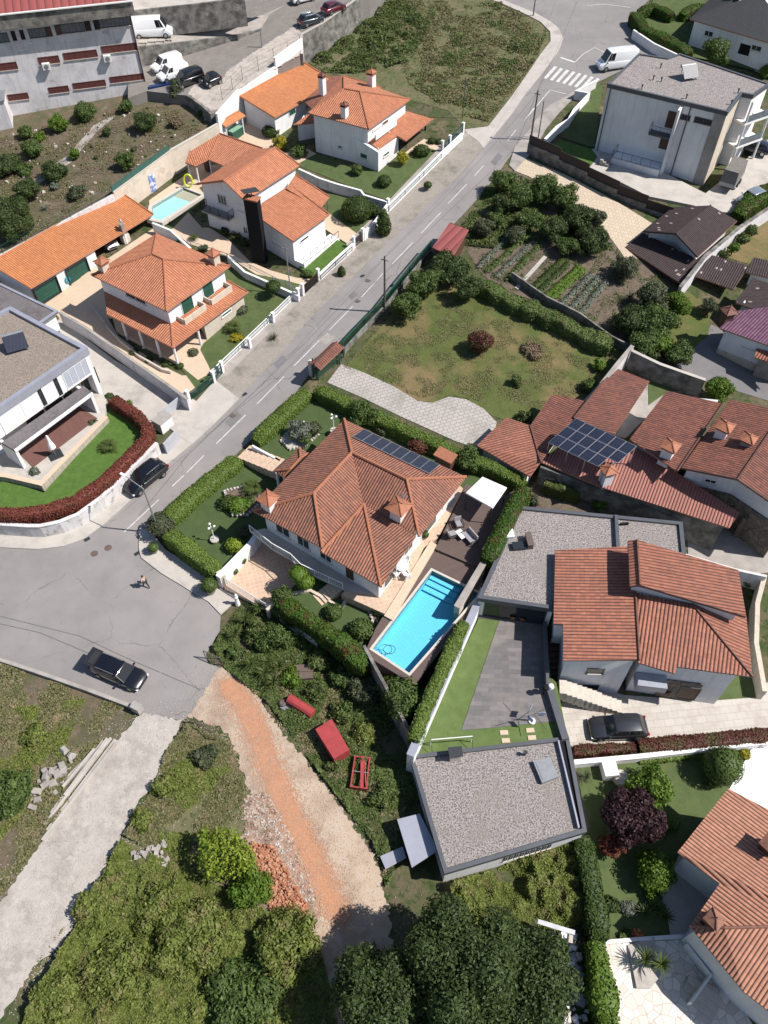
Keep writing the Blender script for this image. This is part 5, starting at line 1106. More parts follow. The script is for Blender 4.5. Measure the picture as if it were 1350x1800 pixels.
q=P(77,192,0,TG);lamp_post(q,8.2,'tall forked street lamp standing in front of the warehouse',[(-1.0,0,.5),(.8,0,.5)])
t=thing('annex','low pale annex in front of the warehouse at the left edge','annex',P(5,212,0,TG));q=P(5,215,0,TG)
mb=MB();aa=F3(q)+ew*1.4;mb.prism([aa-nw*2,aa+nw*3,aa+nw*3-ew*8,aa-nw*2-ew*8],q.z-1,q.z+3.6);mb.build('wall',M['old_white'],t);mb=MB();aa=aa+ew*.15;mb.prism([aa-nw*2.15,aa+nw*3,aa+nw*3-ew*8,aa-nw*2.15-ew*8],q.z+3.6,q.z+3.75);mb.build('roof',M['grey_metal'],t)
def post_line(name,label,pts,h,m,sp_,surf=None,base=0,rail=True,r=.03,lean=None,group=None,cat='fence',mesh=True):
 f=surf or T;t=thing(name,label,cat,Vector((pts[0][0],pts[0][1],f(pts[0][0],pts[0][1])+base)),group);top=[]
 for a,b in zip(pts,pts[1:]):
  a,b=Vector((a[0],a[1],0)),Vector((b[0],b[1],0));n=max(1,int((b-a).length/sp_))
  for i in range(n+(1 if b==Vector((pts[-1][0],pts[-1][1],0)) else 0)):
   q=a.lerp(b,i/n);q.z=f(q.x,q.y)+base;mb=MB();mb.tube(q-Vector((0,0,.2)),q+Vector((0,0,h)),r,r,n=6);mb.build('post',M[m],t);top.append(q)
 mb=MB()
 for a,b in zip(top,top[1:]):
  for z in ([.15,h*.4,h*.7,h-.05] if mesh else [h-.05]):mb.bar(a+Vector((0,0,z)),b+Vector((0,0,z)),.014,.014)
 mb.build('wires',M[m],t); return t
 # retaining walls
def rwall(name,pix,surf,drop,m,label,th=.35,up=.08,capm=None):
 w=[P(x,y,0,surf).xy for x,y in pix]; return wall_run(name,w,-drop,up,th,M[m],label,surf=surf,capm=capm)
rwall('retaining_wall',[(238,84),(247,82),(325,74),(420,61),(460,52)],T2,3.4,'stained_concrete','stained retaining wall behind the row of parked vans')
rwall('retaining_wall',[(225,21),(239,19),(347,7),(430,-3)],T3,3.6,'stained_concrete','stained retaining wall along the very top behind the tall white van')
rwall('retaining_wall',[(531,96),(529,62),(568,41),(600,18),(632,-5)],TK,4.6,'stained_concrete','streaked concrete retaining wall between the parking area and the wild field',capm=M['concrete_light'])
rwall('retaining_wall',[(330,168),(352,183),(372,201)],TK,2.2,'stained_concrete','shaded retaining wall below the tiny parked car')
post_line('wire_fence','wire fence with slanted posts on the edge of the dusty parking area',[(-22.3,112.5),(-20.0,117.7),(-15.9,122.2),(-12.1,126.0)],1.9,'dark_metal',2.2,TK,r=.03)
post_line('wire_fence','wire fence on top of the streaked concrete retaining wall',[tuple(P(x,y,0,TK).xy) for x,y in ((529,62),(568,41),(600,18),(632,-5))],1.2,'grey_metal',2.4,TK,r=.025)
q=P(455,60,0,TK);t=thing('bollard_pole','short blue grey pole at the end of the ramp wall','pole',q);mb=MB();q=P(461,83,0,TK);mb.tube(q,q+Vector((0,0,2.6)),.1,n=8);mb.build('shaft',M['grey_metal'],t)
# pallets on the upper lane edge, blue tarp
for i,(px,py) in enumerate(((252,74),(268,72),(283,71),(296,69))):
 q=P(px,py,.1,T2);mb=MB()
 for k in range(5):mb.box((q.x,q.y+(-.4+k*.2),q.z+.12),(1.2,.12,.03),.1)
 for k in range(3):mb.box((q.x-.5+k*.5,q.y,q.z+.05),(.1,.95,.1),.1)
 o=mb.build('pallet',M['stone_trim']);tag(o,('leftmost wooden pallet beside the tall white van','second wooden pallet from the warehouse corner by the tall van','third wooden pallet from the warehouse corner by the tall van','rightmost wooden pallet, in front of the tall white van')[i],'pallet','pallets on the edge of the upper lane')
M['tarp_blue']=mat('tarp_blue',(.01,.04,.16),(.008,.025,.09),2,.4)
a,b=P(262,160,1.2,TG),P(300,152,1.2,TG);mb=MB();mb.bar(a,b,.06,.9);mb.bar(a+Vector((0,.3,.45)),b+Vector((0,.3,.4)),.7,.05);o=mb.build('tarpaulin',M['tarp_blue']);tag(o,'dark blue tarpaulin hung on the fence at the warehouse corner','tarpaulin')
# ---- modern flat roofed house at the left edge
zq=1.5;TGL=lambda x,y:zq-.15
flat_pad('modern_house_lawn',[(-60,850),(14,846),(77,866),(188,742),(190,706),(205,712),(262,757),(264,775),(190,857),(140,890),(90,904),(40,909),(-60,905)],zq-.15,'lawn_bright',2)
flat_pad('modern_house_terrace',[(-60,760),(24,800),(41,826),(14,839),(72,850),(186,734),(186,700),(160,680),(60,740),(-60,820)][0:1]+[(-60,835),(14,838),(73,851),(184,737),(187,700),(150,670),(20,740),(-60,790)],zq+.35,'concrete_light',2)
wa_=[A(x,y,zq+.5) for x,y in ((-60,828),(12,836),(72,850),(184,735))]
def flat_wall(name,pts,z0,z1,th,m,label,cat='wall',capm=None):
 t=thing(name,label,cat,Vector((pts[0].x,pts[0].y,z0)));mb=MB()
 for i,(a,b) in enumerate(zip(pts,pts[1:])):a,b=Vector((a.x,a.y,(z0+z1)/2-.004*i)),Vector((b.x,b.y,(z0+z1)/2-.004*i));d=(b-a).normalized()*th/2;mb.bar(a-d,b+d,th,z1-z0)
 mb.build('wall_face',m,t)
 if capm:
  mb=MB()
  for i,(a,b) in enumerate(zip(pts,pts[1:])):a,b=Vector((a.x,a.y,z1+.025+.004*i)),Vector((b.x,b.y,z1+.025+.004*i));d=(b-a).normalized()*(th/2+.03);mb.bar(a-d,b+d,th+.06,.04)
  mb.build('coping',capm,t)
 return t
flat_wall('terrace_wall',wa_,zq-.3,zq+.5,.45,M['stone_wall'],'low pale stone wall around the terrace with the closed parasol',capm=M['cream_tiles'])
Gh=thing('house','modern white flat roofed house with gravel roof at the left edge','house',A(100,760,zq));gz=zq+6.2
GR=[(18,538),(154,610.5),(-70,764),(-110,600)]
gq=[A(x,y,gz+.1) for x,y in GR]
mb=MB();n4=4
inn=inset(gq,.45)
mb.prism(inset(gq,.2),gz-.45,gz-.22);mb.build('roof',M['roof_gravel_tan'],Gh)
mb=MB()
for i in range(4):
 j=(i+1)%4;mb.prism([gq[i],gq[j],inn[j],inn[i]],gz-.75,gz+.1)
M['zinc']=mat('zinc',(.38,.39,.46),(.33,.34,.4),1,.4,metal=.3);mb.build('parapet',M['zinc'],Gh)
gin=inset(gq,.12);mb=MB();mb.prism(gin,zq+3.1,gz-.75);mb.build('upper_wall',M['white_wall'],Gh)
A0,A1=F3(gin[2]),F3(gin[1]);eg=(A1-A0).normalized();ng=Vector((eg.y,-eg.x,0))
inw=-ng
# ground floor set back behind the terrace
mb=MB();g0_=A0+inw*1.2;g1_=A1+inw*1.2-eg*1.2;mb.prism([g0_,g1_,g1_+inw*12,g0_+inw*12],-1,zq+3.1);mb.build('ground_floor_wall',M['white_wall'],Gh)
# side wall that runs down to the driveway
mb=MB();mb.prism([A1-eg*.45,A1-eg*.004,A1+inw*14,A1+inw*14-eg*.45],-.8,zq+3.098);mb.build('side_wall',M['white_wall'],Gh)
# canopy
ca,cb2=A(2.6,778,zq+3.0),A(146.5,678,zq+3.0);cc_,cd_=A(161.8,690,zq+3.0),A(24.7,791.4,zq+3.0);mb=MB();mb.prism([ca,cd_,cc_,cb2],zq+2.75,zq+3.0);mb.build('canopy',M['roof_gravel_dark'],Gh)
mb=MB();mb.bar(cd_+Vector((0,0,-.1))+ng*.06,cc_+Vector((0,0,-.1))+ng*.06,.12,.34);mb.build('canopy_fascia',M['white_wall'],Gh)
for (p,q_) in ((cd_,ca),(cc_,cb2)):
 dd_=(F3(q_)-F3(p)).normalized();mb=MB();mb.prism([F3(p),F3(p)+eg*(.3 if p is cd_ else -.3),F3(p)+eg*(.3 if p is cd_ else -.3)+inw*2.4,F3(p)+inw*2.4],zq-.3,zq+2.75);mb.build('end_wall',M['white_wall'],Gh)
lg=onwall(A0,A1,60,735)[0]
for u,v in (((61,678.5),(78,713)),((89,659),(106,695))):
 s0,zt_=onwall(A0,A1,*u);s1,zb_=onwall(A0,A1,*v);mb=MB();opening(Gh,A0,A1,s0,s0+.42,zb_,zt_,'window',1,bars=0,fm=M['black_paint'])
M['roller']=mat('roller',(.40,.42,.48),(.36,.38,.44),1,.5)
s0,zt_=onwall(A0,A1,105,651);s1,zb_=onwall(A0,A1,160,655);opening(Gh,A0,A1,s0,s1,zq+3.25,zq+5.35,'window',1,pm=M['roller'],bars=3)
s0,zt_=onwall(A0,A1,-10,725);s1,zb_=onwall(A0,A1,50,738);opening(Gh,A0,A1,s0,s1,zq+3.25,zq+5.35,'window',1,pm=M['white_paint'],bars=0)
gw0,gw1=A0+inw*1.2,A1+inw*1.2;
for i in range(4):opening(Gh,gw0,gw1,6.2+i*2.3,8.3+i*2.3,zq+.45,zq+2.6,'window',1,bars=1,fm=M['dark_metal'])
mb=MB();mb.prism([F3(cd_)+eg*1+inw*2.2,F3(cd_)+eg*.6-inw*.6,F3(cc_)-eg*.8-inw*.6,F3(cc_)-eg*.8+inw*2.2],zq+.2,zq+.40);mb.build('deck',M['red_deck'],Gh)
# solar water heater on the roof
def solar_heater(px,py,z,rz,label):
 q=A(px,py,z);t=thing('solar_heater',label,'solar panel',q,'solar water heaters on the flat roofs');t['_o']=[0.,0.,0.];t.rotation_euler=(0,0,rz);mb=MB();mb.bar((-.9,-.6,.25),(-.9,.55,1.35),.04);mb.bar((.9,-.6,.25),(.9,.55,1.35),.04);mb.bar((-.9,.55,0),(-.9,.55,1.35),.05);mb.bar((.9,.55,0),(.9,.55,1.35),.05);mb.bar((-.9,-.6,0),(-.9,.6,.04),.05);mb.bar((.9,-.6,0),(.9,.6,.04),.05)
 link_mesh('frame',mb.mesh('frame'),M['grey_metal'],t);mb=MB();mb.bar((0,-.65,.3),(0,.5,1.38),2.1,.08,up=Vector((0,0,1)));link_mesh('collector',mb.mesh('collector'),M['solar'] if 'solar' in M else M['car_glass'],t)
 mb=MB();mb.tube((-1.0,.75,1.3),(1.0,.75,1.3),.2,n=14);link_mesh('tank',mb.mesh('tank'),M['grey_metal'],t); return t
solar_heater(32,613,gz-.2,.45,'tilted solar water heater on the gravel roof at the left edge')
# garage wing behind: dark gravel roof
Gg=thing('garage_wing','low dark gravel roofed wing behind the modern house','garage',A(60,560,.4));gz2=3.4
gq2=[A(x,y,gz2) for x,y in ((-60,470),(0,497),(102,546),(60,575),(-80,640))];mb=MB();mb.prism(gq2,gz2-.3,gz2-.12);mb.build('roof',M['roof_gravel_dark'],Gg);ii=inset(gq2,.3);mb=MB()
for i in (0,1,2):mb.prism([gq2[i],gq2[i+1],ii[i+1],ii[i]],gz2-.35,gz2)
mb.build('parapet',M['zinc'],Gg);mb=MB();mb.prism(inset(gq2,.35),-1,gz2-.3);mb.build('wall',M['white_wall'],Gg)
flat('side_driveway',[(105,560),(200,632),(300,690),(328,706),(285,745),(262,757),(205,712),(187,700),(150,640),(95,570)],.1,'concrete_light')
# street wall with hedge
sw=[P(x,y,.1).xy for x,y in ((-80,940),(0,938),(60,942),(80,942),(113,935),(145,922),(187,891),(214,865),(282,797))]
wall_run('street_wall',sw,-.2,1.65,.3,M['streaked'] if 'streaked' in M else M['old_white'],'curved streaked white retaining wall below the red hedge',capm=M['old_white'])
hw_=[A(x,y,zq-.15).xy for x,y in ((-60,912),(0,914),(45,915),(90,908),(140,890),(188,858),(225,822),(262,785),(264,765),(245,742),(200,713))]
hedge('red_hedge',inset([Vector(p) for p in hw_],0)[:0] or hw_,1.15,1.35,'curved dark red clipped hedge above the streaked white wall','red',leaf=.12,dens=1.5,surf=lambda x,y:zq-.15)
# gates at the street
M['gate_grey']=mat('gate_grey',(.42,.43,.46),(.36,.37,.4),1,.5)
def slab_wall(name,a,b,h,th,m,label,cat='wall',dz=.1,z0=-.3):
 p,q=P(*a,dz),P(*b,dz);mb=MB();mb.bar(Vector((p.x,p.y,p.z+h/2)),Vector((q.x,q.y,q.z+h/2)),th,h);o=mb.build(name,M[m]); return tag(o,label,cat)
slab_wall('sliding_gate',(283,741),(330,704),1.3,.08,'gate_grey','plain grey sliding gate at the end of the side driveway','gate')
slab_wall('street_wall',(293,798),(315,774),1.5,.2,'gate_grey','short grey wall with meter boxes beside the side driveway','wall')
q=P(290,752);t=thing('entrance_porch','small white entrance box with tiled top beside the grey gate','porch',q);mb=MB();mb.box((q.x,q.y,q.z+.7),(1.6,1.1,1.4),a1);mb.build('wall',M['white_wall'],t);mb=MB();mb.box((q.x,q.y,q.z+1.45),(1.8,1.3,.08),a1);mb.build('roof',M['concrete'],t)
# parasol
q=A(98,800,zq+.35);t=thing('parasol','closed white parasol on a dark square base on the terrace','parasol',q);mb=MB();mb.box((q.x,q.y,q.z+.05),(1.3,1.2,.1),.6);mb.build('base',M['dark_metal'],t);mb=MB();mb.tube(q,q+Vector((0,0,2.7)),.03);mb.build('pole',M['grey_metal'],t)
mb=MB();mb.lathe(q,[(.08,2.75),(.14,2.4),(.18,2.0),(.3,1.5),(.36,1.1),(.2,.95)],12,sx=1,sy=1.0);mb.build('canopy',M['white_paint'],t)
# ---- utility poles along the street
M['pole']=mat('pole',(.10,.095,.085),(.07,.065,.06),3,.9)
def upole(px,py,h,label,dz=0,arm=True,m='pole',surf=None,group='utility poles along the street',r=.13):
 b=P(px,py,dz,surf);t=thing('utility_pole',label,'utility pole',b,group);mb=MB();mb.tube(b-Vector((0,0,.3)),b+Vector((0,0,h)),r,r*.7,n=8);mb.build('pole_shaft',M[m],t)
 if arm:mb=MB();mb.bar(b+Vector((-.4,.2,h-.5)),b+Vector((.4,-.2,h-.5)),.07);mb.build('crossarm',M[m],t)
 return b+Vector((0,0,h-.2))
p_a=upole(676,549,7.4,'dark utility pole by the green fence, in front of the dashed centre line');p_b=upole(511,516,6.5,'grey utility pole in front of the black chimney house',m='grey_metal',r=.08);p_c=upole(933,246,6.6,'dark utility pole nearest the crossing');p_d=upole(946,243,5.0,'shorter thin pole just right of the tall pole by the crossing',arm=False,r=.08)
p_e=upole(813,208,5.6,'slim pole at the corner of the wild field by the upper gate',r=.07);p_f=upole(937,29,4.2,'pole at the inside of the road bend at the top',r=.1,arm=False);p_g=upole(658,128,4.2,'slim pole in the wild field behind the three chimney house',r=.06);p_h=upole(1141,25,3.0,'pole beside the clipped hedge at the top junction',arm=False,r=.09)
# corner lamp
bq=P(281,938);S0=P(185,929);
lamp_post(bq,6.6,'street lamp with a bent arm over the road at the hedge corner',[(-1.6,1.0,.5)],r=.1)
def wire(a,b,sag,label,off=0):
 pts=[a.lerp(b,i/12)-Vector((0,0,sag*4*(i/12)*(1-i/12))) for i in range(13)];mb=MB();mb.path(pts,.012,n=4);o=mb.build('overhead_wire',M['black_paint']); return tag(o,label,'wire')
wire(p_c,p_a,.8,'overhead wire running down the street from the crossing pole');wire(p_a,Vector((bq.x,bq.y,bq.z+6.4)),1.0,'overhead wire from the middle pole to the corner lamp')
wire(p_c,Vector((p_c.x+14,p_c.y+42,p_c.z+3)),.8,'overhead wires crossing the top junction')
# manholes and drains
for i,(x,y,l) in enumerate(((647,493,'round manhole cover nearest the green fence'),(629,529,'round manhole cover in the middle of the street'),(410,730,'round manhole cover in front of the hedge by the main house'),(190,963,'right hand round manhole cover of the pair at the junction'),(166,973,'left hand round manhole cover of the pair at the junction'))):
 q=P(x,y,.035);mb=MB();mb.lathe(Vector((q.x,q.y,T(q.x,q.y)+.036)),[(.34,0),(.34,.012)],20);o=mb.build('manhole_cover',M['rust'] if 'rust' in M else M['dark_wood']);tag(o,l,'manhole cover','manhole covers in the street')
for i,(x,y,l) in enumerate(((430,693,'drain grate at the edge of the pale driveway apron'),(637,485,'drain grate on the cobbled verge side'),(689,502,'drain grate by the green fence'),(153,948,'drain grate at the curved pavement edge'),(241,973,'drain grate at the corner pavement beside the potted plant'))):
 q=P(x,y,.035);mb=MB();mb.box((q.x,q.y,T(q.x,q.y)+.045),(.55,.35,.02),.7)
 for k in range(5):mb.box((q.x+(-.2+.1*k)*.76,q.y+(-.2+.1*k)*.64,T(q.x,q.y)+.06),(.03,.3,.012),.7)
 o=mb.build('drain_grate',M['dark_metal']);tag(o,l,'drain','drain grates along the kerbs')
def onplane(px,py,p0,n):d=Vector(_ray(px,py));o=Vector((0,0,CH)); return o+d*(n.dot(p0-o)/n.dot(d))
# ---- the main house with the blue pool
zf,zd=2.6,2.3
MH=thing('house','large bungalow with weathered brown orange hip roof and a row of solar panels','house',A(620,880,.3))
mv=[(605,736.7,5.5),(819.3,838.3,5.5),(736.7,943,5.5),(669.3,1032.7,5.5),(565,971.7,5.5),(566.7,963.3,5.5),(445,898.3,5.5),(618.3,795.5,7.5),(551.7,866.7,7.5),(639.5,888,6.95),(715,842.7,7.5),(731,944,5.62)]
RV=[A(*q) for q in mv];n1_=(RV[8]-RV[7]).cross(RV[5]-RV[7]);n2_=(RV[10]-RV[7]).cross(RV[11]-RV[7]);c1_,c2_=onplane(639.5,888,RV[7],n1_),onplane(639.5,888,RV[7],n2_);RV[9]=(c1_+c2_)/2
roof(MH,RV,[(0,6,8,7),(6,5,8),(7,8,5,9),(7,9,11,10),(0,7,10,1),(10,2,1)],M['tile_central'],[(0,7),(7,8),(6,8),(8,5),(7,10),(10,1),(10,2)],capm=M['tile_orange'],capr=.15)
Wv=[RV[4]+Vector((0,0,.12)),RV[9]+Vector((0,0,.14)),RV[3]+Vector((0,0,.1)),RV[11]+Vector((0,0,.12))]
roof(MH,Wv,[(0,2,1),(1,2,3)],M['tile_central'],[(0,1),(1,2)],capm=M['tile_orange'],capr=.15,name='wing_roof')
mw5=inset([RV[i].xy for i in (0,1,2,3,4,5,6)][:4]+[RV[6].xy],.65);ML=[mw5[3],mw5[4]]
walls(MH,mw5,5.45,-.5,M['white_wall'])
La,Lb=F3(mw5[4]),F3(mw5[3]);em=(Lb-La).normalized();nm=Vector((em.y,-em.x,0));LL=(Lb-La).length
for s0,w_,k in ((1.2,1.6,'window'),(3.6,1.4,'window'),(6.1,1.3,'window'),(8.8,1.0,'door'),(11.2,1.6,'window'),(14,1.4,'window')):
 if s0+w_<LL:opening(MH,La,Lb,s0,s0+w_,zf+(.05 if k=='door' else .8),zf+2.2,k,1)
Ra,Rb=F3(mw5[3]),F3(mw5[2]);er=(Rb-Ra).normalized();nr_=Vector((er.y,-er.x,0))
opening(MH,Ra,Rb,.8,2.8,zf+.05,zf+2.2,'door',1,pm=M['glass'],name='patio_door');opening(MH,Ra,Rb,4.0,5.4,zf+.9,zf+2.1,'window',1)
Rc,Rd=F3(mw5[2]),F3(mw5[1]);opening(MH,Rc,Rd,1.5,4.0,zf+.05,zf+2.2,'door',1,pm=M['glass'],name='patio_door');opening(MH,Rc,Rd,5.2,6.6,zf+.9,zf+2.1,'window',1)
opening(MH,La,Lb,1.0,4.4,.35,2.2,'garage',1,pm=M['white_gate']);
bo=[A(440,934,zf),A(480,966,zf),A(512,984,zf),(A(530,1002,zf)),A(603,1036,zf)]
mb=MB();mb.prism([La-em*.3+nm*.02]+bo+[La+em*11.8+nm*.02],zf-.2,zf-.02);mb.build('balcony',M['concrete_light'],MH)
railing(MH,[b+Vector((0,0,-.02)) for b in bo],.95,'white_paint','balcony_railing',sp_=.2,r=.025)
def solar_row(par,p00,p10,p11,p01,nu,nv,lift=.14,skip=(),gap=.03,group=None,label=None):
 n=(p10-p00).cross(p01-p00).normalized();n=n if n.z>0 else -n
 for j in range(nv):
  for i in range(nu):
   if (i,j) in skip:continue
   B=lambda u,v:(p00*(1-u)*(1-v)+p10*u*(1-v)+p11*u*v+p01*(1-u)*v)+n*lift
   g=gap/2;q=[B((i+g)/nu,(j+g)/nv),B((i+1-g)/nu,(j+g)/nv),B((i+1-g)/nu,(j+1-g)/nv),B((i+g)/nu,(j+1-g)/nv)]
   mb=MB();c=sum(q,Vector())/4;qi=[p.lerp(c,.05)+n*.005 for p in q];b=[p-n*.05 for p in q];w_=(q[1]-q[0]).length;h_=(q[3]-q[0]).length
   mb.add(qi,[(0,1,2,3)],0,[[(0,0),(w_,0),(w_,h_),(0,h_)]]);mb.add(q+qi,[(k,(k+1)%4,4+(k+1)%4,4+k) for k in range(4)],1);mb.add(q+b,[(k,4+k,4+(k+1)%4,(k+1)%4) for k in range(4)]+[(7,6,5,4)],1)
   mb.build('solar_panel',[M['pv'],M['steel']],par)
M['pv']=brick_mat('pv',(.022,.027,.05),(.018,.022,.042),(.035,.04,.06),.33,.33,.012,rough=.25,offset=0,var=0,uvm=True)
pn=(RV[7]-RV[0]).cross(RV[1]-RV[0]).normalized()
solar_row(MH,onplane(639.5,756,RV[0],pn),onplane(773,818.5,RV[0],pn),onplane(754,835,RV[0],pn),onplane(619,770,RV[0],pn),8,1)
am=math.atan2(em.y,em.x)
chimney(MH,474,892,5.75,1.0,1.0,am,'white_wall');chimney(MH,701,905,6.0,1.1,.9,am,'white_wall',flare=1.6)
q=A(707,890,7.2);mb=MB();mb.tube(q,q+Vector((0,0,1.8)),.03);
for k in range(4):mb.bar(q+Vector((-.4,.1*k,1.1+.2*k)),q+Vector((.4,-.1*k,1.1+.2*k)),.025)
mb.build('aerial',M['steel'],MH)
zpc=4.1;rpx(MH,0,[(481.7,828.3,zpc),(526.7,786.7,zpc),(543,797,zpc),(498,839,zpc),(528,805,zpc+.7),(510,825,zpc+.7)],[(0,5,4,1),(1,4,2),(2,4,5,3),(3,5,0)],M['tile_central'],[(1,4),(4,5),(2,4),(0,5),(3,5)],name='porch_roof',capm=M['tile_orange'])
columns(MH,[A(486,830,zpc),A(499,836,zpc)],.8,zpc,.12,'white_wall')
# terraces of this plot
TL=lambda x,y:T(x,y)+.8
lawn5=[(545,690),(450,783),(445,792),(430,800),(285,928),(380,1003),(395,1000),(445,940),(440,900),(480,850),(520,800),(600,742),(640,745),(705,765),(800,815),(850,830),(790,850),(700,800),(640,720),(560,690)]
sheet('garden_lawn',[(545,690),(450,783),(430,803),(288,930),(378,1003),(388,1003),(455,940),(520,880),(700,860),(800,870),(905,862),(925,850),(830,800),(735,762),(640,720)],0,M['turf'],surf=TL,skirt=1.0)
flat_pad('garage_forecourt',[(385,1012),(455,942),(560,1000),(545,1040),(500,1065),(470,1070),(395,1035)],.42,'pink_tiles',1)
mb=MB();p0,p1=A(434,797,1.6),A(492,825,1.9);pq=(p1-p0).normalized();
for k in range(7):c=p0.lerp(p1,k/6);mb.box((c.x,c.y,1.2+.12*k),(.75,1.9,1.0),math.atan2(pq.y,pq.x))
o=mb.build('entrance_steps',M['pink_tiles']);tag(o,'pink entrance steps between the two street hedges','steps')
flat_wall('garden_wall',[A(386,1010,1.9),A(440,955,1.9),A(452,938,1.9)],.2,1.9,.5,M['white_wall'],'white wall between the front lawn and the sunken pink forecourt')
flat_wall('garden_wall',[A(445,787,2.0),A(497,812,2.3)],.8,2.3,.2,M['white_wall'],'white wall beside the pink entrance steps')
# pool deck and paving around the house
hz=zd
PW=[A(x,y,hz).xy for x,y in ((759.3,1002.7),(842,1043),(719.3,1182.7),(655,1140))]
def ring_pad(name,outer,hole,z,m,skirt=1.5):
 o=[A(x,y,z).xy for x,y in outer];r=delaunay_2d_cdt(o+list(hole),[],[list(range(len(o))),list(range(len(o),len(o)+len(hole)))],0,1e-4)
 mb=MB();fs=[]
 for f in r[2]:
  c=sum((r[0][k] for k in f),Vector((0,0)))/len(f)
  if inpoly(c.x,c.y,[tuple(p) for p in o]) and not inpoly(c.x,c.y,[tuple(p) for p in hole]):fs.append(tuple(f))
 mb.add([(v.x,v.y,z) for v in r[0]],fs);n=len(o);ar=sum(o[i].x*o[(i+1)%n].y-o[(i+1)%n].x*o[i].y for i in range(n));o2=o if ar>0 else o[::-1]
 mb.add([(p.x,p.y,z) for p in o2]+[(p.x,p.y,z-skirt) for p in o2],[(n+k,n+(k+1)%n,(k+1)%n,k) for k in range(n)]);ob=mb.build(name,M[m]);ob['kind']='structure'; return ob
ring_pad('pool_deck',[(745,965),(770,950),(848,990),(850,1050),(728,1203),(722,1200),(640,1150),(660,1105)],PW,hz,'deck',2.8)
flat_pad('terrace_deck',[(765,965),(800,893),(820,850),(870,880),(905,862),(856,985),(836,995)],hz+.25,'deck',1.5)
flat_pad('house_terrace',[(600,1045),(690,1085),(745,962),(770,945),(815,860),(800,845),(700,900),(640,1000)],hz+.12,'pink_tiles',2)
flat_pad('terrace_edge',[(675,1082),(690,1090),(768,958),(757,950)],hz+.2,'cream_tiles',1)
ZR=hz+.02;mbp=[A(x,y,ZR) for x,y in ((759.3,1002.7),(842,1043),(719.3,1182.7),(655,1140))]
pool('swimming_pool',[(759.3,1002.7),(842,1043),(719.3,1182.7),(655,1140)],ZR,M['water'],M['basin_blue'],'bright blue rectangular pool with white steps at the far end',depth=1.1,rimw=.2,rimm='stone_trim')
pl=bpy.data.objects['swimming_pool.001'];e1=(mbp[1]-mbp[0]).normalized();d1=(mbp[3]-mbp[0]).normalized()
for k in range(3):mb=MB();c0=mbp[0]+d1*(.02+.55*k)+e1*.05;mb.prism([c0,c0+e1*2.9,c0+e1*2.9+d1*.5,c0+d1*.5],hz-1,hz-.5-.18*k);mb.build('pool_step',M['basin_blue'],pl)
q=A(677,1140,hz+.03);mb=MB()
for k,(dx,r) in enumerate(((0,.45),(.35,.4))):mb.path([Vector((q.x+dx+r*1.2*math.cos(t*.42),q.y+r*math.sin(t*.42),hz-.12)) for t in range(16)],.025,n=5)
o=mb.build('pool_hose',M['dark_metal']);tag(o,'dark hose floating in loops at the near end of the blue pool','hose')
# shade sail, lounge set, small things
def at5(px,py,z):return A(px,py,z)
g=[A(x,y,hz+2.6) for x,y in ((819,866),(848,838),(891,857),(866,893))];t=thing('gazebo','white canopy gazebo on the terrace deck by the tall hedge','gazebo',A(850,900,hz))
mb=MB();c=sum(g,Vector())/4+Vector((0,0,.3));mb.add(g+[c]+[p-Vector((0,0,.15)) for p in g],[(0,4,1),(1,4,2),(2,4,3),(3,4,0)]+[(k,(k+1)%4,5+(k+1)%4,5+k) for k in range(4)]);mb.build('canopy',M['white_paint'],t)
for p in g:mb=MB();p2=p.lerp(c,.05);mb.tube((p2.x,p2.y,hz+.2),(p2.x,p2.y,hz+2.6),.05);mb.build('post',M['dark_metal'],t)
M['cushion']=mat('cushion',(.30,.285,.30),(.24,.23,.25),3,.9)
def lounge(name,px,py,w,rz,label,cat='armchair',z=None,m='cushion',fm='dark_metal',group='lounge seats on the terrace deck',size=1.0):
 q=A(px,py,z if z is not None else hz+.26);t=thing(name,label,cat,q,group,rz=rz);t['_o']=[0.,0.,0.]
 mb=MB();mb.box((0,0,.36*size),(w,.7,.14));link_mesh('seat',mb.mesh('seat'),M[m],t);mb=MB();mb.box((0,.34,.62*size),(w,.12,.5),rx=-.15);link_mesh('backrest',mb.mesh('back'),M[m],t)
 mb=MB()
 for s in (-1,1):mb.bar((s*(w/2+.03),-.34,.56),(s*(w/2+.03),.36,.56),.07,.05)
 link_mesh('armrests',mb.mesh('arms'),M[fm],t)
 for sx in (-1,1):
  for sy in (-1,1):mb=MB();mb.bar((sx*(w/2+.03),sy*.34,0),(sx*(w/2+.03),sy*.34,.56),.05);link_mesh('leg',mb.mesh('leg'),M[fm],t)
def table(name,px,py,z,w,d,h,rz,label,m='white_paint',rnd=False):
 q=A(px,py,z);t=thing(name,label,'table',q,None,rz=rz);t['_o']=[0.,0.,0.];mb=MB()
 if rnd:mb.lathe((0,0,0),[(w/2,h-.04),(w/2,h)],18)
 else:mb.box((0,0,h-.03),(w,d,.06))
 link_mesh('tabletop',mb.mesh('top'),M[m],t)
 for sx,sy in ((1,1),(1,-1),(-1,1),(-1,-1)):mb=MB();mb.bar((sx*w*.33,sy*d*.33,0),(sx*w*.33,sy*d*.33,h-.05),.05);link_mesh('leg',mb.mesh('leg'),M['dark_metal'],t)
lounge('armchair',806,924,.65,.3,'grey lounge armchair at the head of the low white table');lounge('armchair',794,943,.65,1.9,'grey lounge armchair left of the low white table');lounge('sofa',825,948,1.35,-1.0,'grey two seat sofa right of the low white table','sofa')
table('low_table',810,943,hz+.26,1.0,.6,.4,-1.0,'low white table between the grey lounge seats');table('round_table',707,1003,hz+.14,1.1,1.1,.74,0,'round white garden table on the terrace by the pool',rnd=True)
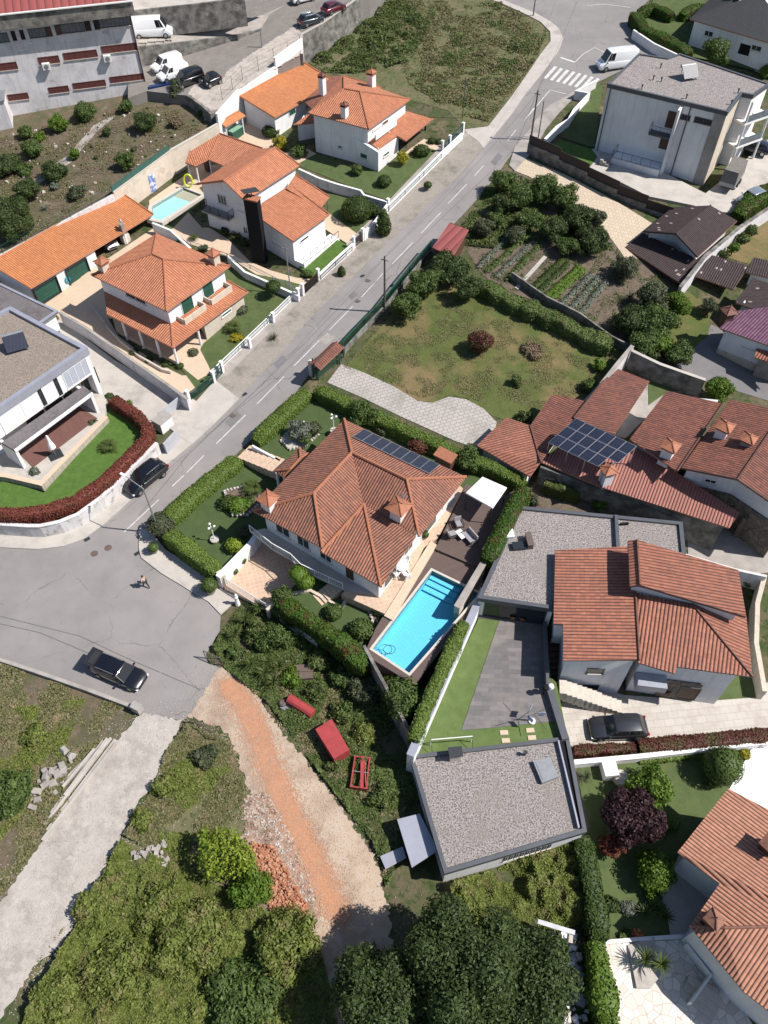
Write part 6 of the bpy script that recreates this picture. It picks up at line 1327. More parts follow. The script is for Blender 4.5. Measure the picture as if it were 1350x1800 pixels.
for i,(x,y,r,l) in enumerate(((697,1012,2.4,'white garden chair left of the round white table'),(714,1014,-2.6,'white garden chair nearest the pool at the round white table'),(713,992,-.4,'white garden chair behind the round white table'))):lounge('garden_chair',x,y,.45,r,l,'chair',z=hz+.14,m='white_paint',fm='white_paint',group='white chairs round the terrace table')
def garden_lamp(px,py,z,label):
 q=A(px,py,z);t=thing('garden_lamp',label,'garden lamp',q,'white three globe garden lamps');mb=MB();mb.tube(q,q+Vector((0,0,1.9)),.04);mb.build('pole',M['white_paint'],t);mb=MB();mb.lathe(q,[(.45,.02),(.4,.12),(.1,.14)],12);mb.build('base',M['concrete_light'],t)
 for k in range(3):a=k*2.1;e=q+Vector((.3*math.cos(a),.3*math.sin(a),1.95));mb=MB();mb.tube(q+Vector((0,0,1.8)),e,.02);r_=mb.build('arm',M['white_paint'],t);mb=MB();mb.lathe(e-Vector((0,0,.05)),[(.03,0),(.11,.06),(.12,.12),(.05,.2)],10);mb.build('globe',M['white_paint'],r_)
garden_lamp(587,757,2.2,'white three globe garden lamp near the top corner of the main roof');garden_lamp(377,948,1.1,'white three globe garden lamp on the front lawn by the corner hedge')
def island(name,pix,z,m,label,stones=True,surf=None,seed=1):
 f=surf or (lambda x,y:z);ps=[A(x,y,z).xy for x,y in pix];c=sum(ps,Vector((0,0)))/len(ps);t=thing(name,label,'flower bed',Vector((c.x,c.y,z-.03)));mb=MB();mb.prism(ps,z-.3,z+.06);mb.build('bed',M[m],t);mb=MB();lp=jitter_loop([Vector(p) for p in ps],.3,.04,seed);rnd=random.Random(seed)
 for p in lp:mb.box((p.x,p.y,z+.08),(.3,.24,.2),rnd.uniform(0,3),taper=.7)
 mb.build('stone_edging',M['pale_stone'],t)
M['pale_stone']=mat('pale_stone',(.5,.46,.42),(.34,.31,.28),3,.9,lo=.4,hi=.6);zi=TL(*A(520,770,2).xy)
island('flower_bed',[(494,775),(515,750),(540,742),(562,752),(560,765),(535,785),(510,790)],zi+.02,'pale_stone','stone edged bed of mixed shrubs behind the upper street hedge')
island('flower_bed',[(395,864),(430,855),(455,860),(458,885),(435,905),(410,905),(402,885)],1.15,'garden_soil','curved stone edged bed with clipped bushes and a palm on the front lawn')
island('flower_bed',[(645,1065),(665,1058),(678,1072),(672,1092),(655,1092)],hz-.75,'garden_soil','small stone edged bed at the corner of the pink terrace')
flat_pad('lower_garden',[(470,1070),(545,1005),(605,1045),(690,1095),(655,1150),(600,1130)],hz-.8,'turf',1.5)
flat_wall('garden_wall',[A(x,y,1.9) for x,y in ((470,1068),(500,1042),(545,1035),(600,1065),(612,1045))],.3,1.72,.25,M['beige_clad'],'low curved pale wall around the lower garden of the main house')
mb=MB();
for k in range(6):c=A(562+6*k,1053-3*k,1.5);mb.box((c.x,c.y,1.1+.15*k),(.5,1.3,.9),am+1.3)
o=mb.build('garden_steps',M['cream_tiles']);tag(o,'short flight of cream steps from the lower garden to the balcony terrace','steps')
t=thing('swing_gate','white slatted gate of the sunken pink forecourt','gate',A(398,1030,.2));a,b=A(398,1030,.3),A(470,1075,.3);mb=MB();d=b-a;n=int(d.length/.16)
for i in range(n):c=a.lerp(b,i/n);mb.bar(c,c+Vector((0,0,1.3)),.05,.03)
mb.bar(a+Vector((0,0,1.3)),b+Vector((0,0,1.3)),.05);mb.bar(a+Vector((0,0,.1)),b+Vector((0,0,.1)),.05);mb.build('slats',M['white_gate'],t)
slab_wall('gate_pier',(389,1022),(397,1032),1.7,.5,'beige_clad','pale gate pier at the left end of the slatted gate','gate pier');
slab_wall('garden_wall',(470,1075),(560,1140),1.3,.25,'old_white','old pale wall at the edge of the wild plot below the lower hedge');slab_wall('boundary_wall',(640,1165),(730,1335),3.2,.25,'stained_concrete','long dark stained wall between the pool and the wild plot')
slab_wall('hedge_wall',(290,940),(388,1020),.55,.3,'concrete_light','low pale wall under the corner hedge',z0=-.2)
flat_wall('boundary_wall',[A(848,1040,2.7),A(724,1322,2.7)],-2,2.7,.55,M['white_wall'],'long white wall with wide grey coping between the pool hedge and the striped patio lawn',capm=M['zinc'])
flat_wall('boundary_wall',[A(848,992,3.4),A(806,1062,3.4)],.5,3.3,.5,M['beige_clad'],'stepped pale wall at the far right corner of the pool',capm=M['concrete'])
sm_r=A(783,800,3.6);t=thing('shed','tiny shed with orange tiled top between the hedge and the solar panels','shed',A(783,812,1.3));mb=MB();mb.box((sm_r.x,sm_r.y,2.4),(1.7,.9,2.3),am);mb.build('wall',M['dark_wood'],t);mb=MB();mb.box((sm_r.x,sm_r.y,3.6),(2.0,1.2,.14),am,rx=.15);mb.build('roof',M['tile_orange'],t)
# hedges
def HP(pix,z):return [A(x,y,z).xy for x,y in pix]
def HT(pix,h):return [P(x,y,h).xy for x,y in pix]
hedge('street_hedge',HT([(541,682),(495,723),(448,768)],2.0),1.6,2.0,'clipped street hedge between the tiled gate roof and the pink entrance steps',seed=2)
hedge('street_hedge',HT([(418,800),(370,838),(325,876),(284,914)],2.0),1.7,2.0,'clipped street hedge between the pink entrance steps and the lamp corner',seed=3)
hedge('corner_hedge',HT([(290,930),(335,963),(382,1000)],1.9),1.5,1.9,'bright clipped hedge from the lamp corner to the slatted gate',seed=4)
hedge('boundary_hedge',HT([(553,678),(600,700),(640,717),(735,763),(830,803),(880,822),(925,846)],2.2),1.3,2.2,'long clipped hedge between the paved lot and the main house','hedge',seed=5,dens=1.4)
hedge('boundary_hedge',HP([(925,850),(900,895),(858,978)],4.4),1.5,3.3,'tall dark hedge beside the white gazebo','hedge_dark',seed=6,base=0,surf=lambda x,y:1.2)
hedge('boundary_hedge',HP([(492,1050),(530,1078),(570,1105),(610,1132),(645,1165)],3.0),1.5,2.2,'mixed green and brown hedge along the lower garden of the main house','hedge_dark',seed=7,wob=.2,surf=lambda x,y:.9,leaf=.13)
hedge('pool_hedge',HP([(817,1090),(780,1170),(745,1250),(727,1298)],3.3),1.1,1.9,'narrow green hedge along the right side of the pool','hedge',seed=8,surf=lambda x,y:1.6)
# ---- empty lot: roofed gate, fences
t=thing('gate_roof','tiled roof over the green gate of the empty lot','gate',P(570,640));zt0=P(575,640).z
rpx(t,zt0,[(543,641,2.4),(585,601,2.4),(592,601.5,2.75),(552,640,2.75),(605,610,2.3),(563,650,2.3)],[(0,3,2,1),(3,5,4,2)],M['tile_red_old'],[(3,2)],thick=.1)
for x,y in ((552,662),(604,628),(560,668),(597,640)):q=P(x,y);mb=MB();mb.tube(q,Vector((q.x,q.y,zt0+2.35)),.08);mb.build('post',M['green_paint'],t)
gate('driveway_gate',(556,668),(600,633),1.5,'green_paint','green barred gate under the tiled gate roof',False,dz=.05)
fl=[P(x,y,1.0).xy for x,y in ((604,609),(640,570),(677,532),(720,478),(757,434))]
wall_run('lot_wall',fl,-1.2,.75,.25,M['stained_concrete'],'low stained wall under the green fence of the empty lot');rail_fence('green_fence',fl,.75,1.05,'green slatted fence between the street and the empty lot','green_paint',sp_=.11,r=.05)
q=P(548,660);mb=MB();mb.box((q.x,q.y,q.z+1),(.4,.4,2.2),a1);o=mb.build('gate_pier',M['stone_trim']);tag(o,'stone gate pier at the end of the upper street hedge','gate pier')
t=thing('garden_shed','shed with maroon sheet metal roof beside the street fence','shed',P(790,440));zs=P(790,440).z
rpx(t,zs,[(760,435,2.2),(790,392,2.6),(824,404,2.6),(796,451,2.2)],[(0,3,2,1)],M['sheet_maroon'],thick=.08);w_=wpx(zs,2.2,[(760,435),(790,393),(822,405),(796,451)],.15);walls(t,w_,[zs+2.15,zs+2.5,zs+2.5,zs+2.15],zs-.5,M['dark_wood'])
wtop([(900,478),(960,520),(1020,550),(1075,590),(1110,608)],0,1.0,'lot_wall',.2,M['stained_concrete'],'low concrete wall along the lower edge of the vegetable beds')
wtop([(1112,608),(1085,640),(1060,672),(1030,705)],0,2.2,'boundary_wall',.35,M['old_white'],'pale wall with thick coping at the right corner of the empty lot',capm=M['concrete'])
wtop([(1110,616),(1160,640),(1240,668)],0,2.4,'boundary_wall',.3,M['stained_concrete'],'grey wall behind the dark green courtyard',capm=M['concrete_light'])
# ---- modern house at the right with gravel roofs and patio
zp2=1.0
def block(name,label,cat,pix,z,zb,wm,roofm,capm,par=.3,drop=.22,ins=.12,group=None):
 q=[A(x,y,z) for x,y in pix];t=thing(name,label,cat,Vector((q[0].x,q[0].y,zb)),group);mb=MB();mb.prism(inset(q,par*.5),z-.4,z-drop);mb.build('roof',M[roofm],t)
 i_=inset(q,par);mb=MB();n=len(q)
 for k in range(n):j=(k+1)%n;mb.prism([q[k],q[j],i_[j],i_[k]],z-.5,z)
 mb.build('parapet',M[capm],t);w_=inset(q,ins);mb=MB();mb.prism(w_,zb,z-.5);mb.build('wall',M[wm],t); return t,[F3(v) for v in w_]
M['anthracite']=mat('anthracite',(.085,.09,.105),(.07,.075,.085),1,.5)
BG,bw=block('flat_roofed_wing','gravel roofed wing between the patio and the tiled modern house','house wing',[(913,889),(1200,917),(1206,975),(1000,1010),(975,1071),(839,1051)],3.9,-1,'white_wall','roof_gravel','anthracite',.35)
mb=MB();a,b=A(1083,906,3.95),A(1086,962,3.95);mb.bar(a,b,.3,.2);mb.build('roof_upstand',M['anthracite'],BG)
opening(BG,bw[5],bw[4],.5,(bw[4]-bw[5]).length-.4,zp2+.05,zp2+2.3,'door',1,pm=M['glass'],fm=M['anthracite'],name='patio_doors') if False else opening(BG,bw[5],bw[4],.5,(bw[4]-bw[5]).length-.4,zp2+.05,zp2+2.3,'door',1 if True else -1,pm=M['glass'],fm=M['anthracite'],name='patio_doors')
for (x,y,w,d,h,m) in ((892,943,.9,.8,.5,'white_paint'),(929,955,.5,1.3,.7,'rust'),(912,962,1.1,.7,.35,'glass'),(1097,922,.7,.2,.2,'black_paint')):q=A(x,y,3.7);mb=MB();mb.box((q.x,q.y,3.65+h/2),(w,d,h),.1);mb.box((q.x,q.y,3.67+h),(w*1.1,d*1.1,.05),.1);mb.build('roof_vent',M[m],BG)
PH=thing('house','modern tiled house with raised orange roof beside the gravel roofs','house',A(1120,1100,-2))
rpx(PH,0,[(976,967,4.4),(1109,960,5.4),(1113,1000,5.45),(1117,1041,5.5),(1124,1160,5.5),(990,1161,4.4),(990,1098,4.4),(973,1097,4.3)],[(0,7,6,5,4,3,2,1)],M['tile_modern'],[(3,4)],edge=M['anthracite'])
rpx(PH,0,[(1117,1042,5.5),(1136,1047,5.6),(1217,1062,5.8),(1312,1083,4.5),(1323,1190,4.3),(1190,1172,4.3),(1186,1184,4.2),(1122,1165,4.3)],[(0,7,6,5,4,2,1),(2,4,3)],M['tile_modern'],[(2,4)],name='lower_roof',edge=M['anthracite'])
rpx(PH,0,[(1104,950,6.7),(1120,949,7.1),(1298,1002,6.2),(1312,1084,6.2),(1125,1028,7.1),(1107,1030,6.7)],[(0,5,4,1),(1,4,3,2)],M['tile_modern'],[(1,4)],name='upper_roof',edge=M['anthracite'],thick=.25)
walls(PH,wpx(0,4.3,[(978,968),(1120,968),(1122,1163),(992,1159),(992,1098),(975,1096)],.25),4.25,-3,M['white_wall']);pw2=wpx(0,4.3,[(978,968),(1120,968),(1122,1163),(992,1159),(992,1098),(975,1096)],.25)
w3=wpx(0,4.3,[(1120,1040),(1310,1085),(1318,1184),(1190,1168),(1122,1160)],.5);walls(PH,w3,4.2,-3,M['white_wall'],'wing_wall');w4=wpx(0,6.5,[(1107,952),(1296,1004),(1308,1080),(1108,1028)],.3);walls(PH,w4,6.1,4,M['white_wall'],'upper_wall')
open_px(PH,F3(pw2[3]),F3(pw2[2]),(1033,1174),(1060,1184),'window',1,bars=0,fm=M['anthracite']);open_px(PH,F3(pw2[3]),F3(pw2[2]),(1026,1203),(1050,1212),'window',1,bars=0,fm=M['anthracite'])
sa,sb_=F3(w3[4]),F3(w3[3]);se=(F3(w3[3])-sa).normalized();mb=MB();sn=Vector((se.y,-se.x,0));mb.prism([sa+sn*.03,sb_+sn*.03,sb_+sn*1.2,sa+sn*1.2],.7,1.5);mb.build('balcony',M['zinc'],PH)
L3=(F3(w3[2])-F3(w3[3])).length;mb=MB();ra,rb=F3(w3[3]),F3(w3[2]);re_=(rb-ra).normalized();rn=Vector((re_.y,-re_.x,0));mb.prism([ra+rn*.003,ra+re_*L3*.62+rn*.003,ra+re_*L3*.62+rn*.12,ra+rn*.12],-2.6,.9);mb.build('stone_plinth',M['rubble_wall'],PH)
opening(PH,ra+rn*.12,rb+rn*.12,1.6,3.2,-2.0,.2,'door',1,fm=M['anthracite'])
t_,gw=block('garage_building','gravel roofed garage with skylight and chimney at the foot of the patio','garage',[(719,1327),(1000,1294),(1032,1462),(781,1536)],1.35,-3.5,'white_wall','roof_gravel','anthracite',.3)
mb=MB();a,b=A(981,1303,1.3),A(1017,1456,1.3);mb.bar(a,b,.12,.35);mb.build('gutter',M['zinc'],t_)
d_=(b-a);nd=Vector((-d_.y,d_.x,0)).normalized();nd=nd if nd.x>0 else -nd;mb=MB();mb.bar(a+nd*.45+Vector((0,0,-.12)),b+nd*.45+Vector((0,0,-.12)),.7,.05);mb.build('gutter_channel',M['black_paint'],t_)
sk=[A(x,y,1.5) for x,y in ((937,1338),(966,1330),(982,1365),(953,1376))];mb=MB();mb.prism(sk,1.1,1.5);s_=mb.build('skylight',M['grey_metal'],t_);mb=MB();mb.prism(inset(sk,.14),1.47,1.53);mb.build('pane',M['grey_metal'],s_)
chimney(t_,799,1331,1.2,.8,1.0,.1,'stone_trim','metal',d=.6);q=A(922,1327,1.1);mb=MB();mb.tube(q,q+Vector((0,0,.5)),.1,n=8);mb.tube(q+Vector((0,0,.5)),q+Vector((0,0,.6)),.17,n=8);mb.build('vent_pipe',M['dark_metal'],t_)
for k in range(9):opening(t_,gw[3],gw[2],4.5+k*.42,4.7+k*.42,-.5,.4,'window',1,bars=0,fm=M['anthracite'],name='vent_slot')
flat_pad('patio',[(842,1086),(960,1092),(968,1190),(978,1200),(998,1296),(719,1330),(735,1310)],zp2,'patio_lawn',4)
flat_pad('slate_patio',[(878,1090),(958,1094),(966,1190),(975,1268),(811,1284)],zp2+.04,'slate_tiles',.3)
flat_pad('slate_step',[(843,1062),(970,1082),(960,1098),(840,1086)],zp2+.08,'slate_tiles',.3)
for i,(x,y,l) in enumerate(((886,1288,'upper left stepping slab in the patio grass'),(889,1302,'lower left stepping slab in the patio grass'),(932,1284,'upper right stepping slab in the patio grass'),(935,1297,'lower right stepping slab in the patio grass'))):q=A(x,y,zp2);mb=MB();mb.box((q.x,q.y,zp2+.03),(.62,.36,.06),.05);o=mb.build('stepping_slab',M['cream_tiles']);tag(o,l,'slab','cream slabs in the patio grass')
flat_wall('patio_wall',[A(959,1095,zp2+1),A(963,1200,zp2+1)],-3,zp2+1.0,.25,M['anthracite'],'dark wall between the slate patio and the sunken stairs');flat_wall('patio_wall',[A(966,1205,zp2+.7),A(993,1292,zp2+.7)],-3,zp2+.6,.55,M['anthracite'],'dark capped wall between the patio and the cream driveway')
def chair2(px,py,label):
 q=A(px,py,zp2+.04);t=thing('tub_chair',label,'chair',q,'round wicker chairs on the slate patio');mb=MB();mb.lathe(q,[(.3,.1),(.38,.4),(.42,.75),(.36,.75),(.3,.42)],14);mb.build('basket',M['dark_wood'],t);mb=MB();mb.lathe(q+Vector((0,0,.36)),[(.28,0),(.3,.1),(.2,.15)],12);mb.build('cushion',M['cushion'],t)
chair2(901,1087,'left round wicker chair by the glass patio doors');chair2(919,1090,'right round wicker chair by the glass patio doors')
q=A(935,1268,zp2+.04);t=thing('clothes_dryer','rotary clothes dryer with blue and white washing on the slate patio','clothes dryer',q);mb=MB();mb.tube(q,q+Vector((0,0,1.9)),.03);mb.build('pole',M['steel'],t);mb=MB();mb.lathe(q,[(.28,0),(.26,.12),(.05,.14)],12);mb.build('base',M['white_paint'],t);mb=MB()
for k in range(4):a=.4+k*math.pi/2;mb.bar(q+Vector((0,0,1.3)),q+Vector((1.5*math.cos(a),1.5*math.sin(a),1.85)),.03)
mb.build('arms',M['dark_metal'],t);M['blue_cloth']=mat('blue_cloth',(.12,.16,.4),(.55,.57,.65),4,.9)
for k in range(3):mb=MB();c=q+Vector((.55*math.cos(k*2),.5*math.sin(k*2),1.35));mb.box(c,(.55,.02,.6),k*1.1);mb.build('cloth',M['blue_cloth'],t)
for i,(x,y,l) in enumerate(((957,1213,'dark round lamp by the patio wall'),(967,1211,'white round lamp by the patio wall'))):q=A(x,y,zp2+.8);mb=MB();mb.lathe(q,[(.05,-.8),(.05,.2),(.2,.25),(.26,.42),(.2,.6),(.05,.66)],14);o=mb.build('globe_lamp',M[['black_paint','white_paint'][i]]);tag(o,l,'lamp')
t=thing('football_goal','small white framed goal on the striped patio lawn','goal',A(790,1300,zp2));g0_,g1_=A(757,1310,zp2),A(828,1304,zp2);mb=MB();h_=Vector((0,0,1.1));mb.path([g0_,g0_+h_,g1_+h_,g1_],.04);mb.build('frame',M['white_paint'],t);mb=MB();b0_,b1_=g0_+Vector((.1,-.9,0)),g1_+Vector((.1,-.9,0));mb.path([g0_+h_,b0_,b1_,g1_+h_],.02);mb.build('net_frame',M['dark_metal'],t)
mb=MB()
for k in range(12):q=A(981,1105+k*9,1);mb.box((q.x,q.y,.6-.2*k),(1.5,.75,1.2),.02)
o=mb.build('sunken_stairs',M['dark_wood']);tag(o,'dark timber stairs between the patio wall and the tiled house','stairs')
mb=MB();p0,p1=A(990,1208,.8),A(1085,1243,-1.8)
for k in range(12):c=p0.lerp(p1,k/11);mb.box((c.x,c.y,.3-.215*k),(.62,1.2,1.2),ang(p0,p1))
o=mb.build('outdoor_stairs',M['stone_trim']);tag(o,'cream outdoor stairs going down to the driveway of the dark suv','stairs')
sheet('cream_driveway',[(960,1190),(995,1195),(1100,1222),(1240,1232),(1240,1220),(1400,1190),(1400,1275),(1350,1285),(1005,1315),(975,1240)],.06,M['drive_slabs'])
sheet('side_lawn',[(1225,1190),(1300,1165),(1330,1210),(1335,1225),(1240,1232)],.12,M['lawn'])
vehicle('suv','dark grey suv parked on the cream slab driveway','parked_car',graphite,SUVC[0]+Vector((0,0,.04)),SUVC[1])
hedge('driveway_hedge',HT([(1010,1318),(1120,1312)],.8),.9,.9,'thin brown green hedge at the left end of the cream driveway','brownred',seed=11,wob=.25,dens=1.1);hedge('driveway_hedge',HT([(1125,1310),(1230,1302),(1380,1288)],1.0),1.3,1.1,'dark red brown hedge along the lower edge of the cream driveway','brownred',seed=12)
wtop([(1010,1340),(1120,1330),(1240,1316),(1370,1302)],0,.9,'boundary_wall',.3,M['white_wall'],'white wall between the red brown hedge and the garden below',capm=M['white_paint'])
wtop([(1345,1010),(1332,1060),(1330,1130),(1345,1215)],0,1.6,'boundary_wall',.4,M['beige_clad'],'curved pale wall at the right edge beside the tiled modern house')
# ---- cluster of old red roofs with the solar array
def gable_house(name,label,vs,faces,m,ridges,wallpix,zw,wz,wm='white_wall',cat='house',group=None,zb=-3):
 t=thing(name,label,cat,A(vs[0][0],vs[0][1],zb),group);rpx(t,0,vs,faces,M[m],ridges)
 if wallpix:w_=wpx(0,zw,wallpix,.35);walls(t,w_,wz,zb,M[wm]); return t,[F3(v) for v in w_]
 return t,None
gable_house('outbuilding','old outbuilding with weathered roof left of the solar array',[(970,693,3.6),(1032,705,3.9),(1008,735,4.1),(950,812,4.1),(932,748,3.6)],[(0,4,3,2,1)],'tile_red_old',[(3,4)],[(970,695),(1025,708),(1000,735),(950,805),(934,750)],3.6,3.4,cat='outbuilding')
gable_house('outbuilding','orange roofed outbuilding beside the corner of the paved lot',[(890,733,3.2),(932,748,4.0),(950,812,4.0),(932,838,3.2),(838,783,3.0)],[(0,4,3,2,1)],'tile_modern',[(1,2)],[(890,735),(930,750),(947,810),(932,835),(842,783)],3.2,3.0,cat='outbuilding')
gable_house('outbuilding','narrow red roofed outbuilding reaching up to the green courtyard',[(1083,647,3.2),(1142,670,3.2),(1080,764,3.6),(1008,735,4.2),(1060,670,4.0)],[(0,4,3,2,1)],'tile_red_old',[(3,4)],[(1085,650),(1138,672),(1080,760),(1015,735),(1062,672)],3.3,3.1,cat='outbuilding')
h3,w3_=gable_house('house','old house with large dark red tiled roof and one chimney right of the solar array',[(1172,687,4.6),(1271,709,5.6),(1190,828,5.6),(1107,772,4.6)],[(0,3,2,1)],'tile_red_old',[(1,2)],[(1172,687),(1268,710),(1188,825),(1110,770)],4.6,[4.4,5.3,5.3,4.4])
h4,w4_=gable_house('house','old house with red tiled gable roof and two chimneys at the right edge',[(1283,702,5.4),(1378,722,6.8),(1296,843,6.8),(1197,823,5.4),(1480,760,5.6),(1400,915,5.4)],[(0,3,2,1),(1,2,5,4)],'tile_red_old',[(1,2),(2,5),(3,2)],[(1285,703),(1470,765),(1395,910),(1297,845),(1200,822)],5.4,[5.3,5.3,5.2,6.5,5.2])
open_px(h4,w4_[4],w4_[3],(1240,840),(1258,851),'window',1);mb=MB();q_=inset(w4_,-.12);mb.prism(q_,-3,3.2);mb.build('stone_plinth',M['rubble_wall'],h4)
chimney(h3,1170,806,4.9,1.0,1.5,.9,capm='tile_orange');chimney(h4,1268,763,6.0,1.0,.8,.9,capm='tile_orange');chimney(h4,1310,783,6.2,.9,.7,.9,'concrete',capm='tile_orange')
lt,_=gable_house('sheet_roof_annex','long annex with salmon red sheet metal roof below the solar array',[(950,812,3.4),(1012,760,4.0),(1120,788,4.0),(1166,815,4.0),(1300,901,3.7),(1282,928,3.2),(1053,855,3.2)],[(0,6,5,4,3,2,1)],'sheet_red',[],[(953,813),(1015,765),(1120,790),(1295,900),(1280,925),(1055,853)],3.4,3.0,'stained_concrete',cat='annex');chimney(lt,1064,845,3.5,.9,1.3,.3,capm='tile_orange')
ar=thing('solar_array','large tilted solar panel array on a metal frame above the red roofs','solar array',A(1040,800,3));c00,c10,c11,c01=A(1013,735,6.4),A(1120,784,6.4),A(1070,829,5.2),A(963,778,5.2)
solar_row(ar,c00,c10,c11,c01,6,3,0,skip=((5,2),),gap=.02);mb=MB()
for u in (.02,.35,.65,.98):
 a=c00.lerp(c10,u);b=c01.lerp(c11,u*.95);mb.bar(a-Vector((0,0,.1)),b-Vector((0,0,.1)),.07);mb.bar(b-Vector((0,0,.1)),Vector((b.x,b.y,3.4)),.08);mb.bar(a-Vector((0,0,.1)),Vector((a.x,a.y,3.6)),.08)
mb.build('frame',M['steel'],ar)
sheet('courtyard',[(1140,665),(1240,690),(1180,690),(1100,770),(1075,765)],.05,M['concrete']);sheet('courtyard_lawn',[(1140,660),(1185,665),(1235,688),(1175,688),(1140,712)],.09,M['lawn'])
wtop([(950,820),(1090,870),(1200,915)],0,2.6,'boundary_wall',.25,M['stained_concrete'],'grey wall under the edge of the salmon red sheet roof');sheet('narrow_garden',[(945,835),(1090,880),(1200,915),(1200,925),(915,895)],.1,M['garden_soil'])
sheet('back_yard',[(1205,915),(1400,900),(1400,1000),(1320,1010),(1210,975)],.05,M['concrete']);slab_wall('stone_gable_wall',(1290,945),(1345,880),3.0,.4,'rubble_wall','rough stone wall below the red gable house at the right edge');flat_wall('garden_wall',[A(1205,975,.6),A(1290,1000,.6),A(1345,1012,.6)],-2,.6,.25,M['old_white'],'pale wall with fence behind the tiled modern house')
# ---- dark roofed houses on the right
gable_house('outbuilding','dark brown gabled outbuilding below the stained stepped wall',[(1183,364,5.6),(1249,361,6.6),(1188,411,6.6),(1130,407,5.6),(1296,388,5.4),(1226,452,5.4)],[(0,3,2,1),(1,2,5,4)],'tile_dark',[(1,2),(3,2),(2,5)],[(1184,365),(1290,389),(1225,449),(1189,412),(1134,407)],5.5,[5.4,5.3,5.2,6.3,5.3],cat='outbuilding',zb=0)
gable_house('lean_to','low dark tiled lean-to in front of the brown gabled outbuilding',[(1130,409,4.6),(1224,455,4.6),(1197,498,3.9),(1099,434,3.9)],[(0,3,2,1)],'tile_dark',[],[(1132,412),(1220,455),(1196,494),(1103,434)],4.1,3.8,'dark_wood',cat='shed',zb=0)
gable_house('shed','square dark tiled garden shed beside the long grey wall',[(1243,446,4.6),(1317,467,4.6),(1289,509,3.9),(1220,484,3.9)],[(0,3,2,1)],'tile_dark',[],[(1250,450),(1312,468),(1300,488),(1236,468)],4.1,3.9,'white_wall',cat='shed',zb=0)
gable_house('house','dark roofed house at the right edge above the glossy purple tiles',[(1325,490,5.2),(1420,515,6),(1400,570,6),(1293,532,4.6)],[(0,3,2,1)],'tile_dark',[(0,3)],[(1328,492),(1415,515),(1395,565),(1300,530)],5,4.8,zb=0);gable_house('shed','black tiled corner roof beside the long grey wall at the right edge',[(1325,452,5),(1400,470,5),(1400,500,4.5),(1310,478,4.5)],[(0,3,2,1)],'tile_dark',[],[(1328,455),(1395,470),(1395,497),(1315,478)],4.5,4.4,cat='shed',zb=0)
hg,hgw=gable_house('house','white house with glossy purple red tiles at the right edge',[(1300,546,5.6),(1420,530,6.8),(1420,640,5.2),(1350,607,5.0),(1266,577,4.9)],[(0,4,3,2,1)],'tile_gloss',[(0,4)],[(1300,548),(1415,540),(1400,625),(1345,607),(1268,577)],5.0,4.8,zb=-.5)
open_px(hg,hgw[4],hgw[3],(1306,606),(1326,616),'window',1);mb=MB();e_=(hgw[3]-hgw[4]).normalized();n_=Vector((e_.y,-e_.x,0));mb.prism([hgw[4]+n_*.003,hgw[3]+n_*.003,hgw[3]+n_*.1,hgw[4]+n_*.1],-.5,2.2);mb.build('stone_plinth',M['beige_clad'],hg)
chimney(hg,1275,563,5.0,1,1,.3,'dark_wood',capm='tile_modern');gable_house('porch','small red tiled balcony porch at the right edge',[(1330,612,4.2),(1400,632,4.6),(1400,650,4),(1326,628,3.8)],[(0,3,2,1)],'tile_modern',[],[(1335,618),(1395,634),(1395,645),(1332,627)],3.9,3.7,'concrete',cat='porch',zb=0)
sheet('shaded_court',[(1240,590),(1250,570),(1400,640),(1400,720),(1240,670),(1180,640)],.04,M['asphalt_dark']);sheet('orchard_lawn',[(1200,505),(1250,545),(1245,590),(1180,645),(1150,600),(1170,540)],.05,M['lot_grass']);sheet('strip_lawn',[(1243,440),(1300,400),(1400,340),(1400,460),(1320,465),(1250,445)],.05,M['lot_grass'])
wtop([(1196,505),(1240,450),(1300,400),(1390,340)],0,2.0,'boundary_wall',.35,M['old_white'],'long pale grey wall rising past the dark roofed sheds to the right edge',capm=M['stained_concrete'])
# ---- large modern building at the top right
zr=14.3;TRp=[(1067.7,146.7),(1122.7,93.3),(1173,101),(1195,93.3),(1354,146.5),(1325,167),(1305,163.3),(1280,196.7)]
TB,tw=block('apartment_building','large white three storey building with flat gravel roof at the top right','building',TRp,zr,2,'white_wall','roof_gravel','anthracite',.3,.15)
fa,fb=tw[0],tw[7];ef=(fb-fa).normalized();nf_=Vector((ef.y,-ef.x,0));LF=(fb-fa).length
def fpx(p0,p1,kind,**k):return open_px(TB,fa,fb,p0,p1,kind,1,**k)
fpx((1196,199),(1212,213),'window',fm=M['anthracite']);fpx((1222,204),(1251,222),'window',fm=M['anthracite']);fpx((1176,194),(1189,228),'door',pm=M['dark_wood'],fm=M['anthracite']);fpx((1162,242),(1177,265),'door',pm=M['dark_wood'],fm=M['anthracite'])
sF,_z=onwall(fa,fb,1199,186);mb=MB();o_=fa+ef*sF;mb.prism([o_-ef*.15+nf_*.003,o_+ef*.15+nf_*.003,o_+ef*.15+nf_*1.3,o_-ef*.15+nf_*1.3],2,zr-.6);mb.build('fin_wall',M['white_wall'],TB)
sC,_z=onwall(fa,fb,1258,195);mb=MB();mb.prism([fa+ef*sC+nf_*.003,fb+nf_*.003,fb+nf_*.08,fa+ef*sC+nf_*.08],2,zr-.52);mb.build('stone_cladding',M['concrete'],TB)
for px in (1068.5,1217):sP,_z=onwall(fa,fb,px,180);mb=MB();mb.tube(fa+ef*sP+nf_*.1+Vector((0,0,2)),fa+ef*sP+nf_*.1+Vector((0,0,zr-.5)),.07);mb.build('drainpipe',M['anthracite'],TB)
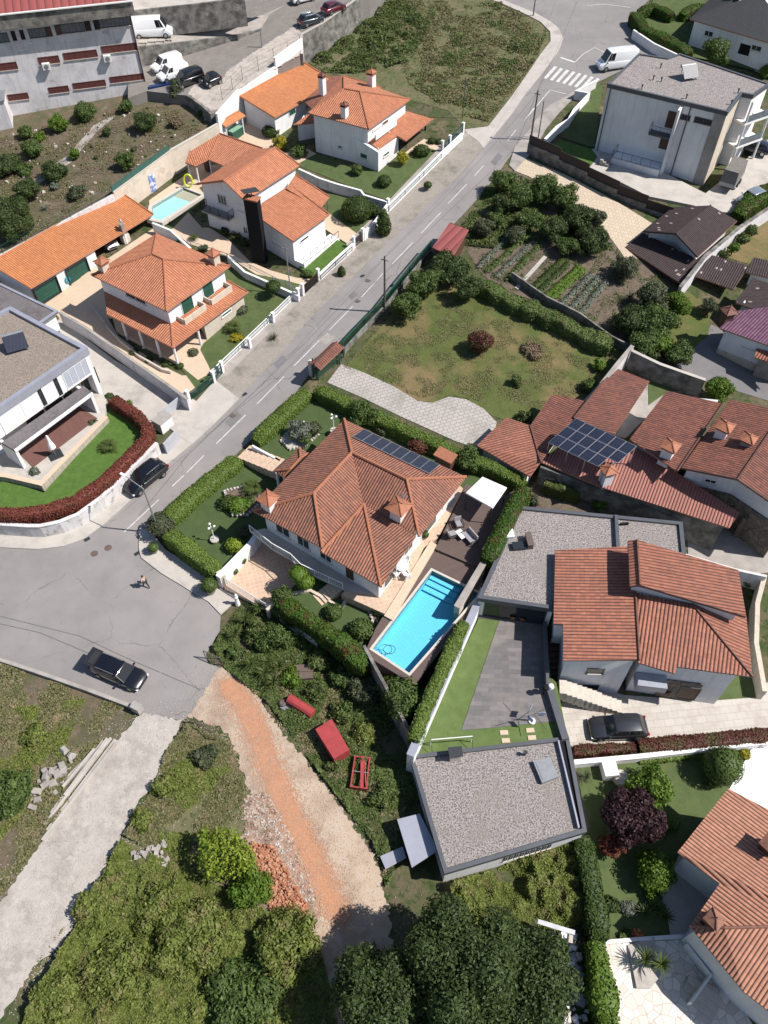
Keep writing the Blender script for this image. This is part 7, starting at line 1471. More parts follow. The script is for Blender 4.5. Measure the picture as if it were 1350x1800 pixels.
sB,zB=onwall(fa,fb,1145,227);mb=MB();b0_=fa+ef*sB;b1_=fa+ef*(sF-.2);mb.prism([b0_+nf_*.003,b1_+nf_*.003,b1_+nf_*1.2,b0_+nf_*1.2],zB-.2,zB);mb.build('balcony',M['anthracite'],TB);u_=Vector((0,0,zB));railing(TB,[b0_+u_,b0_+nf_*1.15+u_,b1_+nf_*1.15+u_],1.0,'dark_metal','balcony_railing',bars=False)
s0,z0_=onwall(fa,fb,1085,262);s1,_z=onwall(fa,fb,1160,280);mb=MB();c0,c1=fa+ef*s0,fa+ef*(sF-.2);mb.prism([c0+nf_*.003,c1+nf_*.003,c1+nf_*2,c0+nf_*2],3,z0_-.3);mb.build('terrace',M['white_wall'],TB);u_=Vector((0,0,z0_-.3));railing(TB,[c0+u_,c0+nf_*1.9+u_,c1+nf_*1.9+u_],1.0,'dark_metal','terrace_railing',bars=False)
mb=MB()
for k in range(10):c=c0+nf_*2.5+ef*(k*.4-1);mb.box((c.x,c.y,z0_-1.2-.2*k),(.42,1.0,1.6),math.atan2(ef.y,ef.x))
mb.build('outside_steps',M['concrete'],TB)
ga,gb=tw[7],tw[6];eg2=(gb-ga).normalized();ng2=Vector((eg2.y,-eg2.x,0));mb=MB();LG=(gb-ga).length;mb.prism([ga+ng2*.003,ga+eg2*LG+ng2*.003,ga+eg2*LG+ng2*.06,ga+ng2*.06],2,zr-.52);mb.build('stone_side',M['beige_clad'],TB)
ka,kb=F3(tw[6]),F3(tw[4]);ek=(kb-ka).normalized();nk=Vector((ek.y,-ek.x,0))
for zz in (11.2,8.2):mb=MB();mb.prism([ka+nk*.1,kb+nk*.1,kb+nk*2.0,ka+nk*2.0],zz-.25,zz);mb.build('balcony',M['white_paint'],TB);mb=MB();mb.bar(ka+nk*1.95+Vector((0,0,zz+.5)),kb+nk*1.95+Vector((0,0,zz+.5)),.04,.9);mb.build('glass_railing',M['dim_glass'],TB)
columns(TB,[ka+nk*1.85+ek*.3,kb+nk*1.85-ek*.3],2,zr-.5,.14,'white_wall')
solar_heater(1210,138,zr-.1,.3,'tilted solar water heater on the large building roof at the top right')
for x,y in ((1148,140),(1161,119),(1162,143),(1128,156),(1206,173),(1285,183),(1297,163)):q=A(x,y,zr-.1);mb=MB();mb.tube(q-Vector((0,0,.1)),q+Vector((0,0,.4)),.07,n=7);mb.tube(q+Vector((0,0,.4)),q+Vector((0,0,.5)),.14,n=7);mb.build('vent_pipe',M['dark_metal'],TB)
sheet('forecourt',[(985,262),(1050,262),(1130,285),(1240,340),(1300,290),(1400,200),(1400,330),(1300,375),(1262,372),(1215,360),(1140,345),(1060,305),(975,275)],.35,M['concrete_light'],skirt=1.5);sheet('building_lawn',[(1060,150),(1045,258),(1038,258),(985,240),(1000,215),(1035,165),(1050,148)],.2,M['lawn'],skirt=.6);sheet('lower_building_lawn',[(985,246),(1040,262),(1050,275),(1038,292),(975,268),(970,255)],.42,M['lawn_bright'],skirt=1)
wtop([(1048,142),(1012,160),(1036,164),(1010,192),(1000,210),(980,222),(958,245)],0,1.2,'boundary_wall',.3,M['white_wall'],'angular white wall between the pavement and the large building',capm=M['white_paint'])
M['brown_screen']=mat('brown_screen',(.035,.022,.02),(.025,.017,.016),2,.7);stp=[(928,262),(982,287),(1032,312),(1085,340),(1136,362),(1180,380)]
for i,(a,b) in enumerate(zip(stp,stp[1:])):
 pa_,pb_=P(*a,.6),P(*b,.6);zt_=(pa_.z+pb_.z)/2-i*.25+.9;l_=('first','second','third','fourth','last')[i];mb=MB();mb.bar(Vector((pa_.x,pa_.y,zt_-1.6)),Vector((pb_.x,pb_.y,zt_-1.6)),.35,3.2);o=mb.build('stepped_wall',M['stained_concrete']);tag(o,l_+' section of the stained stepped wall, counted from the street','wall');mb=MB();mb.bar(Vector((pa_.x,pa_.y,zt_+.55)),Vector((pb_.x,pb_.y,zt_+.55)),.08,1.1);o=mb.build('screen_fence',M['brown_screen']);tag(o,l_+' dark brown screen panel on the stepped wall, counted from the street','fence')
c,h=aim((1340,272),(1305,262),lambda x,y:T(x,y)+.4);vehicle('hatch','dark blue car under the building at the right edge','parked_car',navy,c,h);c,h=aim((1345,345),(1292,365),lambda x,y:T(x,y)+.4);vehicle('hatch','silver car half hidden by the hedge on the forecourt','parked_car',silver,c,h)
q=A(1283,322,T(*A(1280,320,5).xy)+.4);t=thing('covered_trailer','grey box trailer with canvas cover beside the large building','trailer',q);az=1.0;mb=MB();mb.box(q+Vector((0,0,.75)),(4.2,2.0,.5),az);mb.build('chassis',M['grey_metal'],t);mb=MB();mb.box(q+Vector((0,0,1.75)),(4.1,1.95,1.5),az,taper=.93);M['canvas']=mat('canvas',(.17,.155,.145),(.13,.12,.11),2,.8);mb.build('cover',M['canvas'],t)
for s in (-1,1):
 for f_ in (-.5,.5):w_=q+Matrix.Rotation(az,3,'Z')@Vector((f_,s*1.02,.35));e_=Matrix.Rotation(az,3,'Z')@Vector((0,s*.12,0));mb=MB();mb.tube(w_-e_,w_+e_,.35,n=14);mb.build('wheel',M['tyre'],t)
DH,_=gable_house('house','white bungalow with black slate roof at the top right corner',[(1212,33,11.6),(1310,-8,13.4),(1345,0,13.4),(1420,95,11.6),(1268,-22,11.8)],[(0,3,2,1),(0,1,4)],'tile_black',[(0,1),(1,2)],[(1216,36),(1400,86),(1400,-10),(1275,-15)],11.6,11.5,zb=5)
dw=_;chimney(DH,1300,0,12.8,1.6,1.0,.4,cap='slab');open_px(DH,dw[0],dw[1],(1302,74),(1316,100),'door',1,pm=M['black_paint']);open_px(DH,dw[0],dw[1],(1322,77),(1337,92),'window',1);open_px(DH,dw[0],dw[1],(1240,52),(1252,66),'window',1)
wtop([(1114,52),(1150,76),(1190,95)],0,1.3,'boundary_wall',.3,M['white_wall'],'white wall below the clipped hedge at the top junction');sheet('corner_garden',[(1114,55),(1190,95),(1350,130),(1400,60),(1250,-20),(1150,-8)],.25,M['lawn'])
# ---- bottom right house and paving
BR,brw=gable_house('house','white house with salmon brown tiled roof in the bottom right corner',[(1280,1386,1.6),(1191,1498,1.6),(1265,1553,1.9),(1213,1628,1.6),(1273,1631,2.6),(1460,1626,3.8),(1460,1480,2.8),(1308,1744,1.6),(1460,1860,1.8)],[(0,1,2,3,4,5,6),(3,7,8,5,4)],'tile_br',[(4,5),(3,4)],[(1285,1395),(1200,1500),(1272,1553),(1220,1628),(1310,1735),(1440,1840),(1440,1480)],1.6,[1.5]*7,zb=-5)
chimney(BR,1347,1492,2.2,.9,.9,.7,'dark_wood',capm='tile_br');chimney(BR,1247,1622,1.7,.9,.8,.7,'dark_wood',capm='tile_br',flare=1.2)
sheet('white_paving',[(1320,1318),(1350,1305),(1450,1295),(1450,1560),(1400,1520),(1275,1400)],.12,M['white_paint']);sheet('garden_lawn',[(1015,1345),(1320,1318),(1280,1400),(1195,1500),(1170,1590),(1185,1650),(1065,1655),(1030,1460)],.03,M['lawn'])
sheet('shaded_path',[(1195,1500),(1265,1560),(1215,1632),(1205,1655),(1180,1655),(1170,1590),(1155,1580)],.08,M['concrete_light']);sheet('crazy_paving',[(1062,1660),(1215,1650),(1300,1760),(1350,1850),(1075,1850),(1080,1790)],.10,M['crazy_paving'])
wtop([(1062,1656),(1130,1650),(1205,1645)],0,.35,'kerb_wall',.25,M['white_wall'],'low pale kerb between the garden lawn and the crazy paving')
q=A(1150,1698,-3);fb_=[P(x,y,.12) for x,y in ((1103,1662),(1148,1648),(1160,1715),(1142,1738),(1118,1738))];t=thing('planter_bed','gravel planter with a palm set in the crazy paving','planter',fb_[0]);mb=MB();mb.prism(fb_,fb_[0].z-.3,fb_[0].z+.1);mb.build('bed',M['concrete_light'],t)
mb=MB();p0,p1=P(1240,1740,.6),P(1215,1790,0);
for k in range(5):c=p0.lerp(p1,k/4);mb.box((c.x,c.y,p0.z-.15*k-.3),(2.4,.5,.5),ang(p0,p1)+math.pi/2)
o=mb.build('porch_steps',M['stone_trim']);tag(o,'pale porch steps of the bottom right house','steps')
flat_wall('porch_balustrade',[P(1208,1660,.9),P(1248,1715,.9),P(1215,1762,.9)],T(20,8),T(20,8)+1.0,.14,M['white_paint'],'white balustrade round the porch of the bottom right house',cat='balustrade')
LM['scrub']=leaf_mat('lf_scrub',(.12,.155,.034),(.25,.29,.075),(.24,.22,.09),.4)
# ---- plants: (kind, px, py, radius, height, leaves, label[, trunk])
def many(rows,surf=None,z=None,name='bush',cat='bush',group=None):
 for r in rows:plant(r[0],r[1],r[2],r[3],r[4],r[6],r[5],cat,name,group,trunk=r[7] if len(r)>7 else 0.0,surf=surf,z=z)
many([('b',44,232,1.3,1.6,'mid','small leafy bush at the left end of the hillside below the warehouse'),('b',103,217,1.6,2.0,'bright','round yellow green citrus bush on the upper hillside'),('b',148,196,1.8,2.2,'mid','dark leafy tree by the small roofed hatch of the warehouse'),('b',222,186,1.3,1.6,'mid','green bush at the top end of the garden path'),('b',257,214,1.8,2.4,'dark','dark green tree on the dry slope above the cream wall'),('b',312,157,1.5,3.0,'olive','olive coloured tree beside the black van'),('b',187,231,.8,1.2,'dark','small dark shrub beside the garden path'),('b',131,270,1.0,1.4,'bright','bright green shrub in the middle of the hillside'),('b',220,282,1.5,2.0,'mid','leafy shrub close to the green mesh screen'),('b',55,262,1.8,1.9,'mid','bush in the upper left cluster of the hillside'),('b',10,288,2.2,2.4,'dark','dark bush at the left edge of the hillside'),('b',92,298,2.0,2.4,'dark','dark tree below the lower end of the garden path'),('b',48,333,1.9,2.6,'dark','dark tree in the lower left cluster of the hillside'),('b',134,336,1.4,1.4,'olive','spreading shrub just above the long orange garage'),('b',14,385,3.2,4.2,'dark','big dark tree at the left edge beside the long garage'),('b',310,215,1.3,1.0,'dry','dry brown shrub near the parking retaining wall'),('b',96,328,.8,.7,'grey','blue grey shrub between the dark hillside trees'),('b',168,276,.4,.5,'mid','tiny green shrub on the bare hillside'),('b',352,198,.6,.9,'mid','small bush in the corner of the shaded retaining wall'),('b',28,368,1.6,1.8,'mid','light green bush in front of the big dark tree'),('b',40,296,1.5,1.1,'mid','low bush beside the grey aloe patch'),('b',162,256,.4,.4,'dry','tiny dry bush by the garden path'),('b',235,262,.5,.5,'olive','tiny olive shrub on the bare slope'),('b',68,240,1.0,1.2,'bright','pale green bush at the head of the left cluster')],TG)
plant('b',377,16,2.6,4,'large dark bush growing on the top retaining wall','mid',surf=TK,up=.6)
palm(78,365,1.0,'grey green aloe clump above the long garage','aloe','succulent',.1,True,40,'grey',surf=TG);palm(100,252+40,.9,'grey aloe clump beside the path bend','aloe','succulent',.1,True,30,'grey',surf=TG,seed=5)
cover('hillside_weeds',[(0,240),(250,180),(370,205),(375,218),(298,262),(197,333),(0,445)],.12,9000,'dry',.10,21,'dry grass and weeds over the bare hillside',surf=TG,sc=.5,lo=.0);cover('hillside_greens',[(0,240),(250,180),(370,205),(375,218),(298,262),(197,333),(0,445)],.25,8000,'weed',.12,22,'green weeds scattered over the hillside',surf=TG,sc=.3,lo=.12)
rock_pile('hillside_stones',[(0,240),(260,178),(370,208),(298,262),(197,333),(60,400),(0,430)],170,.35,[M['pale_stone'],M['wild_soil']],'loose stones scattered over the hillside','stones',4,TG,hmax=.03)
# three orange houses' gardens
many([('ball',675,318,.9,1.3,'clip','dark rounded bush on the upper front lawn near the street wall'),('b',627,297,1.0,1.4,'mid','leafy bush nearest the grey garden wall on the upper lawn'),('b',708,276,1.0,1.6,'yellow','yellow green bush beside the uppermost front lawn porch',.3),('ball',741,264,1.1,1.2,'clip','wide clipped bush beside the yellow green bush'),('ball',760,247,.6,.7,'clip','left small clipped ball by the upper gate'),('ball',772,249,.5,.6,'clip','right small clipped ball by the upper gate'),('b',525,265,1.3,1.6,'mid','leafy shrub against the white side wall of the three chimney house'),('ball',476,230,1.2,1.3,'clip','clipped round bush in the paved upper yard'),('b',493,250,1.1,1.9,'yellow','yellowish hedge bush beside the gabled roof'),('ball',628,367,1.9,2.6,'clip','very large clipped ball in the garden below the grey wall'),('b',657,372,1.2,1.6,'dark','dark shrub beside the very large clipped ball'),('b',540,480,.9,.7,'mid','low planting under the wall of the brown gate'),('b',396,405,.9,.8,'dark','flowering planting below the balcony by the gable wall'),('b',430,425,.9,.9,'dark','dark shrub at the foot of the black chimney'),('ball',572,413,.5,.5,'olive','small round bush at the end of the railed terrace'),('ball',480,503,.9,1.0,'clip','topiary tree with a round head near the brown gate',1.1),('ball',423,543,.8,.7,'olive','low olive bush beside the porch roof end'),('b',416,592,.9,.6,'yellow','yellow leaved bush under the palm'),('ball',339,619,.6,.6,'olive','low round bush in the front garden by the porch column'),('ball',316,643,.45,.4,'clip','small round bush at the front corner of the pale path'),('b',310,405+25,.8,1.2,'mid','shrub along the wall beside the pale pool'),('b',357,437,.9,.8,'dark','low shrub at the end of the white divided wall'),('b',167,460,.45,.8,'mid','potted plant at the corner of the second green garage door'),('ball',235,618,.5,.4,'clip','first low bush under the porch columns'),('ball',262,632,.5,.4,'clip','second low bush under the porch columns'),('ball',290,640,.5,.4,'clip','third low bush under the porch columns')])
many([('cone',674,390,.95,3.6,'clip','tall oval clipped cypress by the brown garden gate'),('cone',600,476,.5,1.4,'clip','small oval cypress on the cobbled verge'),('ball',752,325,.55,.8,'clip','small round street tree on the cobbled verge',.4)],name='clipped_tree',cat='tree')
palm(410,572,1.3,'fan palm on the lawn of the square hip roofed house',trunk=.5);palm(481,592,.9,'spiky shrub growing in the cobbled verge','spiky_shrub','shrub',.3,True,60,'olive');palm(415,412,1.2,'cycad palm below the gable wall of the black chimney house',trunk=.3);palm(340,415,.8,'young palm by the divided wall beside the driveway',trunk=.4)
# modern house at the left
palm(190,782,1.25,'cycad palm on the bright lawn inside the red hedge',trunk=.3,z=1.35,leafm='palm');many([('b',60,828,.7,.9,'grey','small grey olive bush at the terrace corner'),('b',162,742,.5,.5,'olive','low bush at the right end of the red deck'),('ball',192,696,.45,.5,'dark','left potted bush by the driveway corner of the modern house'),('ball',204,701,.45,.5,'dark','right potted bush by the driveway corner of the modern house'),('b',224,712,.7,.7,'bright','bright green bush beside the end of the red hedge')],z=1.6)
# main house garden
many([('ball',419,887,1.0,.9,'bright','larger clipped ball in the curved bed on the front lawn'),('ball',400,882,.85,.7,'clip','left clipped mound in the curved bed on the front lawn'),('b',437,880,.8,.6,'mid','leafy mound between the clipped balls and the palm'),('ball',412,957,.8,.8,'lime','yellow green ball by the white forecourt wall'),('b',428,935,.9,.7,'olive','low shrub above the yellow green ball'),('ball',283,920,1.3,1.1,'olive','brownish green rounded bush at the lamp corner')],z=1.05)
palm(445,855,1.4,'cycad palm in the curved bed on the front lawn',trunk=.5,z=1.1)
many([('b',527,757,1.5,1.3,'grey','wispy grey shrub in the bed behind the upper hedge'),('ball',551,752,.8,.7,'olive','rounded olive shrub at the right of the wispy shrub'),('b',535,770,.9,.6,'mid','white flowering shrub at the lower side of the bed'),('b',518,765,.6,.5,'yellow','golden shrub in the middle of the stone edged bed'),('b',638,728,1.6,2.2,'mid','round leafy tree bulging from the hedge above the roof'),('ball',736,783,1.0,1.3,'brownred','bronze clipped ball beside the solar panels'),('b',672,757,.7,.6,'olive','low shrub behind the end of the solar panels'),('b',822,805,1.5,2.0,'mid','leafy tree at the hedge beside the tiny shed')],z=1.9)
many([('ball',524,1007,.85,.9,'bright','upper ball of the cloud pruned tree by the curved wall',1.1),('ball',537,1022,.8,.9,'bright','lower ball of the cloud pruned tree by the curved wall',.7),('b',495,1048,1.1,1.4,'mid','leafy bush at the top end of the lower hedge'),('ball',587,1075,.75,.9,'mid','small leafy bush in the middle of the lower garden'),('ball',636,1105,.95,1.2,'mid','round bush at the lower corner of the garden beside the pool'),('b',662,1070,.8,.7,'bright','bright shrub in the bed at the corner of the pink terrace'),('b',672,1085,.5,.4,'olive','small pale shrub in the terrace corner bed')],z=1.6)
plant('b',706,1225,2.3,3.6,'large leafy tree between the dark wall and the pool hedge','mid','tree','tree',z=-.3)
def pot(px,py,r,label,surf=None,z=None,pm='concrete',leaf='mid',sp_=False):
 q=P(px,py,.15) if z is None else A(px,py,z);t=thing('potted_plant',label,'potted plant',q);mb=MB();mb.lathe(q,[(r*.5,0),(r*.75,r*.8),(r*.68,r*.8)],14);mb.build('pot',M[pm],t);me=get_crown('ball',r,r*1.5,r*.7,leaf,3,.1);c=bpy.data.objects.new('foliage',me);S.collection.objects.link(c);c.parent=t
pot(371,1040,.75,'large potted shrub beside the slatted white gate');pot(272,970,.5,'potted plant in the shade of the corner hedge');pot(428,990,.35,'potted plant by the wall of the pink forecourt',z=.42);pot(415,1008,.25,'small pot on the pink forecourt by the white wall',z=.42);pot(747,945,.35,'potted plant by the terrace steps of the main house',z=2.5);pot(1167,1215,.6,'rusty red shrub in a pot beside the stone plinth door',leaf='brownred')
# lot, orchard, vegetable garden
many([('b',845,600,1.9,2.4,'brownred','reddish brown round shrub in the middle of the empty lot'),('b',908,668,.8,1.2,'mid','small leafy bush on the dry side of the empty lot'),('b',935,615,1.6,.5,'dry','low dry brush patch in the empty lot'),('b',1055,643,.9,1.2,'bright','bright bush at the right corner of the empty lot'),('b',1038,678,1.2,1.4,'mid','leafy bush beside the narrow red roof'),('b',923,733,1.0,1.0,'dark','dark bush against the orange roofed outbuilding')])
O_=[(712,535,2.0,2.6,'mid','leafy tree nearest the utility pole by the green fence'),(745,500,2.0,2.6,'mid','second leafy tree along the green fence'),(795,470,2.4,2.8,'dark','dark tree just below the maroon shed roof'),(825,505,1.8,2.4,'dark','dark tree at the top corner of the empty lot'),(765,480,1.6,2.4,'dark','dark tree between the fence and the maroon shed'),(882,318,1.7,2.6,'mid','tree next to the street below the paved strip'),(915,345,2.0,2.8,'mid','leafy tree at the start of the cream paved strip'),(880,355,1.7,2.2,'dark','dark tree by the street above the orchard'),(955,330,2.2,2.6,'mid','tree beside the upper cream paving'),(992,345,2.0,2.6,'mid','tree touching the middle of the cream paving'),(1015,385,2.4,2.8,'dark','large dark tree beside the lower cream paving'),(1045,385,1.5,2.8,'olive','airy olive tree overhanging the cream paving'),(975,400,2.0,2.4,'dark','dark tree in the heart of the orchard'),(930,385,2.0,1.8,'mid','bush in the heart of the orchard'),(1040,425,2.0,2.4,'dark','dark tree at the lower end of the cream paving'),(850,400,1.6,1.6,'olive','olive bush behind the maroon shed'),(905,410,1.5,1.4,'olive','olive bush above the vegetable rows'),(1000,430,1.6,1.6,'mid','leafy bush at the top of the onion bed'),(870,385,1.3,1.4,'mid','bush between the orchard and the street'),(1098,468,1.7,2.2,'olive','olive green tree in front of the dark lean-to'),(1150,520,2.2,3.0,'olive','grey green willow-like tree beside the long grey wall'),(1110,560,2.4,3.0,'dark','dark tree at the right end of the vegetable beds'),(1160,565,2.3,3.0,'mid','large leafy tree on the orchard lawn edge'),(1195,535,1.6,2.4,'bright','brighter tree nearest the orchard lawn'),(1135,605,2.0,2.6,'mid','leafy tree at the corner above the grey courtyard wall'),(1195,620,1.9,2.2,'mid','leafy tree hanging over the grey courtyard wall'),(1160,600,1.6,2.2,'bright','bright tree behind the grey courtyard wall'),(1262,683,1.8,2.6,'bright','tree above the dark red tiled gable roofs'),(1248,538,1.3,1.4,'olive','shrub beside the square dark shed'),(1290,435,.9,1.3,'bright','first round bush on the strip lawn by the grey wall'),(1305,420,1.0,1.5,'mid','second round bush on the strip lawn by the grey wall'),(1320,405,1.0,1.5,'mid','third round bush on the strip lawn by the grey wall'),(1268,445,.6,.8,'dark','smallest dark bush at the lower end of the strip lawn')]
many([('b',a,b,c,d,e,f,.5) for a,b,c,d,e,f in O_],name='tree',cat='tree')
t=thing('lean_to_roof','small lower grey roof beside the lean-to against the garage','shed',A(690,1500,-.6));mb=MB();mb.prism([A(x,y,-.6) for x,y in ((668,1505),(708,1488),(714,1508),(678,1528))],-.68,-.6);mb.build('roof',M['zinc'],t);mb=MB();mb.prism([A(x,y,-.6) for x,y in ((674,1506),(706,1492),(710,1506),(680,1524))],-3,-.68);mb.build('wall',M['stained_concrete'],t)
palm(1108,520,1.1,'spiky yucca beside the vegetable beds','yucca','yucca',.6,True,60,'olive')
many([('b',560,1215,1.0,1.1,'ivy','leafy bush behind the red curved machine cover'),('b',600,1250,1.2,1.3,'ivy','bush between the red machine and the grey green bush'),('b',640,1290,1.1,1.2,'scrub','yellow green bush right of the large red container'),('b',560,1160,1.3,1.5,'ivy','bush above the rusty crate'),('b',600,1190,1.2,1.3,'mid','green bush in the shade of the mixed hedge'),('b',585,1345,.8,.8,'ivy','low bush left of the open red trailer'),('b',670,1400,1.1,1.1,'ivy','bush below right of the open red trailer'),('b',450,1110,1.2,1.6,'ivy','bush in the middle of the upper yucca group'),('b',410,1145,.8,.9,'mid','bush by the open rusty gate frame'),('b',250,1440,1.0,1.0,'scrub','yellow green bush on the edge of the gravel lane'),('b',290,1380,1.1,.9,'scrub','pale bush between the tracks near the fallen gate'),('b',360,1330,1.2,.8,'olive','olive bush in the dry grass beside the orange track'),('b',160,1600,1.5,1.3,'scrub','bright bush at the upper left of the bottom thicket'),('b',270,1590,1.9,1.7,'scrub','bright bush at the top of the bottom thicket'),('b',100,1745,1.7,1.4,'scrub','bright bush at the bottom left corner thicket'),('b',60,1290,1.2,.8,'scrub','yellow green bush on the left dry bank')])
hedge('lot_hedge',HT([(845,495),(900,525),(960,550),(1010,575),(1075,605)],1.3),1.9,1.5,'irregular leafy hedge between the empty lot and the vegetable beds','ivy',.16,1.2,seed=21,wob=.35)
cover('orchard_undergrowth',[(870,300),(905,305),(1000,350),(1060,400),(1085,440),(1050,440),(960,420),(880,440),(800,430),(830,370)],.5,16000,'ivy',.16,31,'dense undergrowth beneath the orchard trees',lo=-.3)
cover('lot_weeds',[(603,645),(700,560),(780,520),(1000,575),(1085,620),(1030,700),(900,730),(800,690),(740,700)],.12,26000,'weed',.07,32,'tufts of long grass over the empty lot',lo=-.05,sc=.5)
cover('garden_weeds',[(905,310),(1010,350),(1090,440),(1160,480),(1165,560),(1100,600),(1060,575),(900,512),(850,480),(822,440),(850,380)],.15,14000,'ivy',.11,35,'low green growth between the vegetable rows',lo=.02,sc=.6)
for i,(m_,x0,y0,x1,y1,n_,l) in enumerate((('grey',840,470,905,405,36,'row of cabbages nearest the street'),('mid',855,478,925,415,36,'second row of leafy vegetables from the street'),('grey',872,486,938,424,36,'third row of leafy vegetables from the street'),('mid',890,492,948,432,34,'row of vegetables beside the concrete garden path'),('clip',932,512,990,455,60,'first dense dark row of onions'),('clip',942,518,1000,462,60,'second dense dark row of onions'),('bright',958,525,1018,470,70,'bright green strip of clover between the onions and leeks'),('bright',966,529,1026,474,70,'second bright green strip of clover'),('grey',985,536,1040,482,40,'first grey green row of leeks'),('grey',1002,545,1052,488,40,'second grey green row of leeks'),('grey',1020,552,1065,495,36,'third grey green row of leeks'))):
 a,b=P(x0,y0,.1),P(x1,y1,.1);rs=np.random.RandomState(i);pp=[]
 for k in range(n_):c=a.lerp(b,(k+.5)/n_);pp.append(np.array(c)+rs.normal(0,1,(26,3))*[.2,.2,.07]+[0,0,.16])
 pp=np.vstack(pp);me=leaf_mesh('vegetable_row',pp-np.array(a),np.tile([0,0,1.],(len(pp),1)),.15,i);o=link_mesh('vegetable_row',me,LM[m_],None,a);tag(o,l,'vegetable row')
sheet('garden_board_path',[(905,505),(911,509),(962,452),(956,449)],.1,M['concrete_light']);
hedge('corner_hedge',HT([(1117,20),(1135,50),(1165,62),(1215,90)],1.6),1.9,1.8,'thick dark clipped hedge along the junction at the top right','hedge_dark',seed=23,wob=.2);hedge('corner_hedge',HT([(1125,15),(1150,8),(1185,22)],1.6),1.6,1.6,'clipped hedge closing the corner garden beside the pole','hedge_dark',seed=24);hedge('corner_hedge',HT([(1200,20),(1225,8),(1265,10)],1.6),1.6,1.6,'clipped hedge in front of the black slate roof','hedge_dark',seed=25)
many([('b',1262,90,2.2,4.0,'mid','tree in front of the black roofed bungalow',.6),('b',1345,125,1.2,1.6,'bright','shrub at the right edge behind the large building')],name='tree',cat='tree')
hedge('forecourt_hedge',HT([(1300,375),(1330,345),(1380,320)],1.3),2.2,1.7,'dense hedge at the right edge beside the silver car','hedge_dark',seed=26,wob=.25)
# narrow garden and edges on the right
hedge('climbing_roses',HT([(958,846),(985,858),(1020,866)],1.4),.8,1.7,'climbing roses on the wall below the salmon sheet roof','ivy',seed=27,wob=.3);many([('b',1053,885,.9,1.2,'bright','bright shrub in the narrow garden below the salmon roof'),('b',1312,1022,.6,1.0,'bright','single bright shrub behind the tiled modern house'),('b',937,880,.7,1.2,'olive','flowering shrub at the hedge corner of the narrow garden')])
# bottom right garden
many([('b',1147,1383,2.1,3.0,'bright','bright green leafy tree in the bottom right garden',.6),('b',1110,1440,2.5,3.6,'purple','large dark purple tree in the bottom right garden',.6),('b',1075,1485,1.1,1.6,'red','small dark red tree beside the purple tree',.4),('b',1151,1528,1.7,2.6,'bright','round green tree below the purple tree',.5),('ball',1272,1345,1.5,2.6,'mid','large clipped round tree beside the white paving',.5)],name='tree',cat='tree')
many([('ball',1181,1446,.65,.9,'hedge','small clipped ball between the purple tree and the tiled roof'),('b',1255,1372,.9,1.2,'mid','leafy bush at the foot of the large clipped round tree'),('b',1075,1590,.8,.7,'dark','dark low shrub on the lower lawn'),('b',1103,1595,.7,.6,'grey','grey shrub on the lower lawn'),('b',1150,1572,.8,1.2,'bright','leafy bush under the round green tree'),('b',1310,1325,.7,.5,'yellow','yellow flower clump at the edge of the white paving'),('b',1120,1643,.5,.4,'flower','orange flowering clump beside the pale kerb'),('b',1098,1645,.6,.4,'mid','low green border plants beside the orange flowers')])
palm(1150,1605,.9,'dark spiky palm clump by the shaded path','palm_shrub','palm',.4,True,70,'palm',heads=[(-.6,0,.5),(.3,.3,.6),(.8,-.2,.4)]);palm(1150,1693,1.1,'two headed yucca palm in the gravel planter','yucca','yucca',1.2,True,60,'palm',heads=[(-.45,.3,1.3),(.4,-.1,1.7)]);palm(1030,1365,.9,'spiky palm shrub by the white garden wall','palm_shrub','palm',.3,True,60,'olive')
hedge('border_hedge',HT([(1125,1338),(1200,1330),(1300,1322)],.3),.5,.4,'low green border under the white wall of the bottom right garden','hedge',seed=28);hedge('tall_hedge',HT([(1022,1470),(1040,1560),(1055,1650)],1.6),1.5,2.2,'tall flat topped hedge from the garage corner down to the paving','clip',seed=29,leaf=.12);hedge('bamboo_hedge',HT([(1048,1655),(1060,1740),(1075,1830)],1.8),1.5,2.4,'looser yellow green hedge beside the crazy paving','bright',seed=30,wob=.25,leaf=.16)
q=P(1083,1358);t=thing('garden_wall_pier','white garden wall stub with round pale table beside it','wall',q);mb=MB();mb.box((q.x-.7,q.y,q.z+.5),(1.1,1.3,1.2),.1);mb.build('wall_face',M['white_wall'],t);q2=P(1090,1370);mb=MB();mb.lathe(q2,[(.6,.0),(.62,.5),(.55,.55)],16);o=mb.build('round_table',M['pale_stone']);tag(o,'round pale stone table beside the bright green tree','table')
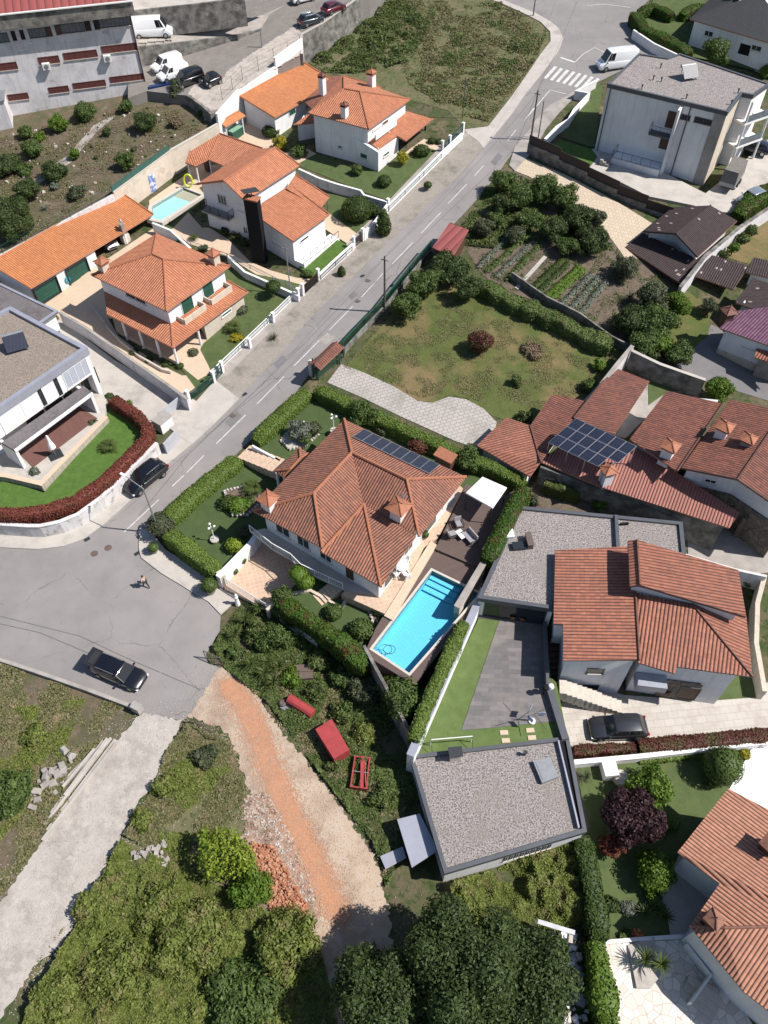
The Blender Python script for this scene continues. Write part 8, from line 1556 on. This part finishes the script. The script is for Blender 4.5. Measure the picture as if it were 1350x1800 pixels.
# ---- wild plot and lower vegetation
mass=[('field_scrub',[(550,110),(580,60),(640,15),(700,0),(760,40),(720,110),(640,130),(570,130)],.8,20000,'ivy',.2,'dense green brambles beside the streaked parking wall',-.35),('field_brush',[(700,0),(880,5),(965,50),(940,110),(860,215),(800,200),(720,150),(700,100)],.3,30000,'weed',.17,'rough grass and brush over the wild field',-.15),('field_greens',[(650,15),(880,8),(960,60),(930,110),(850,200),(780,180),(640,120)],.5,9000,'ivy',.18,'patches of green bramble in the wild field',.2),('slope_brambles',[(215,1480),(330,1530),(440,1590),(560,1650),(600,1830),(30,1830),(130,1640)],.9,110000,'scrub',.13,'deep green bramble thicket covering the bottom slope',-.5),('slope_weeds',[(330,1275),(405,1310),(430,1380),(420,1480),(440,1570),(330,1530),(220,1470),(262,1400),(300,1310)],.35,26000,'weed',.13,'weeds and dry grass between the two dirt tracks',-.2),('slope_greens',[(330,1275),(400,1310),(420,1420),(330,1530),(200,1530),(60,1700),(120,1620),(262,1400)],.4,12000,'scrub',.13,'green creepers between the gravel lane and the dirt track',.08),('plot_creepers',[(430,1060),(640,1170),(700,1290),(725,1340),(740,1440),(680,1560),(655,1480),(600,1410),(540,1330),(470,1235),(400,1180),(375,1140),(410,1080)],.55,42000,'ivy',.15,'creepers and weeds filling the wild plot below the pool',-.3),('plot_weeds',[(400,1150),(560,1150),(640,1250),(720,1400),(680,1540),(560,1350),(450,1225)],.35,14000,'weed',.12,'dry weeds among the creepers of the wild plot',-.05),('bank_weeds',[(0,1165),(235,1243),(215,1290),(85,1465),(0,1580)],.3,16000,'weed',.12,'dry weeds on the bank left of the gravel lane',-.1),('bank_greens',[(0,1250),(150,1230),(90,1380),(0,1480)],.4,8000,'scrub',.12,'yellow green scrub on the left bank',-.05),('ivy_mass',[(790,1560),(1000,1480),(1020,1500),(1035,1620),(960,1640),(800,1640)],1.1,34000,'scrub',.14,'ivy thicket behind the gravel roofed garage',-.5)]
for i,(nm,px,hm,n_,lf,ls,lb,lo_) in enumerate(mass):cover(nm,px,hm,n_,lf,ls,40+i,lb,lo=lo_,sc=.35)
many([('airy',390,1500,2.6,3.4,'lime','feathery lime green tree between the two dirt tracks',.4),('b',440,1560,1.5,2.0,'bright','lower light green tree beside the clay rubble',.3),('b',805,1705,4.6,8.0,'dark','very large dark green tree at the bottom of the frame',1.5),('b',668,1755,3.5,6.5,'dark','big dark tree left of the largest bottom tree',1),('b',930,1720,3.4,6.5,'dark','big dark tree right of the largest bottom tree',1),('b',5,1395,2.6,2.6,'mid','dense green tree at the left edge below the junction',.4),('b',500,1660,2.6,2.4,'scrub','leafy tree beside the lower end of the dirt track',.3),('b',330,1650,2.8,1.8,'scrub','broad bush in the middle of the bottom thicket'),('b',200,1700,2.4,1.5,'scrub','low bush at the left of the bottom thicket'),('b',430,1750,2.8,2.2,'mid','green bush low in the bottom thicket'),('b',480,1120,1.6,2.2,'mid','round leafy bush in the middle of the wild plot'),('b',515,1200-10,1.2,1.2,'bright','yellowish bush behind the red pipe pile'),('b',640,1215,1.6,1.6,'olive','grey green bush beside the long dark wall')],name='tree',cat='tree')
for i,(x,y,l) in enumerate(((430,1085,'yucca nearest the slatted gate corner'),(412,1110,'yucca at the pavement edge of the wild plot'),(455,1065,'yucca against the old pale wall'),(510,1095,'yucca below the end of the old pale wall'),(525,1120,'yucca in front of the mixed hedge'),(440,1165,'yucca nearest the steel gate frame'),(470,1160,'yucca behind the yucca group centre'),(490,1170,'yucca in the middle of the wild plot group'),(480,1195,'lowest yucca of the wild plot group'),(465,1180,'yucca at the left of the lowest yucca'))):palm(x,y,1.0,l,'yucca','yucca',.9,True,55,'palm',seed=60+i,group='yuccas in the wild plot')
rock_pile('clay_rubble',[(440,1480),(480,1490),(510,1540),(545,1600),(510,1630),(475,1600),(450,1540)],1500,.2,[mat('clay',(.38,.15,.08),(.28,.12,.07),3,.9),M['orange_dirt']],'heap of broken orange roof tiles beside the dirt track','rubble',5,hmax=.3);rock_pile('pale_rubble',[(430,1400),(470,1395),(520,1480),(560,1590),(520,1600),(470,1490),(430,1470)],900,.13,[M['pale_stone'],M['rubble_soil']],'pale broken masonry scattered along the dirt track','rubble',6,hmax=.05)
rock_pile('stone_heap',[(50,1380),(85,1350),(120,1310),(135,1340),(100,1400),(60,1425)],30,.6,M['concrete'],'heap of squared grey stones on the left bank','stones',7,hmax=.25);rock_pile('block_heap',[(235,1500),(290,1480),(300,1540),(260,1550)],110,.3,M['concrete'],'heap of pale blocks between the tracks','stones',8,hmax=.2);rock_pile('white_debris',[(960,1640),(1010,1640),(1020,1720),(1040,1830),(980,1830),(975,1720)],130,.5,[M['white_paint'],M['grey_metal'],M['pale_stone']],'white plastic sheets and debris beside the bottom hedge','debris',9,hmax=.2)
t=thing('beam_stack','stack of long pale concrete beams beside the gravel lane','beams',P(140,1370))
for k,(a,b) in enumerate((((203,1300),(83,1460)),((196,1298),(80,1450)),((168,1318),(112,1385)),((160,1325),(108,1378)),((205,1307),(75,1478)),((190,1300),(115,1400)),((182,1302),(90,1430)))):p,q=P(*a,.1),P(*b,.1);mb=MB();mb.bar(p+Vector((0,0,.1*(k%3))),q+Vector((0,0,.1*(k%3))),.2,.2);mb.build('beam',M['concrete_light'],t)
M['red_lid']=mat('red_lid',(.36,.05,.052),(.28,.04,.04),2,.5)
def rbox(name,pix,h,zb,m,label,cat,hollow=False,th=.1):
 q=[A(x,y,zb+h) for x,y in pix];t=thing(name,label,cat,Vector((q[0].x,q[0].y,zb)));mb=MB()
 if hollow:
  i_=inset(q,th)
  for k in range(4):j=(k+1)%4;mb.prism([q[k],q[j],i_[j],i_[k]],zb-.2,zb+h)
  mb.build('sides',M[m],t);mb=MB();mb.prism(i_,zb-.2,zb+.15);mb.build('floor',M['rust'],t)
 else:mb.prism(q,zb-.2,zb+h);mb.build('body',M[m],t)
 return t,q
zw_=P(585,1300).z;t,q=rbox('red_container',[(555,1283),(584,1265),(614,1318),(587,1334)],1.3,zw_,'red_lid','large red covered container in the wild plot','container');mb=MB();mb.bar(q[0].lerp(q[3],.5)+Vector((0,0,.03)),q[1].lerp(q[2],.5)+Vector((0,0,.03)),.08,.04);mb.bar(q[0]+Vector((0,0,.02)),q[1]+Vector((0,0,.02)),.1,.08);mb.build('ribs',M['red_lid'],t)
t,q=rbox('open_trailer',[(623,1328),(651,1331),(645,1387),(615,1383)],.7,P(632,1360).z,'red_lid','small open red rimmed trailer with tools inside','trailer',True);a,b=q[0].lerp(q[1],.5),q[2].lerp(q[3],.3);mb=MB();mb.bar(a,b,.25,.12);mb.tube(a+Vector((.15,0,0)),b+Vector((.3,0,-.1)),.05);mb.build('tool',M['red_lid'],t);mb=MB();mb.bar(q[0].lerp(q[3],.5),q[1].lerp(q[2],.5),.05,.05);mb.build('crossbar',M['steel'],t)
t=thing('machine_wreck','rusty machine with a long red curved cover lying in the weeds','machinery',P(525,1250));a,b=P(508,1228,.6),P(550,1255,.6);mb=MB();mb.tube(a,b,.42,n=12);mb.build('cover',M['red_lid'],t);mb=MB();mb.bar(P(497,1235,.3),P(543,1264,.3),.12);mb.bar(P(495,1240,.2),P(520,1255,.2),.5,.2);mb.build('frame',M['grey_metal'],t);mb=MB();c=P(497,1237,.3);mb.lathe(c,[(.28,0),(.32,.2),(.2,.3)],10);mb.build('drum',M['rust'],t)
q=P(535,1183,.5);mb=MB();mb.box(q,(1.4,1.3,.6),.1);mb.bar(q+Vector((-.7,0,.33)),q+Vector((.7,0,.33)),.1,.08);o=mb.build('rusty_crate',M['rust']);tag(o,'brown rusty crate among the creepers','crate')
flat_pts=[A(x,y,.5) for x,y in ((698,1440),(738,1430),(770,1495),(724,1525))];t=thing('lean_to_roof','pale grey sheet roof of a lean-to against the garage','shed',flat_pts[0]);mb=MB();mb.prism(flat_pts,.4,.5);mb.build('roof',M['zinc'],t);mb=MB();mb.prism(inset(flat_pts,.3),-4,.4);mb.build('wall',M['stained_concrete'],t)
def frame_gate(a,b,h,label,solid=False):
 p,q=P(*a,0),P(*b,0);t=thing('steel_gate',label,'gate',p);mb=MB();u=Vector((0,0,h));mb.path([p,p+u,q+u,q,p],.04);mb.path([p,q+u],.03);mb.build('gate_frame',M['rust'],t);mb=MB()
 for k in range(1,9):c=p.lerp(q,k/9);mb.bar(c,c+u,.015)
 mb.build('mesh',M['dark_metal'],t)
frame_gate((362,1157),(392,1170),1.3,'open rusty steel gate frame at the start of the orange track');frame_gate((345,1272),(382,1302),1.3,'fallen wire gate at the corner of the gravel lane')
slab_wall('gate_pier',(236,1245),(250,1252),.9,.6,'concrete','concrete block at the end of the low roadside wall','block');wall_run('roadside_wall',[P(x,y,.2).xy for x,y in ((-40,1150),(0,1161),(61,1181),(150,1212),(240,1246))],-.4,.45,.3,M['concrete'],'low concrete wall on the far side of the junction')
slab_wall('scrap_board',(945,1620),(1010,1640),.12,.3,'grey_metal','long grey board lying at the edge of the big dark trees','board',dz=1.5)
def chips(name,pix,n,size,m,label,seed,wid=1.0):
 ps=[P(x,y,0) for x,y in pix];rs=np.random.RandomState(seed);pp=[]
 for a,b in zip(ps,ps[1:]):
  k=int(n*(b-a).length/sum((q-p).length for p,q in zip(ps,ps[1:])))
  for i in range(k):c=a.lerp(b,rs.rand());x,y=c.x+rs.normal(0,wid),c.y+rs.normal(0,wid*.7);pp.append((x,y,T(x,y)+.06+rs.rand()*.02))
 pp=np.array(pp)-np.array(ps[0]);me=leaf_mesh(name,pp,np.tile([0,0,6.],(len(pp),1)),size,seed,aspect=1.2);o=link_mesh(name,me,m,None,ps[0]);tag(o,label,'gravel',None,'stuff')
chips('orange_gravel',[(402,1200),(440,1260),(470,1340),(510,1430),(560,1530),(600,1620)],20000,.09,M['orange_dirt'],'orange clay gravel strewn along the dirt track',71,.55)
chips('pale_gravel',[(395,1200),(450,1330),(500,1440),(560,1560),(610,1700)],7000,.08,M['pale_dirt'],'pale gravel strewn over the dirt track',72,2.0);chips('lane_gravel',[(285,1265),(220,1380),(120,1550),(0,1720)],8000,.07,M['gravel_path'],'loose gravel on the pale lane',73,2.2)
# pool toy and statue
q=P(332,325,.6);mb=MB();pts=[q+Vector((.55*math.cos(k*.4),0.2*math.sin(k*.4),.75*math.sin(k*.4)+.6)) for k in range(17)];mb.path(pts,.11,8);o=mb.build('swim_ring',mat('ring_yellow',(.5,.6,.03),None,rough=.4));tag(o,'yellow green inflatable ring by the pale pool','swim ring')
q=P(418,1062,.1);mb=MB();mb.lathe(q,[(.25,0),(.2,.4),(.14,.9),(.2,1.2),(.1,1.35),(.12,1.5),(.03,1.65)],10);o=mb.build('statue',M['white_paint']);tag(o,'small white garden statue beside the slatted gate','statue')
# ---- the person crossing the junction
def person(at,heading):
 t=thing('person','person in dark trousers and pale top walking across the junction with a green bag','person',at,rz=heading);t['_o']=[0.,0.,0.]
 J={'pel':(0,0,.95),'chest':(.03,0,1.32),'neck':(.04,0,1.5),'head':(.06,0,1.62),'top':(.05,0,1.72),'hl':(0,.1,.92),'kl':(.2,.1,.5),'al':(.28,.1,.08),'tl':(.42,.11,.04),'hr':(0,-.1,.92),'kr':(-.1,-.1,.5),'ar':(-.38,-.1,.14),'tr':(-.28,-.11,.04),'sl':(.03,.18,1.42),'el':(-.08,.25,1.14),'wl':(.08,.27,.92),'sr':(.03,-.18,1.42),'er':(.05,-.26,1.14),'wr':(.25,-.24,1.0)}
 rad={'pel':.14,'chest':.15,'neck':.06,'head':.095,'top':.07,'hl':.1,'kl':.065,'al':.045,'tl':.035,'hr':.1,'kr':.065,'ar':.045,'tr':.035,'sl':.07,'el':.048,'wl':.035,'sr':.07,'er':.048,'wr':.035}
 E=[('pel','chest'),('chest','neck'),('neck','head'),('head','top'),('pel','hl'),('hl','kl'),('kl','al'),('al','tl'),('pel','hr'),('hr','kr'),('kr','ar'),('ar','tr'),('chest','sl'),('sl','el'),('el','wl'),('chest','sr'),('sr','er'),('er','wr')]
 for s,w_ in ((1,'wl'),(-1,'wr')):
  b=J[w_];J['p'+w_]=(b[0]+.03,b[1],b[2]-.07);rad['p'+w_]=.032;E.append((w_,'p'+w_))
  for k in range(5):
   n1,n2=w_+'f%d'%k,w_+'g%d'%k;J[n1]=(b[0]+.02+.012*k,b[1]+(-.03+.017*k),b[2]-(.11 if k else .07));J[n2]=(b[0]+.04+.01*k,b[1]+(-.03+.017*k),b[2]-(.15 if k else .1));rad[n1]=rad[n2]=.009;E+=[('p'+w_,n1),(n1,n2)]
 ks=list(J)
 def skin(name,keys,m,sc=1.0,par=t):
  e=[(keys.index(a),keys.index(b)) for a,b in E if a in keys and b in keys];me=bpy.data.meshes.new(name);me.from_pydata([J[k] for k in keys],e,[]);o=link_mesh(name,me,m,par);sk=o.modifiers.new('skin','SKIN');sk.use_smooth_shade=True
  for i,k in enumerate(keys):me.skin_vertices[0].data[i].radius=(rad[k]*sc,rad[k]*sc)
  me.skin_vertices[0].data[0].use_root=True;ss=o.modifiers.new('sub','SUBSURF');ss.levels=1;ss.render_levels=1; return o
 import bmesh
 def mk(me):bm=bmesh.new();bm.from_mesh(me);bm.verts.layers.skin.verify();bm.to_mesh(me);bm.free()
 _l=globals()['link_mesh']
 def lm(name,me,m,par):mk(me); return _l(name,me,m,par)
 globals()['link_mesh']=lm
 skn=mat('skin',(.42,.25,.18),None,rough=.6);skin('body',ks,skn);skin('trousers',['pel','hl','kl','al','hr','kr','ar'],mat('trousers',(.02,.018,.02),None),1.18);skin('shirt',['chest','pel','sl','el','sr','er'],mat('shirt',(.45,.33,.3),None),1.14)
 globals()['link_mesh']=_l
 mb=MB();mb.lathe((.03,0,1.6),[(.09,0),(.112,.06),(.1,.12),(.05,.16)],12);link_mesh('hair',mb.mesh('hair',smooth=True),mat('hair',(.03,.02,.015),None),t)
 mb=MB();mb.lathe((.34,-.24,.62),[(.1,0),(.2,.06),(.2,.26),(.06,.34)],10,sy=.6);o=bpy.data.objects.new('carried_bag',mb.mesh('bag',(.34,-.24,.62)));o.data.materials.append(mat('bag_green',(.05,.08,.04),None));S.collection.objects.link(o);o.location=t.matrix_basis@Vector((.34,-.24,.62));o.rotation_euler=t.rotation_euler;tag(o,'dark green bag carried by the person on the junction','bag')
q=P(258,1032);person(Vector((q.x,q.y,q.z+.03)),2.4)
